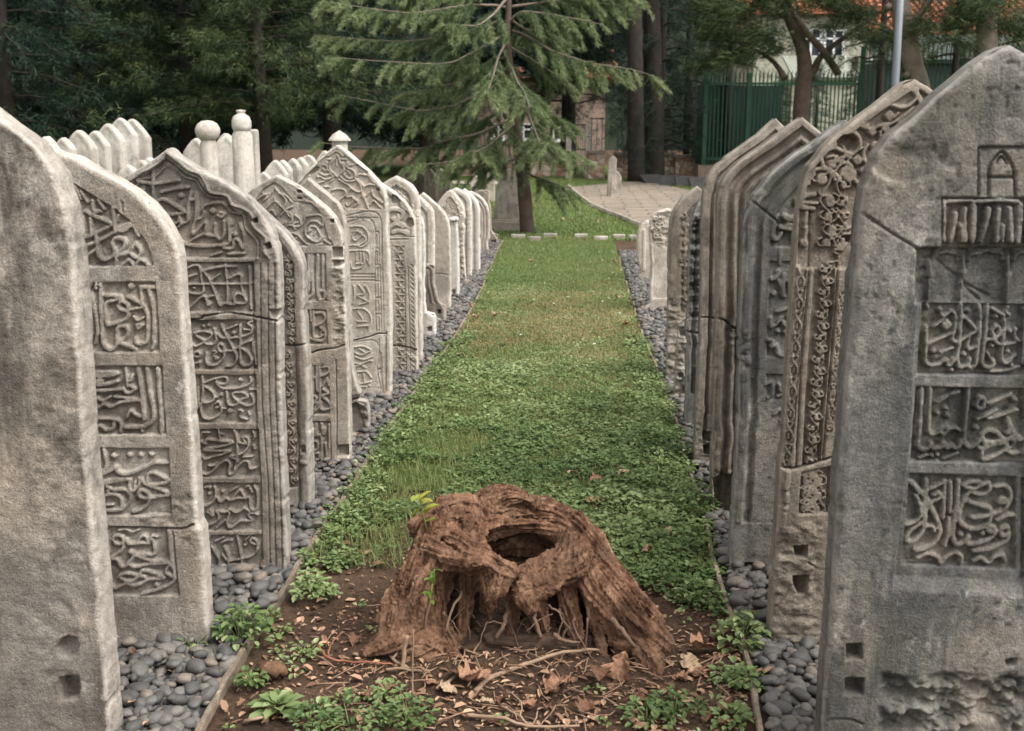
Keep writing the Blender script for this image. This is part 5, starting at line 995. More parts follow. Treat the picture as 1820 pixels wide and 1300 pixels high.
def build_stump():
    vox = 0.004
    lo = np.array([-0.60, -0.16, -0.05]); hi = np.array([0.60, 0.52, 0.50])
    n = np.ceil((hi - lo) / vox).astype(int)
    ax = [lo[k] + vox * np.arange(n[k]) for k in range(3)]
    F = np.full(tuple(n), 1.0, dtype=np.float32)
    def smin(a, b, k):
        h = np.clip(0.5 + 0.5 * (b - a) / k, 0, 1); return b * (1 - h) + a * h - k * h * (1 - h)
    # rotten hollow shell: tapering ring wall open at the top
    X, Y, Z = np.meshgrid(*ax, indexing='ij', sparse=True)
    f = np.clip(Z / 0.36, 0, 1); rx = 0.40 - 0.22 * f ** 0.8; ry = 0.27 - 0.14 * f ** 0.8; xc = 0.0 + 0.0 * f; yc = 0.20 + 0.02 * f
    q = np.sqrt(((X - xc) / rx) ** 2 + ((Y - yc) / ry) ** 2)
    shell = np.abs((q - 1) * ry) - 0.028
    shell = np.maximum(shell, Z - (0.10 + 0.23 * np.clip((Y - 0.10) / 0.16, 0, 1)))
    cave = np.sqrt(((X + 0.01) / 0.29) ** 2 + ((Y + 0.06) / 0.30) ** 2 + ((Z - 0.02) / 0.25) ** 2) - 1
    shell = np.maximum(shell, -cave * 0.22)
    F = np.minimum(F, shell.astype(np.float32))
    si = 0
    for nm, S in strands.items():
        si += 1
        P0s = np.array([[*sp(a, b, c), r] for a, b, c, r in S]); P0s = spline(P0s, 4)
        subs = [P0s]
        if P0s[:, 3].max() > .036 and nm not in ('clod',):
            subs = []; tn_ = np.gradient(P0s[:, :3], axis=0); tn_ /= np.linalg.norm(tn_, axis=1, keepdims=True) + 1e-9
            f1 = np.cross(tn_, [0.13, 0.97, 0.2]); f1 /= np.linalg.norm(f1, axis=1, keepdims=True); f2 = np.cross(tn_, f1); sl_ = np.r_[0, np.cumsum(np.linalg.norm(np.diff(P0s[:, :3], axis=0), axis=1))]
            for j in range(3):
                an = j * 2.094 + sl_ * 4.5 + si * 1.7; Pj = P0s.copy(); Pj[:, :3] += (f1 * np.cos(an)[:, None] + f2 * np.sin(an)[:, None]) * P0s[:, 3:4] * (.50 + .1 * math.sin(si + j)); Pj[:, 3] *= (.60, .52, .56)[j]; subs.append(Pj)
        for P in subs:
         si += .37
         L = np.r_[0, np.cumsum(np.linalg.norm(np.diff(P[:, :3], axis=0), axis=1))]
         for i in range(len(P) - 1):
             a, b = P[i], P[i + 1]; rm = max(a[3], b[3]) + 0.05
             i0 = np.maximum(((np.minimum(a[:3], b[:3]) - rm - lo) / vox).astype(int), 0); i1 = np.minimum(((np.maximum(a[:3], b[:3]) + rm - lo) / vox).astype(int) + 1, n)
             if (i1 <= i0).any(): continue
             sl = tuple(slice(i0[k], i1[k]) for k in range(3))
             x, y, z = np.meshgrid(*[ax[k][i0[k]:i1[k]] for k in range(3)], indexing='ij')
             d = b[:3] - a[:3]; LL = d @ d + 1e-9
             t = np.clip(((x - a[0]) * d[0] + (y - a[1]) * d[1] + (z - a[2]) * d[2]) / LL, 0, 1)
             vx, vy, vz = x - a[0] - t * d[0], y - a[1] - t * d[1], z - a[2] - t * d[2]
             r = a[3] + (b[3] - a[3]) * t; dist = np.sqrt(vx * vx + vy * vy + vz * vz)
             tn = d / math.sqrt(LL); e1 = np.cross(tn, [0.13, 0.97, 0.2]); e1 /= np.linalg.norm(e1); e2 = np.cross(tn, e1)
             ca = (vx * e1[0] + vy * e1[1] + vz * e1[2]) / (dist + 1e-6); sa = (vx * e2[0] + vy * e2[1] + vz * e2[2]) / (dist + 1e-6)
             s = L[i] + t * (L[i + 1] - L[i])
             tw = s * 5.0; c2 = ca * np.cos(tw) - sa * np.sin(tw); s2 = ca * np.sin(tw) + sa * np.cos(tw)
             k0 = vnoise3(c2 * 1.3 + si * 5, s2 * 1.3 + 30, s * 6 + si); k1 = vnoise3(c2 * 3.2 + si * 7, s2 * 3.2 + 20, s * 4.0 + si); k2 = vnoise3(c2 * 9.0 + si * 3, s2 * 9.0 + 9, s * 4.0 + si)
             crk = np.exp(-(vnoise3(c2 * 4.0 + si * 2, s2 * 4.0 + 50, s * 2.2 + si) / 0.06) ** 2)
             lobe = np.abs(np.cos(1.5 * (np.arctan2(s2, c2) + 1.2 * k0)))
             disp = -r * 0.55 * crk + r * (0.30 * k0 + 0.30 * (lobe - 0.6) + 0.62 * (2 * np.abs(k1) - 0.36) + 0.48 * (2 * np.abs(k2) - 0.36))
             v = (dist - r - disp) * 0.85
             F[sl] = smin(F[sl], v.astype(np.float32), 0.005)
    # overall bark roughness
    xs_, ys_, zs_ = np.meshgrid(ax[0], ax[1], ax[2], indexing='ij')
    band = np.abs(F) < 0.04
    xb, yb, zb = xs_[band], ys_[band], zs_[band]
    F[band] += (0.018 * vnoise3(xb * 13 + 9, yb * 13, zb * 9) + 0.006 * (2 * np.abs(vnoise3(xb * 34, yb * 34, zb * 15)) - .3) + 0.005 * vnoise3(xb * 75 + 5, yb * 75, zb * 34) + 0.006 * vnoise3(xb * 130, yb * 130 + 3, zb * 70)).astype(np.float32)
    # surface nets
    ins = F < 0
    c = np.zeros((n[0] - 1, n[1] - 1, n[2] - 1), np.int8)
    for i in (0, 1):
        for j in (0, 1):
            for k in (0, 1): c += ins[i:n[0] - 1 + i, j:n[1] - 1 + j, k:n[2] - 1 + k]
    act = (c > 0) & (c < 8); vid = np.full(c.shape, -1, int); I = np.argwhere(act); vid[act] = np.arange(len(I))
    acc_ = np.zeros((len(I), 3)); cnt = np.zeros(len(I))
    corners = [(i, j, k) for i in (0, 1) for j in (0, 1) for k in (0, 1)]
    fv = {cc: F[I[:, 0] + cc[0], I[:, 1] + cc[1], I[:, 2] + cc[2]] for cc in corners}
    for a in corners:
        for axis in range(3):
            if a[axis] == 0:
                b = list(a); b[axis] = 1; b = tuple(b); fa, fb = fv[a], fv[b]; m = (fa < 0) != (fb < 0)
                t = np.where(m, fa / (fa - fb + 1e-12), 0); p = np.zeros((len(I), 3)); p[:] = a; p[:, axis] = t
                acc_[m] += p[m]; cnt[m] += 1
    V = lo + (I + acc_ / cnt[:, None]) * vox
    Q = []
    for axis in range(3):
        o1, o2 = (axis + 1) % 3, (axis + 2) % 3
        s0 = [slice(None)] * 3; s1 = [slice(None)] * 3; s0[axis] = slice(0, -1); s1[axis] = slice(1, None)
        ch = ins[tuple(s0)] != ins[tuple(s1)]
        E = np.argwhere(ch); E = E[(E[:, o1] > 0) & (E[:, o2] > 0) & (E[:, o1] < n[o1] - 1) & (E[:, o2] < n[o2] - 1)]
        def at(d1, d2):
            p = E.copy(); p[:, o1] += d1; p[:, o2] += d2; return vid[p[:, 0], p[:, 1], p[:, 2]]
        q_ = np.stack([at(-1, -1), at(0, -1), at(0, 0), at(-1, 0)], 1)
        fl = ins[E[:, 0], E[:, 1], E[:, 2]]; q_[~fl] = q_[~fl][:, ::-1]
        Q.append(q_)
    Q = np.concatenate(Q); Q = Q[(Q >= 0).all(1)]
    return V, Q
sv_, sq_ = build_stump()
def bark_mat():
    m, nt, b = new_mat('stump_wood'); v = mapping(nt, rnd=False); vz = mapping(nt, (1, 1, 0.35), rnd=False)
    c = ramp(nt, noise_node(nt, vz, 17, 9, 0.75, 0.8), [(0.28, (0.016, 0.008, 0.005)), (0.44, (0.088, 0.043, 0.025)), (0.56, (0.205, 0.108, 0.063)), (0.70, (0.41, 0.26, 0.17))])
    c = mixc(nt, ramp(nt, noise_node(nt, v, 7, 6, 0.6), [(0.45, (0, 0, 0)), (0.7, (0.6, 0.6, 0.6))]), c, (0.235, 0.145, 0.092))
    c = mixc(nt, ramp(nt, noise_node(nt, v, 90, 4, 0.7), [(0.32, (0.5, 0.5, 0.5)), (0.48, (0, 0, 0))]), c, (0.035, 0.021, 0.013))
    nt.links.new(c, b.inputs['Base Color']); b.inputs['Roughness'].default_value = 0.88; b.inputs['Specular IOR Level'].default_value = 0.2
    bump(nt, b, noise_node(nt, vz, 75, 8, 0.8, 0.5), 0.85, 0.012); return m
M_BARK = bark_mat()
stump = empty('tree_stump', tuple(SO)); tag(stump, 'hollow twisted brown tree stump rotting in the middle of the aisle', 'tree stump')
link('trunk_shell', mesh_np('trunk_shell', sv_, sq_, True), M_BARK, stump)
# dark rotted heartwood filling the back of the hollow
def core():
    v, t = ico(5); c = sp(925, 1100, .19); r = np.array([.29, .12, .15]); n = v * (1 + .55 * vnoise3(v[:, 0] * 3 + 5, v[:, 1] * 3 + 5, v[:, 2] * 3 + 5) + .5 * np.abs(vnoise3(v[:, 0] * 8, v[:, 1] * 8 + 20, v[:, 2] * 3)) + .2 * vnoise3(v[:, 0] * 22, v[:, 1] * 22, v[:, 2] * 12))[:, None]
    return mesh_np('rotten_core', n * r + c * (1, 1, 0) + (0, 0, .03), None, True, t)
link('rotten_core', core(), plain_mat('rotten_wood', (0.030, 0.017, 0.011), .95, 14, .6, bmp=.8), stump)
def heap():
    v, t = ico(5); n = v * (1 + .5 * vnoise3(v[:, 0] * 4 + 9, v[:, 1] * 4, v[:, 2] * 4) + .5 * np.abs(vnoise3(v[:, 0] * 11, v[:, 1] * 11 + 20, v[:, 2] * 9)) + .3 * vnoise3(v[:, 0] * 26, v[:, 1] * 26, v[:, 2] * 26))[:, None]
    return mesh_np('debris_heap', n * np.array([.27, .13, .085]) + sp(925, 1150, .06) * (1, 1, 0), None, True, t)
link('debris_heap', heap(), plain_mat('rotted_debris', (0.062, 0.037, 0.024), .95, 22, .6, bmp=.9), stump)
# dead rootlets hanging in the hollow (parts of the stump)
M_ROOT = plain_mat('rootlet', (0.13, 0.08, 0.052), 0.8, 20, 0.4)
def polyt(mb, P, r0, r1, n=6, wob=0.006):
    P = spline(np.asarray(P, float), 5); P = P + RS.normal(0, wob * .3, P.shape); mb.tube(P, np.linspace(r0, r1, len(P)), n)
mb = MB()
for k in range(40):
    x = RS.uniform(750, 1095); y0 = RS.uniform(1050, 1110); dy = RS.uniform(-.05, .12)
    a = sp(x, y0, dy); bpt = sp(x + RS.normal(0, 28), RS.uniform(1120, 1185), dy + RS.uniform(-.06, .02)); mid = (a + bpt) / 2 + RS.normal(0, .02, 3)
    polyt(mb, [a, mid, bpt], RS.uniform(.002, .006), .001)
polyt(mb, [sp(905, 1085, -.02), sp(895, 1110, -.05), sp(882, 1135, -.06)], .008, .006); polyt(mb, [sp(950, 1085, -.03), sp(953, 1110, -.04), sp(961, 1133, -.05)], .007, .006)
polyt(mb, [sp(1085, 1100, -.02), sp(1105, 1120, -.05), sp(1130, 1150, -.07)], .01, .005); polyt(mb, [sp(985, 1128, -.05), sp(1005, 1140, -.06), sp(1035, 1142, -.06)], .008, .003)
o = mb.build('rootlets', M_ROOT, stump, True); o['kind'] = 'stuff'

# ---------------------------------------------------------------- loose twigs, leaves, litter
def gz(px, py, z=0.012): p = ground(px, py, z); return p
twigs = [('thin reddish bare twig lying on the soil left of the stump', [(566, 1147), (582, 1168), (612, 1176), (650, 1177), (700, 1181)], .004, .0025), ('forked bare twig poking out at the left foot of the stump', [(678, 1150), (700, 1172), (725, 1188), (762, 1192)], .006, .003), ('pale bent twig crossing in front of the stump at left', [(686, 1190), (720, 1190), (768, 1196)], .005, .003),
 ('long bare branch slanting across the hollow of the stump', [(845, 1230), (870, 1206), (930, 1182), (1000, 1160), (1065, 1155)], .009, .004), ('thin grey branch lying across the bottom of the picture', [(830, 1272), (890, 1276), (940, 1290), (1030, 1290)], .006, .003), ('forked grey twig in the litter below the stump', [(890, 1254), (925, 1275), (945, 1288), (957, 1265)], .004, .002),
 ('short pale stick resting on the pebble edge at lower left', [(435, 1282), (475, 1273)], .005, .004), ('brown stick among weeds at lower left', [(600, 1228), (612, 1240), (625, 1252)], .004, .003), ('upright dead stem beside the left root of the stump', [(715, 1190), (718, 1160), (724, 1130)], .007, .006), ('dark stick standing at the left side of the stump front', [(733, 1235), (734, 1190), (735, 1120)], .003, .002), ('curled pale rootlet in the litter left of the stump', [(700, 1250), (712, 1262), (735, 1258), (760, 1266)], .004, .002), ('short stick in litter under the stump', [(775, 1225), (800, 1210), (835, 1180)], .006, .004)]
M_TWIG = plain_mat('twig', (0.24, 0.16, 0.105), 0.8, 25, 0.35); M_TWIG_R = plain_mat('twig_red', (0.22, 0.085, 0.05), 0.7, 25, 0.3)
for i, (lb, P, r0, r1) in enumerate(twigs):
    mb = MB()
    if i in (8, 9): b0 = gz(*P[0]); Q3 = [b0] + [at_y(x, y, b0[1] + .01) for x, y in P[1:]]
    elif i == 3: b0 = gz(*P[0], .01); Q3 = [b0] + [at_y(x, y, b0[1] + .05 * k) for k, (x, y) in enumerate(P[1:], 1)]
    else: Q3 = [gz(x, y, .014 + .01 * (k % 2)) for k, (x, y) in enumerate(P)]
    polyt(mb, Q3, r0, r1, 7, .004)
    if i in (0, 1, 5):
        c0 = Q3[1]; polyt(mb, [c0, c0 + [RS.normal(0, .03), .03, .03], c0 + [RS.normal(0, .05), .06, .05]], r0 * .7, r1 * .6)
    tag(mb.build('twig', M_TWIG_R if i == 0 else M_TWIG, None, True), lb, 'twig')
def dry_leaf_mesh(seed, lob=0.25):
    rs = np.random.RandomState(seed); nu, nv_ = 25, 11
    u = np.linspace(0, 1, nu); v = np.linspace(-1, 1, nv_)
    wd = (np.sin(np.pi * u ** 0.75) ** .7 * (0.26 + 0.30 * np.abs(np.sin(u * 9.4 + rs.rand() * .6)) ** 1.5 * (1.15 - .6 * u)) + 0.012)
    X = np.repeat(u[:, None], nv_, 1); Yv = wd[:, None] * v[None]
    cu = rs.uniform(.8, 2.4); Z = cu * 0.45 * Yv ** 2 / (wd.max() + 1e-6) + rs.uniform(-.5, .5) * 0.5 * (X - .5) ** 2 + 0.34 * fbm(X * 3 + seed, Yv * 4, 4) - .05 * np.exp(-(Yv / .03) ** 2)
    ang = rs.uniform(-.6, .6) * X; Yr = Yv * np.cos(ang) - Z * np.sin(ang); Zr = Yv * np.sin(ang) + Z * np.cos(ang)
    P = np.stack([X - .5, Yr, Zr - Zr.min()], -1).reshape(-1, 3); idx = np.arange(nu * nv_).reshape(nu, nv_)
    Q = np.stack([idx[:-1, :-1], idx[1:, :-1], idx[1:, 1:], idx[:-1, 1:]], -1).reshape(-1, 4); return mesh_np('dry_leaf', P, Q, True)
def dry_mat(name, c):
    return plain_mat(name, c, 0.8, 9, 0.5, bmp=0.4)
DM = [dry_mat('dry_leaf_tan', (0.26, 0.14, 0.085)), dry_mat('dry_leaf_brown', (0.14, 0.07, 0.042)), dry_mat('dry_leaf_pale', (0.33, 0.235, 0.15))]
DL = []
for k in range(6):
    me = dry_leaf_mesh(k); me.materials.append(DM[k % 3]); DL.append(me)
def dleaf(px, py, s, k, lb, z=0.006, rot=None, tilt=0.25, grp=None):
    p = gz(px, py, z); o = bpy.data.objects.new('dry_leaf', DL[k]); COL.objects.link(o); o.location = p; o.scale = (s * .8,) * 3; o.rotation_euler = (RS.normal(0, tilt), RS.normal(0, tilt), RS.uniform(0, 6.28) if rot is None else rot); tag(o, lb, 'dry leaf', grp); return o
dleaf(1250, 1158, .115, 0, 'large tan curled dry leaf right of the stump near the pebble edge', .02, .3); dleaf(1225, 1180, .085, 2, 'pale dry leaf just under the large curled one right of the stump', .02, 1.2); dleaf(836, 1212, .10, 3, 'tan broken dry leaf in front of the stump, left of the slanting branch', .03, .6, .5); dleaf(815, 1200, .08, 4, 'dark brown dry leaf tucked against the stump front', .03, 2.0, .5)
dleaf(998, 1225, .11, 0, 'broad pinkish-tan dry leaf before the stump hollow', .02, .1, .4); dleaf(1112, 1185, .11, 3, 'upright tan dry leaf leaning on the right front of the stump', .05, 1.4, .9); dleaf(1060, 1200, .09, 4, 'oak-like brown dry leaf right of the stump hollow', .04, 1.7, .8); dleaf(468, 1212, .06, 1, 'small crumpled brown dry leaf in the litter round the stump', .01, .15, .1, 'dry leaves round the stump'); dleaf(860, 1205, .07, 0, 'small orange-tan dry leaf in front of the stump', .04, 1.0, .6)
for (x, y) in [(800, 1235), (765, 1218), (905, 1240), (940, 1248), (1040, 1250), (1090, 1225), (1180, 1230), (1215, 1210), (1240, 1200), (690, 1225), (655, 1240), (870, 1255), (1130, 1245), (980, 1262), (1285, 1262), (640, 1140), (560, 1085), (1290, 1240)]:
    dleaf(x + RS.normal(0, 5), y + RS.normal(0, 4), RS.uniform(.04, .075), RS.randint(5), 'small crumpled brown dry leaf in the litter round the stump', .01, grp='dry leaves round the stump')
for (x, y) in [(1110, 842), (1150, 980), (1190, 945), (1112, 578), (1095, 466), (1005, 440), (985, 425), (945, 465), (1025, 415), (835, 545), (845, 565), (822, 632), (1060, 855), (1125, 600), (1052, 895), (1100, 530), (1045, 400), (985, 375), (1065, 395), (1000, 390), (1020, 845), (1130, 610), (935, 405), (880, 560)]:
    dleaf(x, y, RS.uniform(.05, .085), (0, 2, 3, 5)[RS.randint(4)], 'fallen tan leaf lying on the green aisle or lawn', .035, grp='fallen leaves on the grass')

# lump of rotten bark on the edging
mb = MB(); P = [ground(452, 1200), ground(470, 1192, .03), ground(490, 1190, .035), ground(512, 1196)]; mb.tube(spline(np.array(P), 6), np.r_[np.linspace(.012, .028, 9), np.linspace(.028, .01, 10)], 9, jit=.7); tag(mb.build('bark_piece', M_BARK, None, True), 'lump of rotten reddish-brown bark by the left edging strip, beside the bushy weed', 'bark piece')
# ================================================================ grass, weeds
def leaves(P, az, pitch, L, W, fold=0.25, curl=0.2, kind=0):
    """vectorised little leaves: 6-vertex folded blades. returns verts (n*6,3), quads"""
    n = len(P); P = np.asarray(P); d = np.stack([np.cos(az) * np.cos(pitch), np.sin(az) * np.cos(pitch), np.sin(pitch)], 1)
    s = np.stack([-np.sin(az), np.cos(az), np.zeros(n)], 1); u = np.cross(d, s); u *= np.sign(u[:, 2:3] + 1e-9)
    L = np.broadcast_to(L, (n,))[:, None]; W = np.broadcast_to(W, (n,))[:, None]
    a1, a2, w1, w2 = ((0.30, 0.74, 0.50, 0.44), (0.35, 0.75, .5, .32))[kind]
    v = np.stack([P, P + d * L * a1 + s * W * w1 + u * W * fold, P + d * L * a2 + s * W * w2 + u * (W * fold - L * curl * .4), P + d * L - u * L * curl, P + d * L * a2 - s * W * w2 + u * (W * fold - L * curl * .4), P + d * L * a1 - s * W * w1 + u * W * fold], 1)
    i = np.arange(n)[:, None] * 6
    q = np.concatenate([i + np.array([0, 5, 4, 3]), i + np.array([0, 3, 2, 1])])
    return v.reshape(-1, 3), q
def blades(P, az, lean, L, W):
    n = len(P); d = np.stack([np.cos(az), np.sin(az), np.zeros(n)], 1); s = np.stack([-np.sin(az), np.cos(az), np.zeros(n)], 1); z = np.array([0, 0, 1.0])
    L = L[:, None]; W = np.broadcast_to(W, (n,))[:, None]; lean = lean[:, None]
    m = P + z * L * .55 + d * L * lean * .3; t = P + z * L * (1 - .35 * lean) + d * L * lean
    v = np.stack([P - s * W * .5, P + s * W * .5, m + s * W * .4, m - s * W * .4, t], 1); i = np.arange(n)[:, None] * 5
    return v.reshape(-1, 3), i + np.array([0, 1, 2, 3]), i + np.array([3, 2, 4])
M_WEED = leaf_mat('weed_leaf', (0.062, 0.104, 0.034), (0.150, 0.205, 0.074), (0.290, 0.335, 0.160), 0.5, 0.3)
M_GRASS = leaf_mat('grass_blade', (0.30, 0.235, 0.115), (0.170, 0.205, 0.072), (0.140, 0.200, 0.066), 0.55, 0.3)
def aisle_points(n, y0, y1, margin=0.0):
    y = RS.uniform(y0, y1, n); a = kerb_x(KL, y) - margin; b = kerb_x(KR, y) + margin; return a + (b - a) * RS.rand(n), y
def shadow_free(x, y):   # nothing grows inside the stump or on the bare soil in front of it
    d = np.hypot((x - SO[0] - 0.0) / 0.47, (y - SO[1] - 0.16) / 0.32)
    return d > 1.0
wv, wq, wt = [], [], []; off_ = 0
def put(lst, v, q, tone, per=6):
    global off_
    lst[0].append(v); lst[1].append(q + lst[3][0]); lst[2].append(np.repeat(tone, per)); lst[3][0] += len(v)
WE = ([], [], [], [0])
# lush broad-leaved weeds: plants made of leaves round a centre
def weeds(x, y, size, nl, hgt, tone0, sc=1.0, droop=0.0):
    n = len(x)
    k = nl
    cx = np.repeat(x, k); cy = np.repeat(y, k); sz = np.repeat(size, k); hg = np.repeat(hgt, k); m = n * k
    az = RS.uniform(0, 2 * np.pi, m); r = np.sqrt(RS.rand(m)) * sz
    z = hg * (1 - 0.55 * (r / (sz + 1e-6)) ** 2) * RS.uniform(.45, 1.05, m) + 0.006
    P = np.stack([cx + np.cos(az) * r, cy + np.sin(az) * r, z], 1)
    L = RS.uniform(.011, .029, m) * sc; W = L * RS.uniform(.55, .9, m)
    v, q = leaves(P, az + RS.normal(0, .5, m), RS.normal(.12 - droop, .38, m), L, W, RS.uniform(.05, .3), .12)
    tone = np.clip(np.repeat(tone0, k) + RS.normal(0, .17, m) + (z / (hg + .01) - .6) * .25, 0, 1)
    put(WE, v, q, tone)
n = 3000; x, y = aisle_points(n, 3.15, 7.4)
lush = fbm(x * 1.5 + 3, y * 1.5, 3) + .5 * fbm(x * 5, y * 5 + 4, 2)
ok = shadow_free(x, y) & ((y > 3.80 + 0.30 * fbm(x * 3, y * 3 + 9, 3) - 1.4 * np.clip(x - SO[0] - .30, 0, .34) - .5 * np.clip(SO[0] - .36 - x, 0, .4)) & (lush > -0.30) & (RS.rand(n) < np.clip((8.6 - y) / 2.4, 0, 1)))
x, y = x[ok], y[ok]; lu = lush[ok]
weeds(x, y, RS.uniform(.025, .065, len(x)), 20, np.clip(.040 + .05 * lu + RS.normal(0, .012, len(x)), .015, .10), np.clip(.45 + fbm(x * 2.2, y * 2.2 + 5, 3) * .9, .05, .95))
n = 130; x = RS.uniform(-1.1, .9, n); y = RS.uniform(2.5, 3.7, n); ok = (x > kerb_x(KL, y) + .04) & (x < kerb_x(KR, y) - .04) & ((np.hypot((x - SO[0]) / .62, (y - SO[1]) / .42) > 1) | (RS.rand(n) < .06)); x, y = x[ok], y[ok]; weeds(x, y, RS.uniform(.012, .035, len(x)), 9, RS.uniform(.012, .035, len(x)), RS.uniform(.2, .9, len(x)), .75)
# taller fringe along the kerbs and round the back of the stump
for K, sg in ((KL, 1), (KR, -1)):
    y = RS.uniform(4.1, 8.5, 130); x = kerb_x(K, y) + sg * RS.uniform(.0, .14, 130); weeds(x, y, RS.uniform(.03, .06, 130), 20, RS.uniform(.04, .085, 130), RS.uniform(.3, .7, 130))
# low clover and dry mown mix in the middle distance
n = 5200; x, y = aisle_points(n, 6.2, 13.0); ok = RS.rand(n) < np.clip((y - 5.6) / 1.6, 0, 1); x, y = x[ok], y[ok]
weeds(x, y, RS.uniform(.02, .05, len(x)), 7, np.clip(.022 + .03 * fbm(x * 1.3, y * 1.3, 3), .008, .05), np.clip(.5 + fbm(x * 1.7 + 8, y * 1.7, 3) * .9, 0, 1), .8)
tag(link('weed_carpet', (lambda me: (attr(me, 'tone', np.concatenate(WE[2])), me)[1])(mesh_np('weed_carpet', np.concatenate(WE[0]), np.concatenate(WE[1]), False)), M_WEED), 'low green broad-leaved weeds and clover carpeting the aisle', kind='stuff')
# grass blades
GV, GQ, GT, GA = [], [], [], []; go = 0
def grass(x, y, L, W, tone, lean=.5):
    global go
    n = len(x); P = np.stack([x, y, np.full(n, .004)], 1); v, q, t = blades(P, RS.uniform(0, 6.28, n), np.abs(RS.normal(0, lean, n)), L, W)
    GV.append(v); GQ.append(q + go); GT.append(t + go); GA.append(np.repeat(tone, 5)); go += len(v)
n = 30000; x, y = aisle_points(n, 3.7, 7.4); ok = shadow_free(x, y) & (y > 3.85); x, y = x[ok], y[ok]
grass(x, y, RS.uniform(.02, .075, len(x)), .003, np.clip(RS.normal(.66, .28, len(x)), 0, 1), .8)
n = 52000; x, y = aisle_points(n, 6.6, 13.2); d_ = fbm(x * .9, y * .9 + 2, 4) * 1.5 + .45 - np.exp(-((y - 9.2) / 2.2) ** 2) * .36
grass(x, y, RS.uniform(.015, .045, n), .005, np.clip(d_ + RS.normal(0, .22, n), 0, 1), .9)
n = 42000; x, y = aisle_points(n, 11.5, 16.0); grass(x, y, RS.uniform(.02, .055, n), .007, np.clip(.75 + fbm(x, y, 3) * .6 + RS.normal(0, .15, n), 0, 1), .7)
n = 60000; x = RS.uniform(-3.2, 4.5, n); y = 15.8 + 18 * RS.rand(n) ** 1.4; ok = ~inside(x, y, PATH[:, :2]); x, y = x[ok], y[ok]; n = len(x); grass(x, y, RS.uniform(.03, .07, n), .016, np.clip(.8 + fbm(x * .7, y * .7, 3) * .5 + RS.normal(0, .12, n), 0, 1), .6)
n = 9000; x = RS.uniform(-7, -2.8, n); y = 4 + 14 * RS.rand(n); grass(x, y, RS.uniform(.04, .08, n), .012, np.clip(.8 + RS.normal(0, .12, n), 0, 1), .6)
n = 16000; x = RS.uniform(1.6, 7, n); y = 2 + 14 * RS.rand(n); grass(x, y, RS.uniform(.03, .07, n), .012, np.clip(.75 + RS.normal(0, .15, n), 0, 1), .6)
gme = mesh_np('grass', np.concatenate(GV), np.concatenate(GQ), False, np.concatenate(GT)); attr(gme, 'tone', np.concatenate(GA))
tag(link('grass', gme, M_GRASS), 'short grass, partly dry, growing along the aisle and the far lawn', kind='stuff')
# white daisies
mb = MB()
for k in range(26):
    x, y = aisle_points(1, 8, 15.5); c = np.array([x[0], y[0], RS.uniform(.03, .06)])
    for a in np.linspace(0, 6.28, 7)[:-1]:
        d = np.array([math.cos(a), math.sin(a), .25]); s = np.array([-math.sin(a), math.cos(a), 0]); mb.add([c, c + d * .008 + s * .004, c + d * .013, c + d * .008 - s * .004], [[0, 1, 2, 3]])
tag(mb.build('daisies', plain_mat('petal', (0.75, 0.74, 0.68), .6)), 'tiny white daisies dotted in the grass', kind='stuff')
# single weeds that stand out
def weed(px, py, size, hgt, nl, label, tone=.5, sc=1.0, rosette=False, mat=None):
    p = ground(px, py); n = nl; az = RS.uniform(0, 6.28, n); r = np.sqrt(RS.rand(n)) * size
    if rosette:
        az = np.arange(n) * 2.4; r = np.linspace(.1, 1, n) * size * .35; z = .012 + .02 * (1 - r / size / .35); P = np.stack([np.cos(az) * r, np.sin(az) * r, z], 1)
        v, q = leaves(P, az, np.linspace(.9, .12, n), np.linspace(.45, 1, n) * size, np.linspace(.3, .5, n) * size, .15, .25)
    else:
        z = hgt * (1 - .6 * (r / size) ** 2) * RS.uniform(.3, 1.05, n) + .008; P = np.stack([np.cos(az) * r, np.sin(az) * r, z], 1); L = RS.uniform(.016, .034, n) * sc
        v, q = leaves(P, az + RS.normal(0, .5, n), RS.normal(.1, .4, n), L, L * RS.uniform(.5, .85, n), .2, .15)
    me = mesh_np('foliage', v, q, False); attr(me, 'tone', np.repeat(np.clip(tone + RS.normal(0, .2, n), 0, 1), 6))
    root = empty('weed', tuple(p)); tag(root, label, 'weed'); link('foliage', me, M_WEED, root)
    mb = MB()
    for k in range(9 if not rosette else 4):
        a = RS.uniform(0, 6.28); e = RS.uniform(.3, .9) * size; mb.tube([(0, 0, -.01), (math.cos(a) * e * .5, math.sin(a) * e * .5, hgt * .5), (math.cos(a) * e, math.sin(a) * e, hgt * .85)], [.0022, .0016, .001], 5)
    mb.build('stem', M_WEED_STEM, root, True); return root
M_WEED_STEM = plain_mat('weed_stem', (0.12, 0.16, 0.05), .6)
weed(430, 1148, .085, .13, 190, 'bushy green weed on the pebbles beside the foot of the second left headstone', .35)
weed(493, 1266, .075, .05, 22, 'pale green leaf rosette on bare soil at lower left', .6, rosette=True)
weed(447, 1222, .04, .05, 60, 'small dark green weed against the left edging strip near the bottom', .25, .8)
weed(480, 1112, .035, .05, 50, 'small green tuft on the pebbles at the left edging strip', .35, .8)
weed(620, 1284, .13, .04, 170, 'wide low weed patch at the bottom edge, left of centre', .22, .72)
weed(725, 1282, .075, .05, 120, 'loose low weed patch at the bottom edge, below the stump', .22, .75)
weed(545, 1165, .045, .03, 40, 'yellow-green seedlings on the soil left of the stump', .75, .8)
weed(1318, 1150, .085, .11, 170, 'bright green bushy weed spilling over the right edging strip', .65)
weed(1240, 918, .085, .12, 180, 'dark green weed clump against the right kerb, below the fluted headstones', .3)
weed(1200, 1268, .075, .055, 110, 'weed patch near the bottom edge, right of the stump', .2, .75)
weed(1298, 1215, .06, .05, 70, 'small weeds among litter beside the right edging strip', .4, .9)
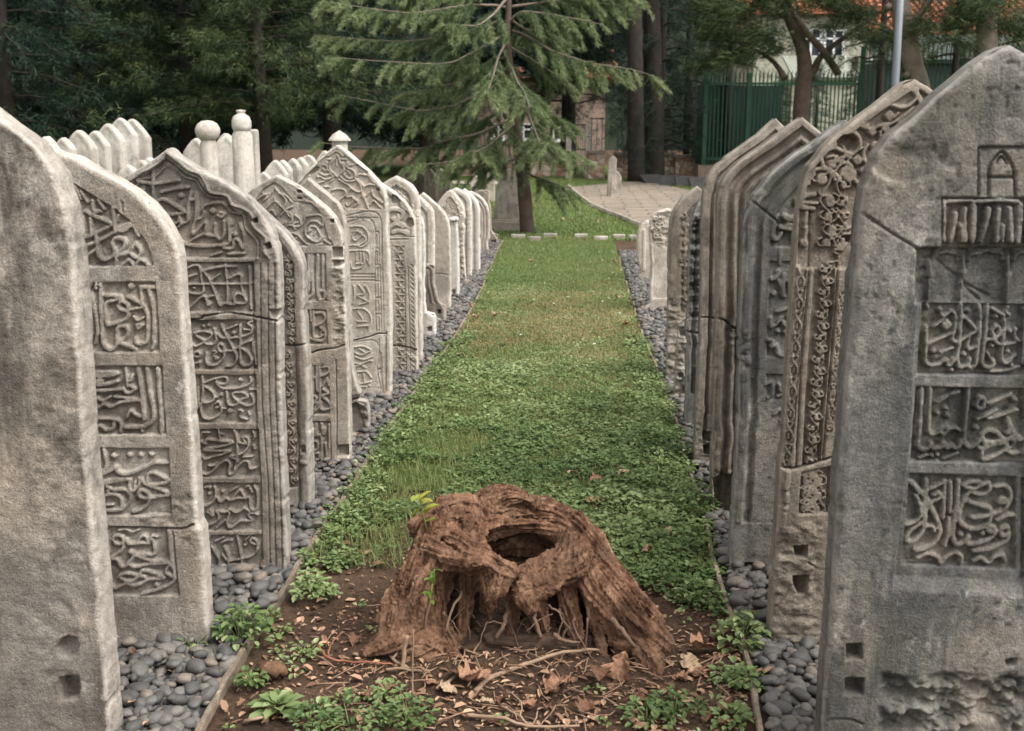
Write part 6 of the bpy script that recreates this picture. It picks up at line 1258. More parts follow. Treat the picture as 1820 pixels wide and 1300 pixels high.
weed(1300, 1290, .05, .04, 60, 'small weeds in the bottom right corner of the soil', .45, .9)
weed(560, 1065, .07, .075, 120, 'green weed tuft on the soil edge between left kerb and stump', .55)
weed(690, 1240, .045, .035, 45, 'tiny weeds on bare soil at the left front of the stump', .6, .8)
weed(1175, 492, .05, .05, 60, 'green tuft on the right pebble bed beside the white headstones', .5)
weed(345, 1160, .04, .05, 50, 'grass-green tuft at the foot of the second left headstone', .7, .8)
weed(1330, 1225, .06, .05, 70, 'weeds along the inside of the right edging strip near the bottom', .45, .9)
weed(1150, 1285, .07, .05, 90, 'low weeds at the bottom edge between stump litter and right corner', .22, .75)
weed(560, 1288, .07, .05, 90, 'low weeds at the bottom edge just right of the pale rosette', .25, .75)
weed(1240, 1070, .07, .06, 110, 'weed tuft on the soil right of the stump flank', .45)
weed(1108, 1158, .05, .10, 26, 'yellow-green seedlings at the right root of the stump', .9, 1.1)
def sprig(pts3, nleaf, size, label, tone, name='seedling'):
    root = empty(name, tuple(pts3[0])); tag(root, label, 'seedling'); Pq = spline(np.asarray(pts3) - pts3[0], 5); mb = MB(); mb.tube(Pq, np.linspace(.003, .0012, len(Pq)), 6); mb.build('stem', M_WEED_STEM, root, True)
    t = RS.uniform(.25, 1, nleaf); P = np.stack([np.interp(t * (len(Pq) - 1), np.arange(len(Pq)), Pq[:, k]) for k in range(3)], 1); L = RS.uniform(.6, 1.1, nleaf) * size
    v, q = leaves(P, RS.uniform(0, 6.28, nleaf), RS.normal(.25, .5, nleaf), L, L * .5, .15, .2); me = mesh_np('leaves', v, q, False); attr(me, 'tone', np.repeat(np.clip(tone + RS.normal(0, .15, nleaf), 0, 1), 6)); link('leaves', me, M_WEED_Y, root)
M_WEED_Y = leaf_mat('seedling_leaf', (0.08, 0.16, 0.03), (0.20, 0.27, 0.05), (0.34, 0.30, 0.06), .5, .4)
b0 = SY + .02
sprig([at_y(765, 975, b0 + .03), at_y(757, 935, b0 + .02), at_y(745, 882, b0 + .02)], 13, .05, 'young yellow-green shoot rising from the left shoulder of the stump', .75)
sprig([at_y(775, 990, b0 + .02), at_y(768, 1040, b0 - .08), at_y(766, 1070, b0 - .09)], 9, .034, 'small leafy shoot hanging over the left front of the stump', .3)
sprig([ground(1000, 1170), at_y(985, 1165, b0 - .05), at_y(972, 1160, b0 - .06)], 4, .04, 'tiny leafy shoot sprouting under the stump hollow', .4)

# leaf litter and wood crumbs on the bare soil
n = 9000; x = RS.uniform(-1.2, 1.0, n); y = 2.75 + 1.9 * RS.rand(n) ** 1.1; inside_ = (x > kerb_x(KL, y) + .02) & (x < kerb_x(KR, y) - .02) & ((y < 4.4) | (RS.rand(n) < .15))
dd = np.hypot((x - SO[0]) / .6, (y - SO[1] + .12) / .35); inside_ &= (RS.rand(n) < np.clip(1.5 - .6 * dd, .22, 1)); x, y = x[inside_], y[inside_]; n = len(x)
z = soil_z(x, y) + .007; L = RS.gamma(2.0, .0065, n) + .004
v, q = leaves(np.stack([x, y, z], 1), RS.uniform(0, 6.28, n), RS.normal(.1, .35, n), L, L * RS.uniform(.15, .7, n), .15, .2)
me = mesh_np('leaf_litter', v, q, False); attr(me, 'tone', np.repeat(RS.rand(n), 6))
lit = leaf_mat('litter', (0.085, 0.048, 0.03), (0.20, 0.115, 0.07), (0.42, 0.27, 0.175), .85, .05); tag(link('leaf_litter', me, lit), 'brown crumbs of leaves, bark and twigs on the soil', kind='stuff')
mb = MB()
for k in range(240):
    x = SO[0] + RS.normal(0, .36); y = SO[1] - .12 + RS.normal(0, .17); 
    if y < 2.7 or x < kerb_x(KL, y) or x > kerb_x(KR, y): continue
    a = RS.uniform(0, 6.28); l = RS.uniform(.02, .11); z = soil_z(np.array([x]), np.array([y]))[0] + RS.uniform(.006, .02); d = np.array([math.cos(a), math.sin(a), RS.normal(0, .15)]) * l
    mb.tube([np.array([x, y, z]), np.array([x, y, z]) + d * .5 + RS.normal(0, .006, 3), np.array([x, y, z]) + d], [.0024, .002, .0012], 5)
tag(mb.build('twig_litter', plain_mat('twig_litter', (0.25, 0.155, 0.10), .85, 20, .4), None, True), 'thin broken rootlets strewn round the stump', kind='stuff')

# bits of dead leaf and twig caught among the near pebbles
V3, Q3_, T3, o3 = [], [], [], 0
for K, sg in ((KL, -1), (KR, 1)):
    n = 420; y = 2.4 + 5 * RS.rand(n) ** 1.5; x = kerb_x(K, y) + sg * RS.uniform(.02, .7, n); L = RS.gamma(2, .008, n) + .006
    v, q = leaves(np.stack([x, y, RS.uniform(.03, .055, n)], 1), RS.uniform(0, 6.28, n), RS.normal(0, .4, n), L, L * RS.uniform(.12, .6, n), .15, .2); V3.append(v); Q3_.append(q + o3); o3 += len(v); T3.append(np.repeat(RS.rand(n) * .8, 6))
me = mesh_np('leaf_crumbs', np.concatenate(V3), np.concatenate(Q3_), False); attr(me, 'tone', np.concatenate(T3)); tag(link('leaf_crumbs', me, lit), 'crumbs of dead leaf caught between the pebbles', kind='stuff')
# ================================================================ background: trees
M_TRUNK = plain_mat('bark_dark', (0.028, 0.022, 0.018), .9, 6, .4, bmp=.6); M_TRUNK_G = plain_mat('bark_grey_brown', (0.155, 0.125, 0.10), .9, 5, .35, bmp=.6); M_TRUNK_R = plain_mat('bark_reddish', (0.085, 0.060, 0.047), .9, 5, .35, bmp=.6)
M_CONIF = leaf_mat('conifer_needles', (0.007, 0.016, 0.011), (0.015, 0.033, 0.020), (0.042, 0.064, 0.026), .6, .12)
M_PINE = leaf_mat('pine_needles', (0.018, 0.032, 0.015), (0.040, 0.062, 0.022), (0.105, 0.115, 0.040), .6, .12)
M_CEDAR = leaf_mat('cedar_needles', (0.055, 0.090, 0.044), (0.125, 0.165, 0.070), (0.230, 0.262, 0.130), .55, .2)
M_TWIGP = plain_mat('cedar_twig', (0.135, 0.105, 0.082), .8, 10, .3)
def needles(P, D, L, W, tone, droop=.3):
    """tufts of narrow triangular needle sprays: one tri each"""
    n = len(P); D = D + RS.normal(0, .55, (n, 3)); D[:, 2] -= droop; D /= np.linalg.norm(D, axis=1, keepdims=True)
    s = np.cross(D, RS.normal(0, 1, (n, 3))); s /= np.linalg.norm(s, axis=1, keepdims=True); L = np.broadcast_to(L, (n,))[:, None]; W = np.broadcast_to(W, (n,))[:, None]
    v = np.stack([P - s * W * .5, P + s * W * .5, P + D * L], 1).reshape(-1, 3); t = np.arange(n * 3).reshape(-1, 3); return v, t, np.repeat(tone, 3)
def conifer_meshes(seed, H, R, z0, nlimb, per, nl=.16, nw=.016, droop=.25, power=1.0, clump=.16):
    rs = np.random.RandomState(seed); mbt = MB(); P_, D_, T_ = [], [], []
    mbt.tube([(0, 0, -.2), (rs.normal(0, .05), rs.normal(0, .05), H * .4), (rs.normal(0, .1), rs.normal(0, .1), H)], [H * .022, H * .015, .02], 10, jit=.1)
    for k in range(nlimb):
        z = z0 + (H - z0) * (k / nlimb) ** 1.15; f = (z - z0) / (H - z0)
        ln = R * (1 - f ** 1.4 * .92) * rs.uniform(.65, 1.1); a = k * 2.4 + rs.normal(0, .3)
        d = np.array([math.cos(a), math.sin(a), 0]); m = 14; t = np.linspace(0, 1, m)
        L = np.array([0, 0, z]) + d * ln * t[:, None] + np.array([0, 0, 1]) * (ln * (.16 * t - droop * t ** 2))[:, None] + np.cumsum(rs.normal(0, .012 * ln, (m, 3)), 0)
        mbt.tube(L[::2], np.linspace(.035, .006, 7), 5)
        c = int(per * (.4 + ln / R)); ncl = max(4, int(6 + 5 * ln)); tcl = rs.uniform(.15, 1, ncl) ** .75
        ccl = np.stack([np.interp(tcl, t, L[:, j]) for j in range(3)], 1) + rs.normal(0, 1, (ncl, 3)) * np.array([1, 1, .3]) * (.20 * ln * tcl * (1.15 - tcl * .6))[:, None]
        w_ = rs.randint(ncl, size=c); rad = rs.uniform(.14, .32, ncl)[w_][:, None] * (1 + clump)
        sph = rs.normal(0, 1, (c, 3)); sph *= (rs.rand(c, 1) ** .33) / np.linalg.norm(sph, axis=1, keepdims=True); side = sph * rad * np.array([1.25, 1.25, .8])
        C = ccl[w_] + side; tone_c = np.clip(.40 + rs.normal(0, .13, ncl)[w_] + .32 * sph[:, 2] + rs.normal(0, .1, c), 0, 1)  # upper side of each clump painted lighter, as if lit from above
        k8 = 11; Pn = np.repeat(C, k8, 0) + rs.normal(0, .05, (c * k8, 3)); Dn = np.repeat(d[None] * .8 + side * 1.2, k8, 0)
        P_.append(Pn); D_.append(Dn); T_.append(np.repeat(tone_c, k8))
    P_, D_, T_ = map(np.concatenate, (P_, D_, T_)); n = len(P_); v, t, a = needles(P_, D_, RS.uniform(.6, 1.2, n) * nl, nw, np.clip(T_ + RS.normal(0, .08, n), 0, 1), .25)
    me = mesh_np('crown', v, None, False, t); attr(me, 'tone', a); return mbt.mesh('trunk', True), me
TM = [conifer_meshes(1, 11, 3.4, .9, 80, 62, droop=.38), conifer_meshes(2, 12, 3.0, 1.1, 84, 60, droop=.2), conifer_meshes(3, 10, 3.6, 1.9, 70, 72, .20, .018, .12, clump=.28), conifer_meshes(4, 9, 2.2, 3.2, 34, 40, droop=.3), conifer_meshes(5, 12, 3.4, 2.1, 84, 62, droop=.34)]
for a, b in TM: a.materials.append(M_TRUNK)
TM[0][1].materials.append(M_CONIF); TM[1][1].materials.append(M_CONIF); TM[2][1].materials.append(M_PINE); TM[3][1].materials.append(M_PINE); TM[4][1].materials.append(M_CONIF)
def tree(k, px, Y, s, rot, label, name='conifer_tree', cat='tree', sxy=None):
    X = at_y(px, 221, Y)[0]; r = empty(name, (X, Y, 0), rot); r.scale = (sxy or s, sxy or s, s); tag(r, label, cat, 'dark trees beyond the graves')
    link('trunk', TM[k][0], None, r); link('crown', TM[k][1], None, r)
tree(0, 10, 25, 1.0, .3, 'densest dark conifer, at the far left edge behind the pale headstones'); tree(1, 150, 27.5, 1.05, 1.9, 'dark conifer directly above the upper-left cluster of pale headstones')
tree(2, 330, 28, 1.0, .8, 'lighter olive-green pine with brownish tufts, above the ball-topped pillar', 'pine_tree'); tree(2, 470, 26.5, .92, 3.2, 'bushy mid-green pine right of the finial pillar', 'pine_tree')
tree(4, 590, 29, 1.0, 4.4, 'dark conifer left of the pale-twigged cedar'); tree(4, 760, 31, 1.0, 5.1, 'dark conifer hidden behind the left branches of the cedar'); tree(4, 1010, 37, 1.0, 2.2, 'dark conifer just right of the cedar trunk, behind its branches')
tree(0, 1172, 33.6, 1.1, 1.1, 'tall dark conifer behind the two thick trunks at the end of the paved path', sxy=.58); tree(0, 1222, 35.5, 1.0, 3.9, 'dark conifer beside the corner of the green fence', sxy=.5)
# the wood further back reads as one dark mass
V_, T_, A_, o_ = [], [], [], 0
px_ok = lambda k: -260 + k * 50 < 1230
for k in range(26):
    px = -260 + k * 50 + RS.normal(0, 12); Y = RS.uniform(37, 43) if px_ok(k) else RS.uniform(52, 60); me = TM[k % 2][1]; n = len(me.vertices); co = np.zeros(n * 3, np.float32); me.vertices.foreach_get('co', co); co = co.reshape(-1, 3)
    tn = np.zeros(n, np.float32); me.attributes['tone'].data.foreach_get('value', tn); keep = np.repeat(RS.rand(n // 3) < .7, 3); co = co[keep]; tn = tn[keep]
    a = RS.uniform(0, 6.28); s = RS.uniform(1.3, 1.6); X = at_y(px, 221, Y)[0]; R = np.array([[math.cos(a), -math.sin(a), 0], [math.sin(a), math.cos(a), 0], [0, 0, 1]])
    co = co + (0, 0, .9); c3 = co.reshape(-1, 3, 3); cen = c3.mean(1, keepdims=True); c3 = cen + (c3 - cen) * 1.9
    V_.append(c3.reshape(-1, 3) @ R.T * s + (X, Y, -.6)); T_.append(np.arange(len(co)).reshape(-1, 3) + o_); A_.append(tn * .6); o_ += len(co)
V_, A_ = np.concatenate(V_).reshape(-1, 3, 3), np.concatenate(A_).reshape(-1, 3); kp = (V_[:, :, 2].min(1) > 3.1 + .5 * np.sin(V_[:, 0, 0] * 2.1)) | (V_[:, 0, 0] < -4.2); V_, A_ = [V_[kp].reshape(-1, 3)], [A_[kp].reshape(-1)]; T_ = [np.arange(len(V_[0])).reshape(-1, 3)]
me = mesh_np('dark_wood', np.concatenate(V_), None, False, np.concatenate(T_)); attr(me, 'tone', np.concatenate(A_)); tag(link('dark_wood', me, M_CONIF), 'far dark wood closing the view behind the nearer trees', kind='stuff')
# ---------------------------------------------------------------- the young cedar in front
CY = ground(938, 417)[1]
CB = np.array([at_y(938, 417, CY)[0], CY, 0.0]); CR = (560, 0, 2.935)
cedar = empty('cedar_tree', tuple(CB)); tag(cedar, 'young green cedar with long drooping pale-twigged branches, in the middle distance', 'tree')
mb = MB(); tp = [at_y(x, y, CY) - CB for x, y in ((938, 420), (930, 324), (921, 256), (914, 204), (907, 136), (902, 68), (904, 0), (905, -150), (905, -420))]
mb.tube(spline(np.array(tp), 4), np.interp(np.linspace(0, 1, 33), [0, .15, .5, 1], [.115, .088, .06, .02]), 12, jit=.1); mb.build('trunk', M_TRUNK_R, cedar, True)
br = [('1000,40 880,25 750,35 540,65 350,50 50,10', -.6), ('960,110 760,175 560,205 340,210 0,185', .5), ('980,180 900,230 780,290 680,325 430,315 90,290', -.9), ('1010,400 920,460 800,520 690,560 560,580 430,565 110,500', -.5), ('1030,620 850,700 680,740 540,775 200,765 20,740', -.2), ('1030,160 1110,190 1230,260 1350,305 1450,335 1620,360 1760,400', -.7), ('1020,40 1250,5 1400,10 1600,40', .4), ('1040,440 1100,580 1150,700 1165,740 1230,760', -1.2), ('1050,540 1200,590 1330,650', .9),
      ('1080,760 1150,750 1260,770 1340,790', -.8), ('1090,900 1160,930 1250,965 1320,1000', -.4), ('1000,300 900,330 760,420 600,470 520,480', .8), ('1020,250 1130,320 1220,380 1290,430', .6), ('1010,-60 800,-70 500,-30 200,-60', .3), ('1030,520 940,600 860,640 760,660', 1.0), ('1010,120 1090,60 1300,90 1500,130', -.3), ('1000,-120 1200,-100 1500,-60 1700,-20', .6), ('1045,640 980,690 900,760 820,800', -1.1), ('1010,330 1050,420 1090,480 1120,560', -1.3), ('1000,210 960,300 930,420 900,500', -1.4), ('1000,0 930,80 840,140 700,130', -1.2), ('1010,100 1100,160 1180,170 1260,220', 1.1), ('1060,680 960,760 840,810 700,850 560,860', -.9), ('1070,820 1000,840 900,850 840,900', -.6)]
mbt = MB(); NP, ND, NT = [], [], []
for P, dy in br:
    p2 = pts(P, CR); m = len(p2); L = np.array([at_y(x, y, CY + dy * (i / (m - 1))) - CB for i, (x, y) in enumerate(p2)]); L = spline(L, 6); L += np.cumsum(RS.normal(0, .006, L.shape), 0) * .5
    ln = np.linalg.norm(np.diff(L, axis=0), axis=1).sum(); mbt.tube(L, np.linspace(.024, .005, len(L)), 6)
    t = np.linspace(0, 1, len(L)); nt_ = int(ln * 17)
    for k in range(nt_):
        f = RS.uniform(.15, 1); a = np.array([np.interp(f, t, L[:, j]) for j in range(3)]); tg = np.array([np.interp(min(1, f + .05), t, L[:, j]) for j in range(3)]) - a + 1e-6; tg /= np.linalg.norm(tg)
        sd = np.cross(tg, [0, 0, 1]) * RS.choice([-1, 1]); l = RS.uniform(.25, .66) * (1.05 - .45 * f)
        d = tg * RS.uniform(.3, .9) + sd * RS.uniform(.3, 1) + np.array([0, 0, -RS.uniform(.1, .75)]); d /= np.linalg.norm(d)
        q = np.linspace(0, 1, 6)[:, None]; T = a + d * l * q + np.array([0, 0, -.22 * l]) * q ** 2 + RS.normal(0, .008, (6, 3)) * q
        mbt.tube(T[::2], [.004, .003, .0015], 4, cap=False)
        dens = 84 if f > .2 else 30; c = int(dens * l / .45); w_ = RS.rand(c) ** .8; Q = np.stack([np.interp(w_, q[:, 0], T[:, j]) for j in range(3)], 1); k5 = 4
        NP.append(np.repeat(Q, k5, 0) + RS.normal(0, .012, (c * k5, 3))); ND.append(np.repeat(d[None], c * k5, 0)); NT.append(np.clip(np.repeat(.35 + .45 * (w_ + f - .8) + RS.normal(0, .12), k5) + RS.normal(0, .1, c * k5), 0, 1))
mbt.build('branches', M_TWIGP, cedar, True)['kind'] = 'stuff'
NP, ND, NT = map(np.concatenate, (NP, ND, NT)); n = len(NP); v, t, a = needles(NP, ND, RS.uniform(.045, .10, n), 0.0085, NT, .2); me = mesh_np('crown', v, None, False, t); attr(me, 'tone', a); link('crown', me, M_CEDAR, cedar)

# ---------------------------------------------------------------- right: leaning trunks, pines, pole
def bare_trunk(P, r, Y, label, mat, limbs=(), knots=()):
    L = np.array([at_y(x, y, Y) for x, y in P]); k = Y / F_PX; b = L[0].copy(); root = empty('tree', (b[0], b[1], 0)); tag(root, label, 'tree'); L = L - np.array([b[0], b[1], 0]); mb = MB(); mb.tube(spline(L, 5), np.interp(np.linspace(0, 1, (len(L) - 1) * 5 + 1), np.linspace(0, 1, len(r)), r) * k, 12, jit=.08); mb.build('trunk', mat, root, True)
    for Q, ra, rb in limbs:
        mb = MB(); J = np.array([at_y(x, y, Y) for x, y in Q]) - np.array([b[0], b[1], 0]); J[:, 1] += np.linspace(0, RS.normal(0, .5), len(J)); mb.tube(spline(J, 5), np.linspace(ra, rb, (len(J) - 1) * 5 + 1) * k, 8, jit=.1); mb.build('limb', mat, root, True)
    for x, y, rr in knots:
        mb = MB(); c = at_y(x, y, Y) - np.array([b[0], b[1], 0]); mb.tube([c + (0, .02, 0), c + (-.0, -.16, .02)], [rr * k * 1.2, rr * k * .8], 8); mb.build('branch_stub', mat, root, True)
    return root, b
def crown_on(root, b, boxes, Y, n, mat, nl=.2, nw=.016, droop=.1):
    NP, ND, NT = [], [], []
    for (x0, y0, x1, y1, dens) in boxes:   # soft sprays along a line between two photo points
        A = at_y(x0, y0, Y) - np.array([b[0], b[1], 0]); B = at_y(x1, y1, Y) - np.array([b[0], b[1], 0]); dirn = (B - A) / (np.linalg.norm(B - A) + 1e-6); c = int(n * dens); f = RS.rand(c); C = A + (B - A) * f[:, None] + RS.normal(0, 1, (c, 3)) * np.array([.22, .5, .13]) * (1.1 - .5 * f[:, None])
        k = 8; NP.append(np.repeat(C, k, 0) + RS.normal(0, .05, (c * k, 3))); ND.append(np.repeat(dirn[None], c * k, 0)); NT.append(np.repeat(np.clip(RS.normal(.45, .2, c), 0, 1), k))
    NP, ND, NT = map(np.concatenate, (NP, ND, NT)); m = len(NP); v, t, a = needles(NP, ND, RS.uniform(.6, 1.2, m) * nl, nw, NT, droop); me = mesh_np('crown', v, None, False, t); attr(me, 'tone', a); link('crown', me, mat, root)
r_, b_ = bare_trunk([(1655, 300), (1640, 175), (1622, 110), (1608, 50), (1597, 0), (1575, -120), (1560, -260)], [17, 16, 18, 15, 9], 27, 'leaning smooth grey-brown trunk with a knot, behind the lamp pole', M_TRUNK_G, [([(1610, 60), (1650, 0), (1700, -80)], 6, 3)], [(1610, 134, 5), (1577, 14, 6)])
crown_on(r_, b_, [(1660, 25, 1600, 60, .8), (1560, -150, 1660, -60, 1), (1480, -90, 1620, -150, 1), (1640, 10, 1690, -60, .6), (1500, -30, 1560, -90, .6), (1540, 55, 1620, 75, .25)], 27, 260, M_PINE)
r_, b_ = bare_trunk([(1752, 320), (1754, 100), (1752, 30), (1748, -60), (1745, -240)], [20, 17, 16, 10], 26, 'straight grey-brown trunk with a knot above the point of the right-edge headstone', M_TRUNK_G, [([(1752, 20), (1790, 45), (1830, 80)], 4, 2)], [(1746, 25, 5)])
crown_on(r_, b_, [(1760, 10, 1690, 45, 1), (1760, 30, 1840, 60, 1.2), (1790, 0, 1720, 10, .8), (1690, -80, 1800, -140, 1), (1700, 30, 1735, -30, .7), (1770, -20, 1830, -60, .8), (1660, 55, 1720, 80, .35)], 26, 260, M_PINE)
r_, b_ = bare_trunk([(1425, 330), (1423, 200), (1430, 130), (1424, 80), (1400, 20), (1385, -60), (1370, -200)], [15, 13, 10, 7], 30, 'crooked reddish pine with crossing limbs in front of the cream house', M_TRUNK_R, [([(1440, 140), (1462, 100), (1500, 70), (1560, 30)], 7, 3), ([(1490, 132), (1460, 90), (1430, 60), (1408, 30)], 7, 5), ([(1395, 140), (1380, 110), (1350, 85)], 6, 2), ([(1415, 75), (1425, 30), (1428, 0)], 4, 2)])
crown_on(r_, b_, [(1400, 75, 1235, 118, 1.3), (1340, 20, 1245, 10, 1.0), (1480, 8, 1530, 20, .5), (1520, 62, 1600, 70, .6), (1380, -60, 1200, -40, 1.4), (1400, -120, 1520, -80, 1.2), (1340, -10, 1420, -40, .9), (1430, 25, 1345, 5, .8), (1500, 12, 1440, -10, .7), (1370, 55, 1285, 72, 1.0), (1440, 60, 1540, 25, .5), (1300, 30, 1250, 60, .9)], 30, 300, M_PINE, .24, .018)
# dark trunks seen left of the fence
def pole():
    Y = 24; T = at_y(1588, -20, Y); r = empty('lamp_post', (at_y(1590, 160, Y)[0], Y, 0)); tag(r, 'smooth blue-grey metal lamp post in front of the leaning trunk', 'lamp post'); M = plain_mat('post_grey', (0.16, 0.175, 0.195), .45, 3, .12)
    mb = MB(); mb.tube([(0, 0, 0), (0, 0, 2.4), (-.03, 0, 6.0)], [.085, .08, .06], 14); mb.build('pole', M, r, True); mb = MB(); mb.lathe([(.14, 0), (.14, .03), (.1, .06), (.085, .25)]); mb.build('base', M, r, True)
    mb = MB(); mb.tube([(-.03, 0, 5.9), (-.3, 0, 6.25), (-.8, 0, 6.3)], [.04, .04, .04], 8); mb.build('arm', M, r, True); mb = MB(); mb.box((-1.0, 0, 6.3), (.55, .2, .1)); mb.build('lantern', M, r)
pole()
# ---------------------------------------------------------------- green iron fence
M_IRON = plain_mat('iron_green', (0.013, 0.048, 0.027), .45, 4, .25); M_IRON_D = plain_mat('iron_green_dark', (0.007, 0.02, 0.014), .6, 4, .3)
def fence(x0, x1, Y0, Y1, ztop, zbot, step, label, rails, post_px, back=True):
    A = at_y(x0, 221, Y0); B = at_y(x1, 221, Y1); d = (B - A)[:2]; Ln = np.linalg.norm(d); an = math.atan2(d[1], d[0]); r = empty('iron_fence', (A[0], A[1], 0), an); tag(r, label, 'fence')
    n = int(Ln / step)
    pm = MB(); pm.box((0, 0, (ztop + zbot) / 2), (.032, .032, ztop - zbot)); pm.add([(-.016, -.016, ztop), (.016, -.016, ztop), (.016, .016, ztop), (-.016, .016, ztop), (.03, -.0, ztop + .10)], None, [[0, 1, 4], [1, 2, 4], [2, 3, 4], [3, 0, 4]]); pmesh = pm.mesh('picket'); pmesh.materials.append(M_IRON)
    for k in range(n): link('picket', pmesh, None, r, (step * (k + .5), 0, 0))
    for z in rails: mb = MB(); mb.box((Ln / 2, -.03, z), (Ln, .04, .07)); mb.build('rail', M_IRON, r)
    for f in post_px: mb = MB(); mb.box((Ln * f, -.035, (ztop + .02) / 2), (.12, .1, ztop + .02)); mb.build('post', M_IRON, r)
    if back: mb = MB(); mb.box((Ln * back / 2, .9, (zbot + ztop) / 2 - .15), (Ln * back, .06, ztop - zbot - .3)); mb.build('back_panel', M_IRON_D, r)
    mb = MB(); mb.box((Ln / 2, .05, zbot / 2), (Ln + .3, .4, zbot)); mb.build('base_wall', plain_mat('fence_base', (0.19, 0.14, 0.105), .9, 4, .3), r); return r
fence(1251, 1524, 33, 33.5, 3.0, .45, .115, 'green iron picket fence, lower section beginning at the left corner post', (2.72, .62), (.004, .28, .63, 1.0), .55)
fence(1526, 1900, 32, 31, 3.62, .45, .115, 'taller section of green iron fence, behind the lamp post and leaning trunk', (3.25, .62), (.0, .22, .48, .75, 1.0), .0)
# corner return of the enclosure and its dark roof
# ---------------------------------------------------------------- houses
M_TILE = plain_mat('roof_tile', (0.36, 0.135, 0.075), .85, 3, .3); M_CREAM = plain_mat('render_cream', (0.40, 0.39, 0.30), .9, 1.5, .15); M_PINK = plain_mat('render_pink', (0.34, 0.25, 0.205), .9, 1.5, .2); M_WHITEP = plain_mat('white_paint', (0.78, 0.78, 0.76), .6); M_GLASS = plain_mat('window_glass', (0.03, 0.035, 0.04), .12); M_ROOF = plain_mat('corrugated', (0.24, 0.25, 0.20), .6, 2, .15)
def house(px0, px1, Y, ze, zr, label, wall, wins, roof=M_TILE, dep=7):
    A = at_y(px0, 221, Y)[0]; B = at_y(px1, 221, Y)[0]; w = B - A; r = empty('house', ((A + B) / 2, Y + dep / 2, 0)); tag(r, label, 'house')
    mb = MB(); mb.box((0, 0, ze / 2), (w, dep, ze)); mb.build('wall', wall, r)
    mb = MB(); o = .5; mb.add([(-w / 2 - o, -dep / 2 - o, ze - .05), (w / 2 + o, -dep / 2 - o, ze - .05), (w / 2 + o, 0, zr), (-w / 2 - o, 0, zr), (-w / 2 - o, dep / 2 + o, ze - .05), (w / 2 + o, dep / 2 + o, ze - .05), (-w / 2 - o, -dep / 2 - o, ze - .22), (w / 2 + o, -dep / 2 - o, ze - .22), (-w / 2 - o, dep / 2 + o, ze - .22), (w / 2 + o, dep / 2 + o, ze - .22)], [[0, 1, 2, 3], [3, 2, 5, 4], [6, 7, 1, 0], [9, 8, 4, 5], [6, 8, 9, 7]], [[0, 3, 4], [1, 5, 2]])
    # tile courses
    nrow = 16; cols = int((w + 1) / .28)
    for i in range(cols):
        x = -w / 2 - o + (i + .5) * (w + 2 * o) / cols; mb.tube([(x, -dep / 2 - o, ze - .0), (x, -.02, zr + .03)], [.085, .085], 6)
    mb.build('roof', roof, r)
    for (x0, y0, x1, y1) in wins:
        P = at_y(x0, y0, Y); Q = at_y(x1, y1, Y); cx = (P[0] + Q[0]) / 2 - (A + B) / 2; cz = (P[2] + Q[2]) / 2; ww = Q[0] - P[0]; hh = P[2] - Q[2]; yf = -dep / 2
        f = MB()
        for (dx, dz, sx, sz) in ((0, hh / 2, ww + .16, .1), (0, -hh / 2, ww + .26, .12), (-ww / 2, 0, .1, hh), (ww / 2, 0, .1, hh), (0, 0, .08, hh), (0, hh * .18, ww, .07)): f.box((cx + dx, yf - .05, cz + dz), (sx, .12 - .01 * abs(dx > 0), sz))
        fo = f.build('window', M_WHITEP, r); g = MB(); g.box((cx, yf - .012, cz), (ww, .03, hh)); g.build('pane', M_GLASS, fo)
house(1335, 1528, 47, 6.05, 8.2, 'cream house with white-framed windows seen between the pine limbs', M_CREAM, [(1424, 54, 1457, 102), (1466, 54, 1497, 102), (1345, 54, 1378, 90)])
house(1535, 1990, 50, 5.4, 6.9, 'long house under a bright orange tiled roof behind the grey trunks', plain_mat('render_white', (0.62, 0.58, 0.53), .9, 1.5, .15), [(1600, 95, 1640, 140)])
house(1400, 1900, 64, 8.4, 10.5, 'farther white house with a second orange tiled roof at the upper right', plain_mat('render_grey', (0.5, 0.47, 0.43), .9, 1.5, .15), [(1500, 20, 1530, 50), (1660, 20, 1690, 50), (1760, 20, 1790, 50)])
house(850, 1075, 46, 3.6, 4.6, 'pinkish house glimpsed beneath the cedar branches', M_PINK, [(878, 222, 894, 248), (930, 222, 960, 248), (985, 226, 1010, 250)])
house(255, 320, 44, 3.1, 3.9, 'small white building glimpsed between trunks above the ball-topped pillar', plain_mat('render_pale', (0.66, 0.60, 0.55), .9, 1.5, .2), [(286, 196, 296, 222)], M_ROOF, 3)
# shed roof of pale corrugated sheets above the fence
P0_ = at_y(1410, 112, 40); P1_ = at_y(1528, 112, 40); w_ = P1_[0] - P0_[0]; r = empty('shed', ((P0_[0] + P1_[0]) / 2, 41, 0)); tag(r, 'low shed with a pale corrugated roof just above the green fence', 'shed')
mb = MB(); mb.box((0, 0, 1.55), (w_, 2, 3.1)); mb.build('wall', M_CREAM, r); mb = MB()
for i in range(26): x = -w_ / 2 + (i + .5) * w_ / 26; mb.tube([(x, -1.2, 3.1), (x, 1.2, 3.95)], [.06, .06], 6)
mb.build('roof', M_ROOF, r)
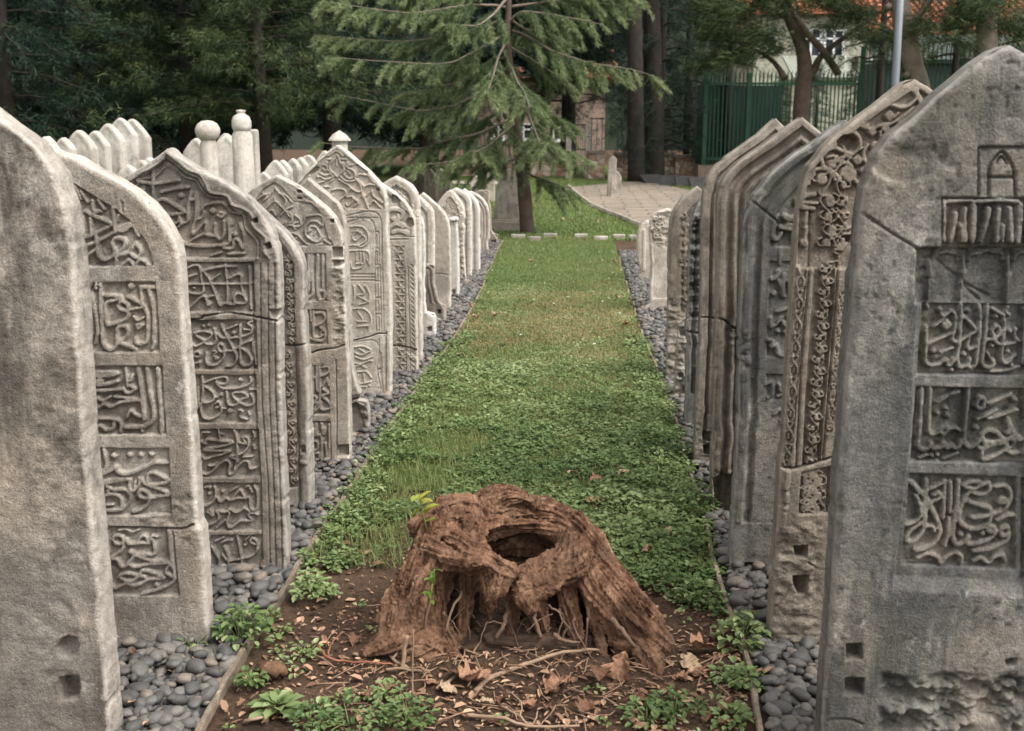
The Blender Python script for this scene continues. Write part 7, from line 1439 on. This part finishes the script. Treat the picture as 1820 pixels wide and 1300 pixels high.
# ---------------------------------------------------------------- path, kerb, edging blocks, walls
def paving():
    m, nt, b = new_mat('path_paving'); tc = nt.nodes.new('ShaderNodeTexCoord'); br_ = nt.nodes.new('ShaderNodeTexBrick'); br_.inputs['Scale'].default_value = 1.0; br_.inputs['Brick Width'].default_value = .75; br_.inputs['Row Height'].default_value = .42; br_.inputs['Mortar Size'].default_value = .022; br_.inputs['Color1'].default_value = (.235, .185, .14, 1); br_.inputs['Color2'].default_value = (.165, .13, .10, 1); br_.inputs['Mortar'].default_value = (.05, .05, .028, 1)
    v = mapping(nt, rnd=False); nz = nt.nodes.new('ShaderNodeTexNoise'); nz.inputs['Scale'].default_value = 1.5; nt.links.new(v, nz.inputs['Vector']); sc = nt.nodes.new('ShaderNodeVectorMath'); sc.operation = 'SCALE'; sc.inputs['Scale'].default_value = .3; nt.links.new(nz.outputs['Color'], sc.inputs[0]); ad = nt.nodes.new('ShaderNodeVectorMath'); nt.links.new(v, ad.inputs[0]); nt.links.new(sc.outputs[0], ad.inputs[1]); nt.links.new(ad.outputs[0], br_.inputs['Vector'])
    c = mixc(nt, 1.0, br_.outputs['Color'], ramp(nt, noise_node(nt, v, 2.5, 6, .7), [(.3, (.75,) * 3), (.7, (1.2,) * 3)]), 'MULTIPLY'); nt.links.new(c, b.inputs['Base Color']); b.inputs['Roughness'].default_value = .85; bump(nt, b, br_.outputs['Fac'], -.5, .02); return m
mb = MB(); pp = [ground(x, y, .012) for x, y in ((1138, 403), (1095, 385), (1052, 367), (1030, 350), (1012, 333), (1125, 322), (1165, 326), (1240, 341), (1330, 362), (1420, 400))]
c = np.mean(pp, 0); mb.add([c] + pp, None, [[0, (i + 1) % len(pp) + 1, i + 1][::-1] for i in range(len(pp))][::1]); tag(mb.build('path', paving()), kind='structure')
L = lerp_line(np.array([ground(x, y) for x, y in ((1140, 405), (1095, 386), (1052, 368), (1030, 351), (1010, 333))]), 40); mb = MB(); mb.tube(L + (0, 0, .03), .05, 6, jit=.3); tag(mb.build('path_kerb', M_WARM), 'pale stone kerb along the left side of the paved path', 'kerb')
A = ground(770, 330); B = ground(905, 331); mb = MB(); mb.tube(lerp_line(np.array([A, B]), 20) + (0, 0, .06), .08, 6, jit=.2); tag(mb.build('lawn_kerb', M_PALE), 'pale low kerb line across the lawn left of the cedar', 'kerb')
for (x0, x1, y) in ((908, 933, 427), (940, 960, 431), (965, 990, 425), (1021, 1044, 426), (1056, 1080, 430), (1089, 1111, 427), (1118, 1131, 428)):
    a = ground(x0, y); b = ground(x1, y); mb = MB(); mb.box(((b - a)[0] / 2, .05, .03), ((b - a)[0], .12, .09), RS.uniform(-.05, .05)); o = bevel(mb.build('edging_block', M_WARM, None, False, loc=tuple(a)), .01); tag(o, 'pale stone edging block set in the grass across the far end of the aisle', 'edging block', 'edging blocks across the aisle end')
M_RUB = None
def rubble():
    m, nt, b = new_mat('rubble'); v = mapping(nt); vo = nt.nodes.new('ShaderNodeTexVoronoi'); vo.inputs['Scale'].default_value = 5; nt.links.new(v, vo.inputs['Vector']); c = ramp(nt, vo.outputs['Color'], [(.1, (.26, .13, .08)), (.5, (.42, .27, .18)), (.9, (.6, .52, .43))]); vd = nt.nodes.new('ShaderNodeTexVoronoi'); vd.feature = 'DISTANCE_TO_EDGE'; vd.inputs['Scale'].default_value = 5; nt.links.new(v, vd.inputs['Vector']); c = mixc(nt, ramp(nt, vd.outputs['Distance'], [(.03, (1, 1, 1)), (.07, (0, 0, 0))]), c, (.2, .15, .12)); nt.links.new(c, b.inputs['Base Color']); b.inputs['Roughness'].default_value = .9; bump(nt, b, vd.outputs['Distance'], .8, .05); return m
M_RUB = rubble(); M_CAP = plain_mat('wall_cap', (0.24, 0.19, 0.16), .9, 4, .3); M_RAIL = plain_mat('rail_dark', (0.06, 0.05, 0.045), .6)
def rub_wall(x0, x1, Y, z, label, rail=None):
    A = at_y(x0, 221, Y)[0]; B = at_y(x1, 221, Y)[0]; w = B - A; r = empty('rubble_wall', ((A + B) / 2, Y, 0)); tag(r, label, 'wall'); mb = MB(); mb.box((0, 0, z / 2), (w, .4, z)); mb.build('masonry', M_RUB, r); mb = MB(); mb.box((0, 0, z + .04), (w + .1, .5, .09)); mb.build('coping', M_CAP, r)
    if rail:
        n = int(w / .13); pm = MB(); pm.box((0, 0, z + .08 + rail / 2), (.022, .022, rail)); me = pm.mesh('bar'); me.materials.append(M_RAIL)
        for k in range(n): link('bar', me, None, r, (-w / 2 + (k + .5) * w / n, 0, 0))
        mb = MB(); mb.box((0, 0, z + .05 + rail * .96), (w, .03, .04)); mb.build('rail', M_RAIL, r)
rub_wall(1047, 1075, 34.5, .75, 'short rubble wall of brown stones left of the slim white headstone', 1.0); rub_wall(1094, 1200, 35, .68, 'rubble stone wall with a railing behind the thick dark trunk', 1.05); rub_wall(1202, 1290, 34.6, .62, 'rubble stone wall at the corner of the green fence')
rub_wall(790, 1008, 36, .55, 'long low rubble wall with iron railing behind the cedar', 1.0)
def gate():
    A = at_y(1011, 221, 34.8)[0]; B = at_y(1046, 221, 34.8)[0]; w = B - A; r = empty('iron_gate', ((A + B) / 2, 34.8, 0)); tag(r, 'dark iron bar gate at the end of the paved path', 'gate')
    pm = MB(); pm.box((0, 0, .82), (.022, .022, 1.6)); me = pm.mesh('bar'); me.materials.append(M_RAIL)
    for k in range(9): link('bar', me, None, r, (-w / 2 + (k + .5) * w / 9, 0, 0))
    for z in (.15, .85, 1.58): mb = MB(); mb.box((0, -.02, z), (w, .03, .05)); mb.build('rail', M_RAIL, r)
    for s in (-1, 1): mb = MB(); mb.box((s * w / 2, 0, .8), (.16, .16, 1.6)); mb.build('gate_post', M_WHITE, r)
gate()
# dark stone slabs leaning on the bank right of the path
for i, (x, y, w_, rz, tl, lb) in enumerate(((1166, 327, .62, .35, -.55, 'dark slate slab propped up steeply, leftmost of the slabs by the path'), (1192, 331, .55, -.1, -.3, 'dark slate slab lying second from left beside the path'), (1221, 333, .52, .05, -.3, 'dark slate slab lying third from left beside the path'), (1250, 335, .6, .1, -.3, 'dark slate slab at the right end of the row, touching the brown headstone'))):
    p = ground(x, y); mb = MB(); mb.box((0, 0, .18), (w_, .09, .62)); o = bevel(mb.build('stone_slab', plain_mat('slate', (0.04, 0.038, 0.036), .95, 5, .3), None, False), .015); o.location = p + (0, .2, .0); o.rotation_euler = (-1.0 + tl * .3, 0, rz); tag(o, lb, 'stone slab')

# hillside far behind closes the view
def hill_mat():
    m, nt, b = new_mat('hill_scrub'); v = mapping(nt, rnd=False); c = ramp(nt, noise_node(nt, v, .35, 9, .75), [(.3, (.006, .012, .007)), (.55, (.014, .022, .011)), (.75, (.03, .035, .016))]); nt.links.new(c, b.inputs['Base Color']); b.inputs['Roughness'].default_value = 1; return m
tag(sheet('hillside', np.linspace(-120, 120, 80), np.r_[72, np.linspace(80, 139, 14)], lambda X, Y: np.where(Y < 75, -1.0, 13 + fbm(X * .05, Y * .05, 4) * 9 + (Y - 80) * .12), hill_mat()), kind='structure')
# dark-grey lean-to roof above the taller fence and dark conifer sprays in front of the tiles
P0_ = at_y(1545, 80, 42); P1_ = at_y(1850, 80, 42); w_ = P1_[0] - P0_[0]; r = empty('shed', ((P0_[0] + P1_[0]) / 2, 42, 0)); tag(r, 'long dark lean-to with a grey corrugated roof between the tall fence and the orange roof', 'shed')
mb = MB(); mb.box((0, 0, 1.85), (w_, 2, 3.7)); mb.build('wall', M_IRON_D, r); mb = MB()
for i in range(64): x = -w_ / 2 + (i + .5) * w_ / 64; mb.tube([(x, -1.2, 3.7), (x, 1.6, 4.75)], [.06, .06], 6)
mb.build('roof', plain_mat('corrugated_dark', (0.07, 0.08, 0.07), .7, 2, .2), r)
for (px, lb) in ((1560, 'slim dark conifer just left of the leaning trunk'), (1690, 'dark conifer between the two grey trunks'), (1815, 'dark conifer at the upper right corner'), (1292, 'dark conifer above the left corner of the green fence')):
    Y = 33.8 if px < 1300 else 29 if px < 1600 else 30; X = at_y(px, 221, Y)[0]; r = empty('conifer_tree', (X, Y, 0), px); r.scale = (.62, .62, 1.0); tag(r, lb, 'tree', 'dark trees beyond the graves'); link('trunk', TM[3][0], None, r); link('crown', TM[3][1], None, r)

bare_trunk([(1131, 324), (1130, 200), (1128, 60), (1126, -60)], [15, 14, 13, 11], 32.5, 'straight black trunk at the end of the paved path, left of the grey-brown one', M_TRUNK)
bare_trunk([(1163, 322), (1162, 200), (1160, 100), (1158, -60)], [18, 17, 15, 12], 33.5, 'thick grey-brown trunk beside the black one at the end of the paved path', M_TRUNK, [([(1160, 110), (1120, 60), (1090, 40)], 6, 3)])

for i, (px, lb) in enumerate(((1385, 'dark shrub inside the green fence, in front of the dark panel'), (1450, 'dark shrub behind the green fence under the crooked pine'), (1515, 'dark shrub behind the junction of the two green fences'), (1600, 'dark shrub behind the tall fence near the lamp post'), (1700, 'dark shrub behind the tall fence right of the leaning trunk'), (1780, 'dark shrub behind the tall fence at the right'))):
    X = at_y(px, 221, 36)[0]; r = empty('shrub', (X, 36, -.1), px); r.scale = (.30, .30, .30 + .02 * (i % 3)); tag(r, lb, 'shrub'); link('trunk', TM[0][0], None, r); link('crown', TM[0][1], None, r)
# ================================================================ light
w = bpy.data.worlds.new("World"); scene.world = w; w.use_nodes = True
nt = w.node_tree; bg = nt.nodes['Background']
sky = nt.nodes.new('ShaderNodeTexSky'); sky.sky_type = 'NISHITA'; sky.sun_disc = False
SUN_EL = math.radians(56); SUN_AZ = math.radians(122)     # azimuth from +Y towards +X: light from the right, a little behind
sky.sun_elevation = SUN_EL; sky.sun_rotation = SUN_AZ; sky.air_density = 1.0; sky.dust_density = 4.0; sky.ozone_density = 1.0
hs = nt.nodes.new('ShaderNodeHueSaturation'); hs.inputs['Saturation'].default_value = 0.06
nt.links.new(sky.outputs[0], hs.inputs['Color']); nt.links.new(hs.outputs[0], bg.inputs['Color']); bg.inputs['Strength'].default_value = 0.15
sd = bpy.data.lights.new('sun', 'SUN'); sd.energy = 1.5; sd.angle = math.radians(36); sd.color = (1.0, 0.965, 0.91)
so = bpy.data.objects.new('sun', sd); COL.objects.link(so)
dirv = Vector((math.sin(SUN_AZ) * math.cos(SUN_EL), math.cos(SUN_AZ) * math.cos(SUN_EL), math.sin(SUN_EL)))
so.rotation_euler = dirv.to_track_quat('Z', 'Y').to_euler(); so.location = (0, 0, 12)
scene.view_settings.view_transform = 'Standard'; scene.view_settings.look = 'None'; scene.view_settings.gamma = 1.0; scene.view_settings.exposure = 1.24; scene.view_settings.use_curve_mapping = False
scene.cycles.use_denoising = True
scene.cycles.max_bounces = 6; scene.cycles.diffuse_bounces = 3; scene.cycles.glossy_bounces = 2; scene.cycles.transmission_bounces = 3; scene.cycles.transparent_max_bounces = 8
scene.cycles.use_adaptive_sampling = True; scene.cycles.adaptive_threshold = 0.015
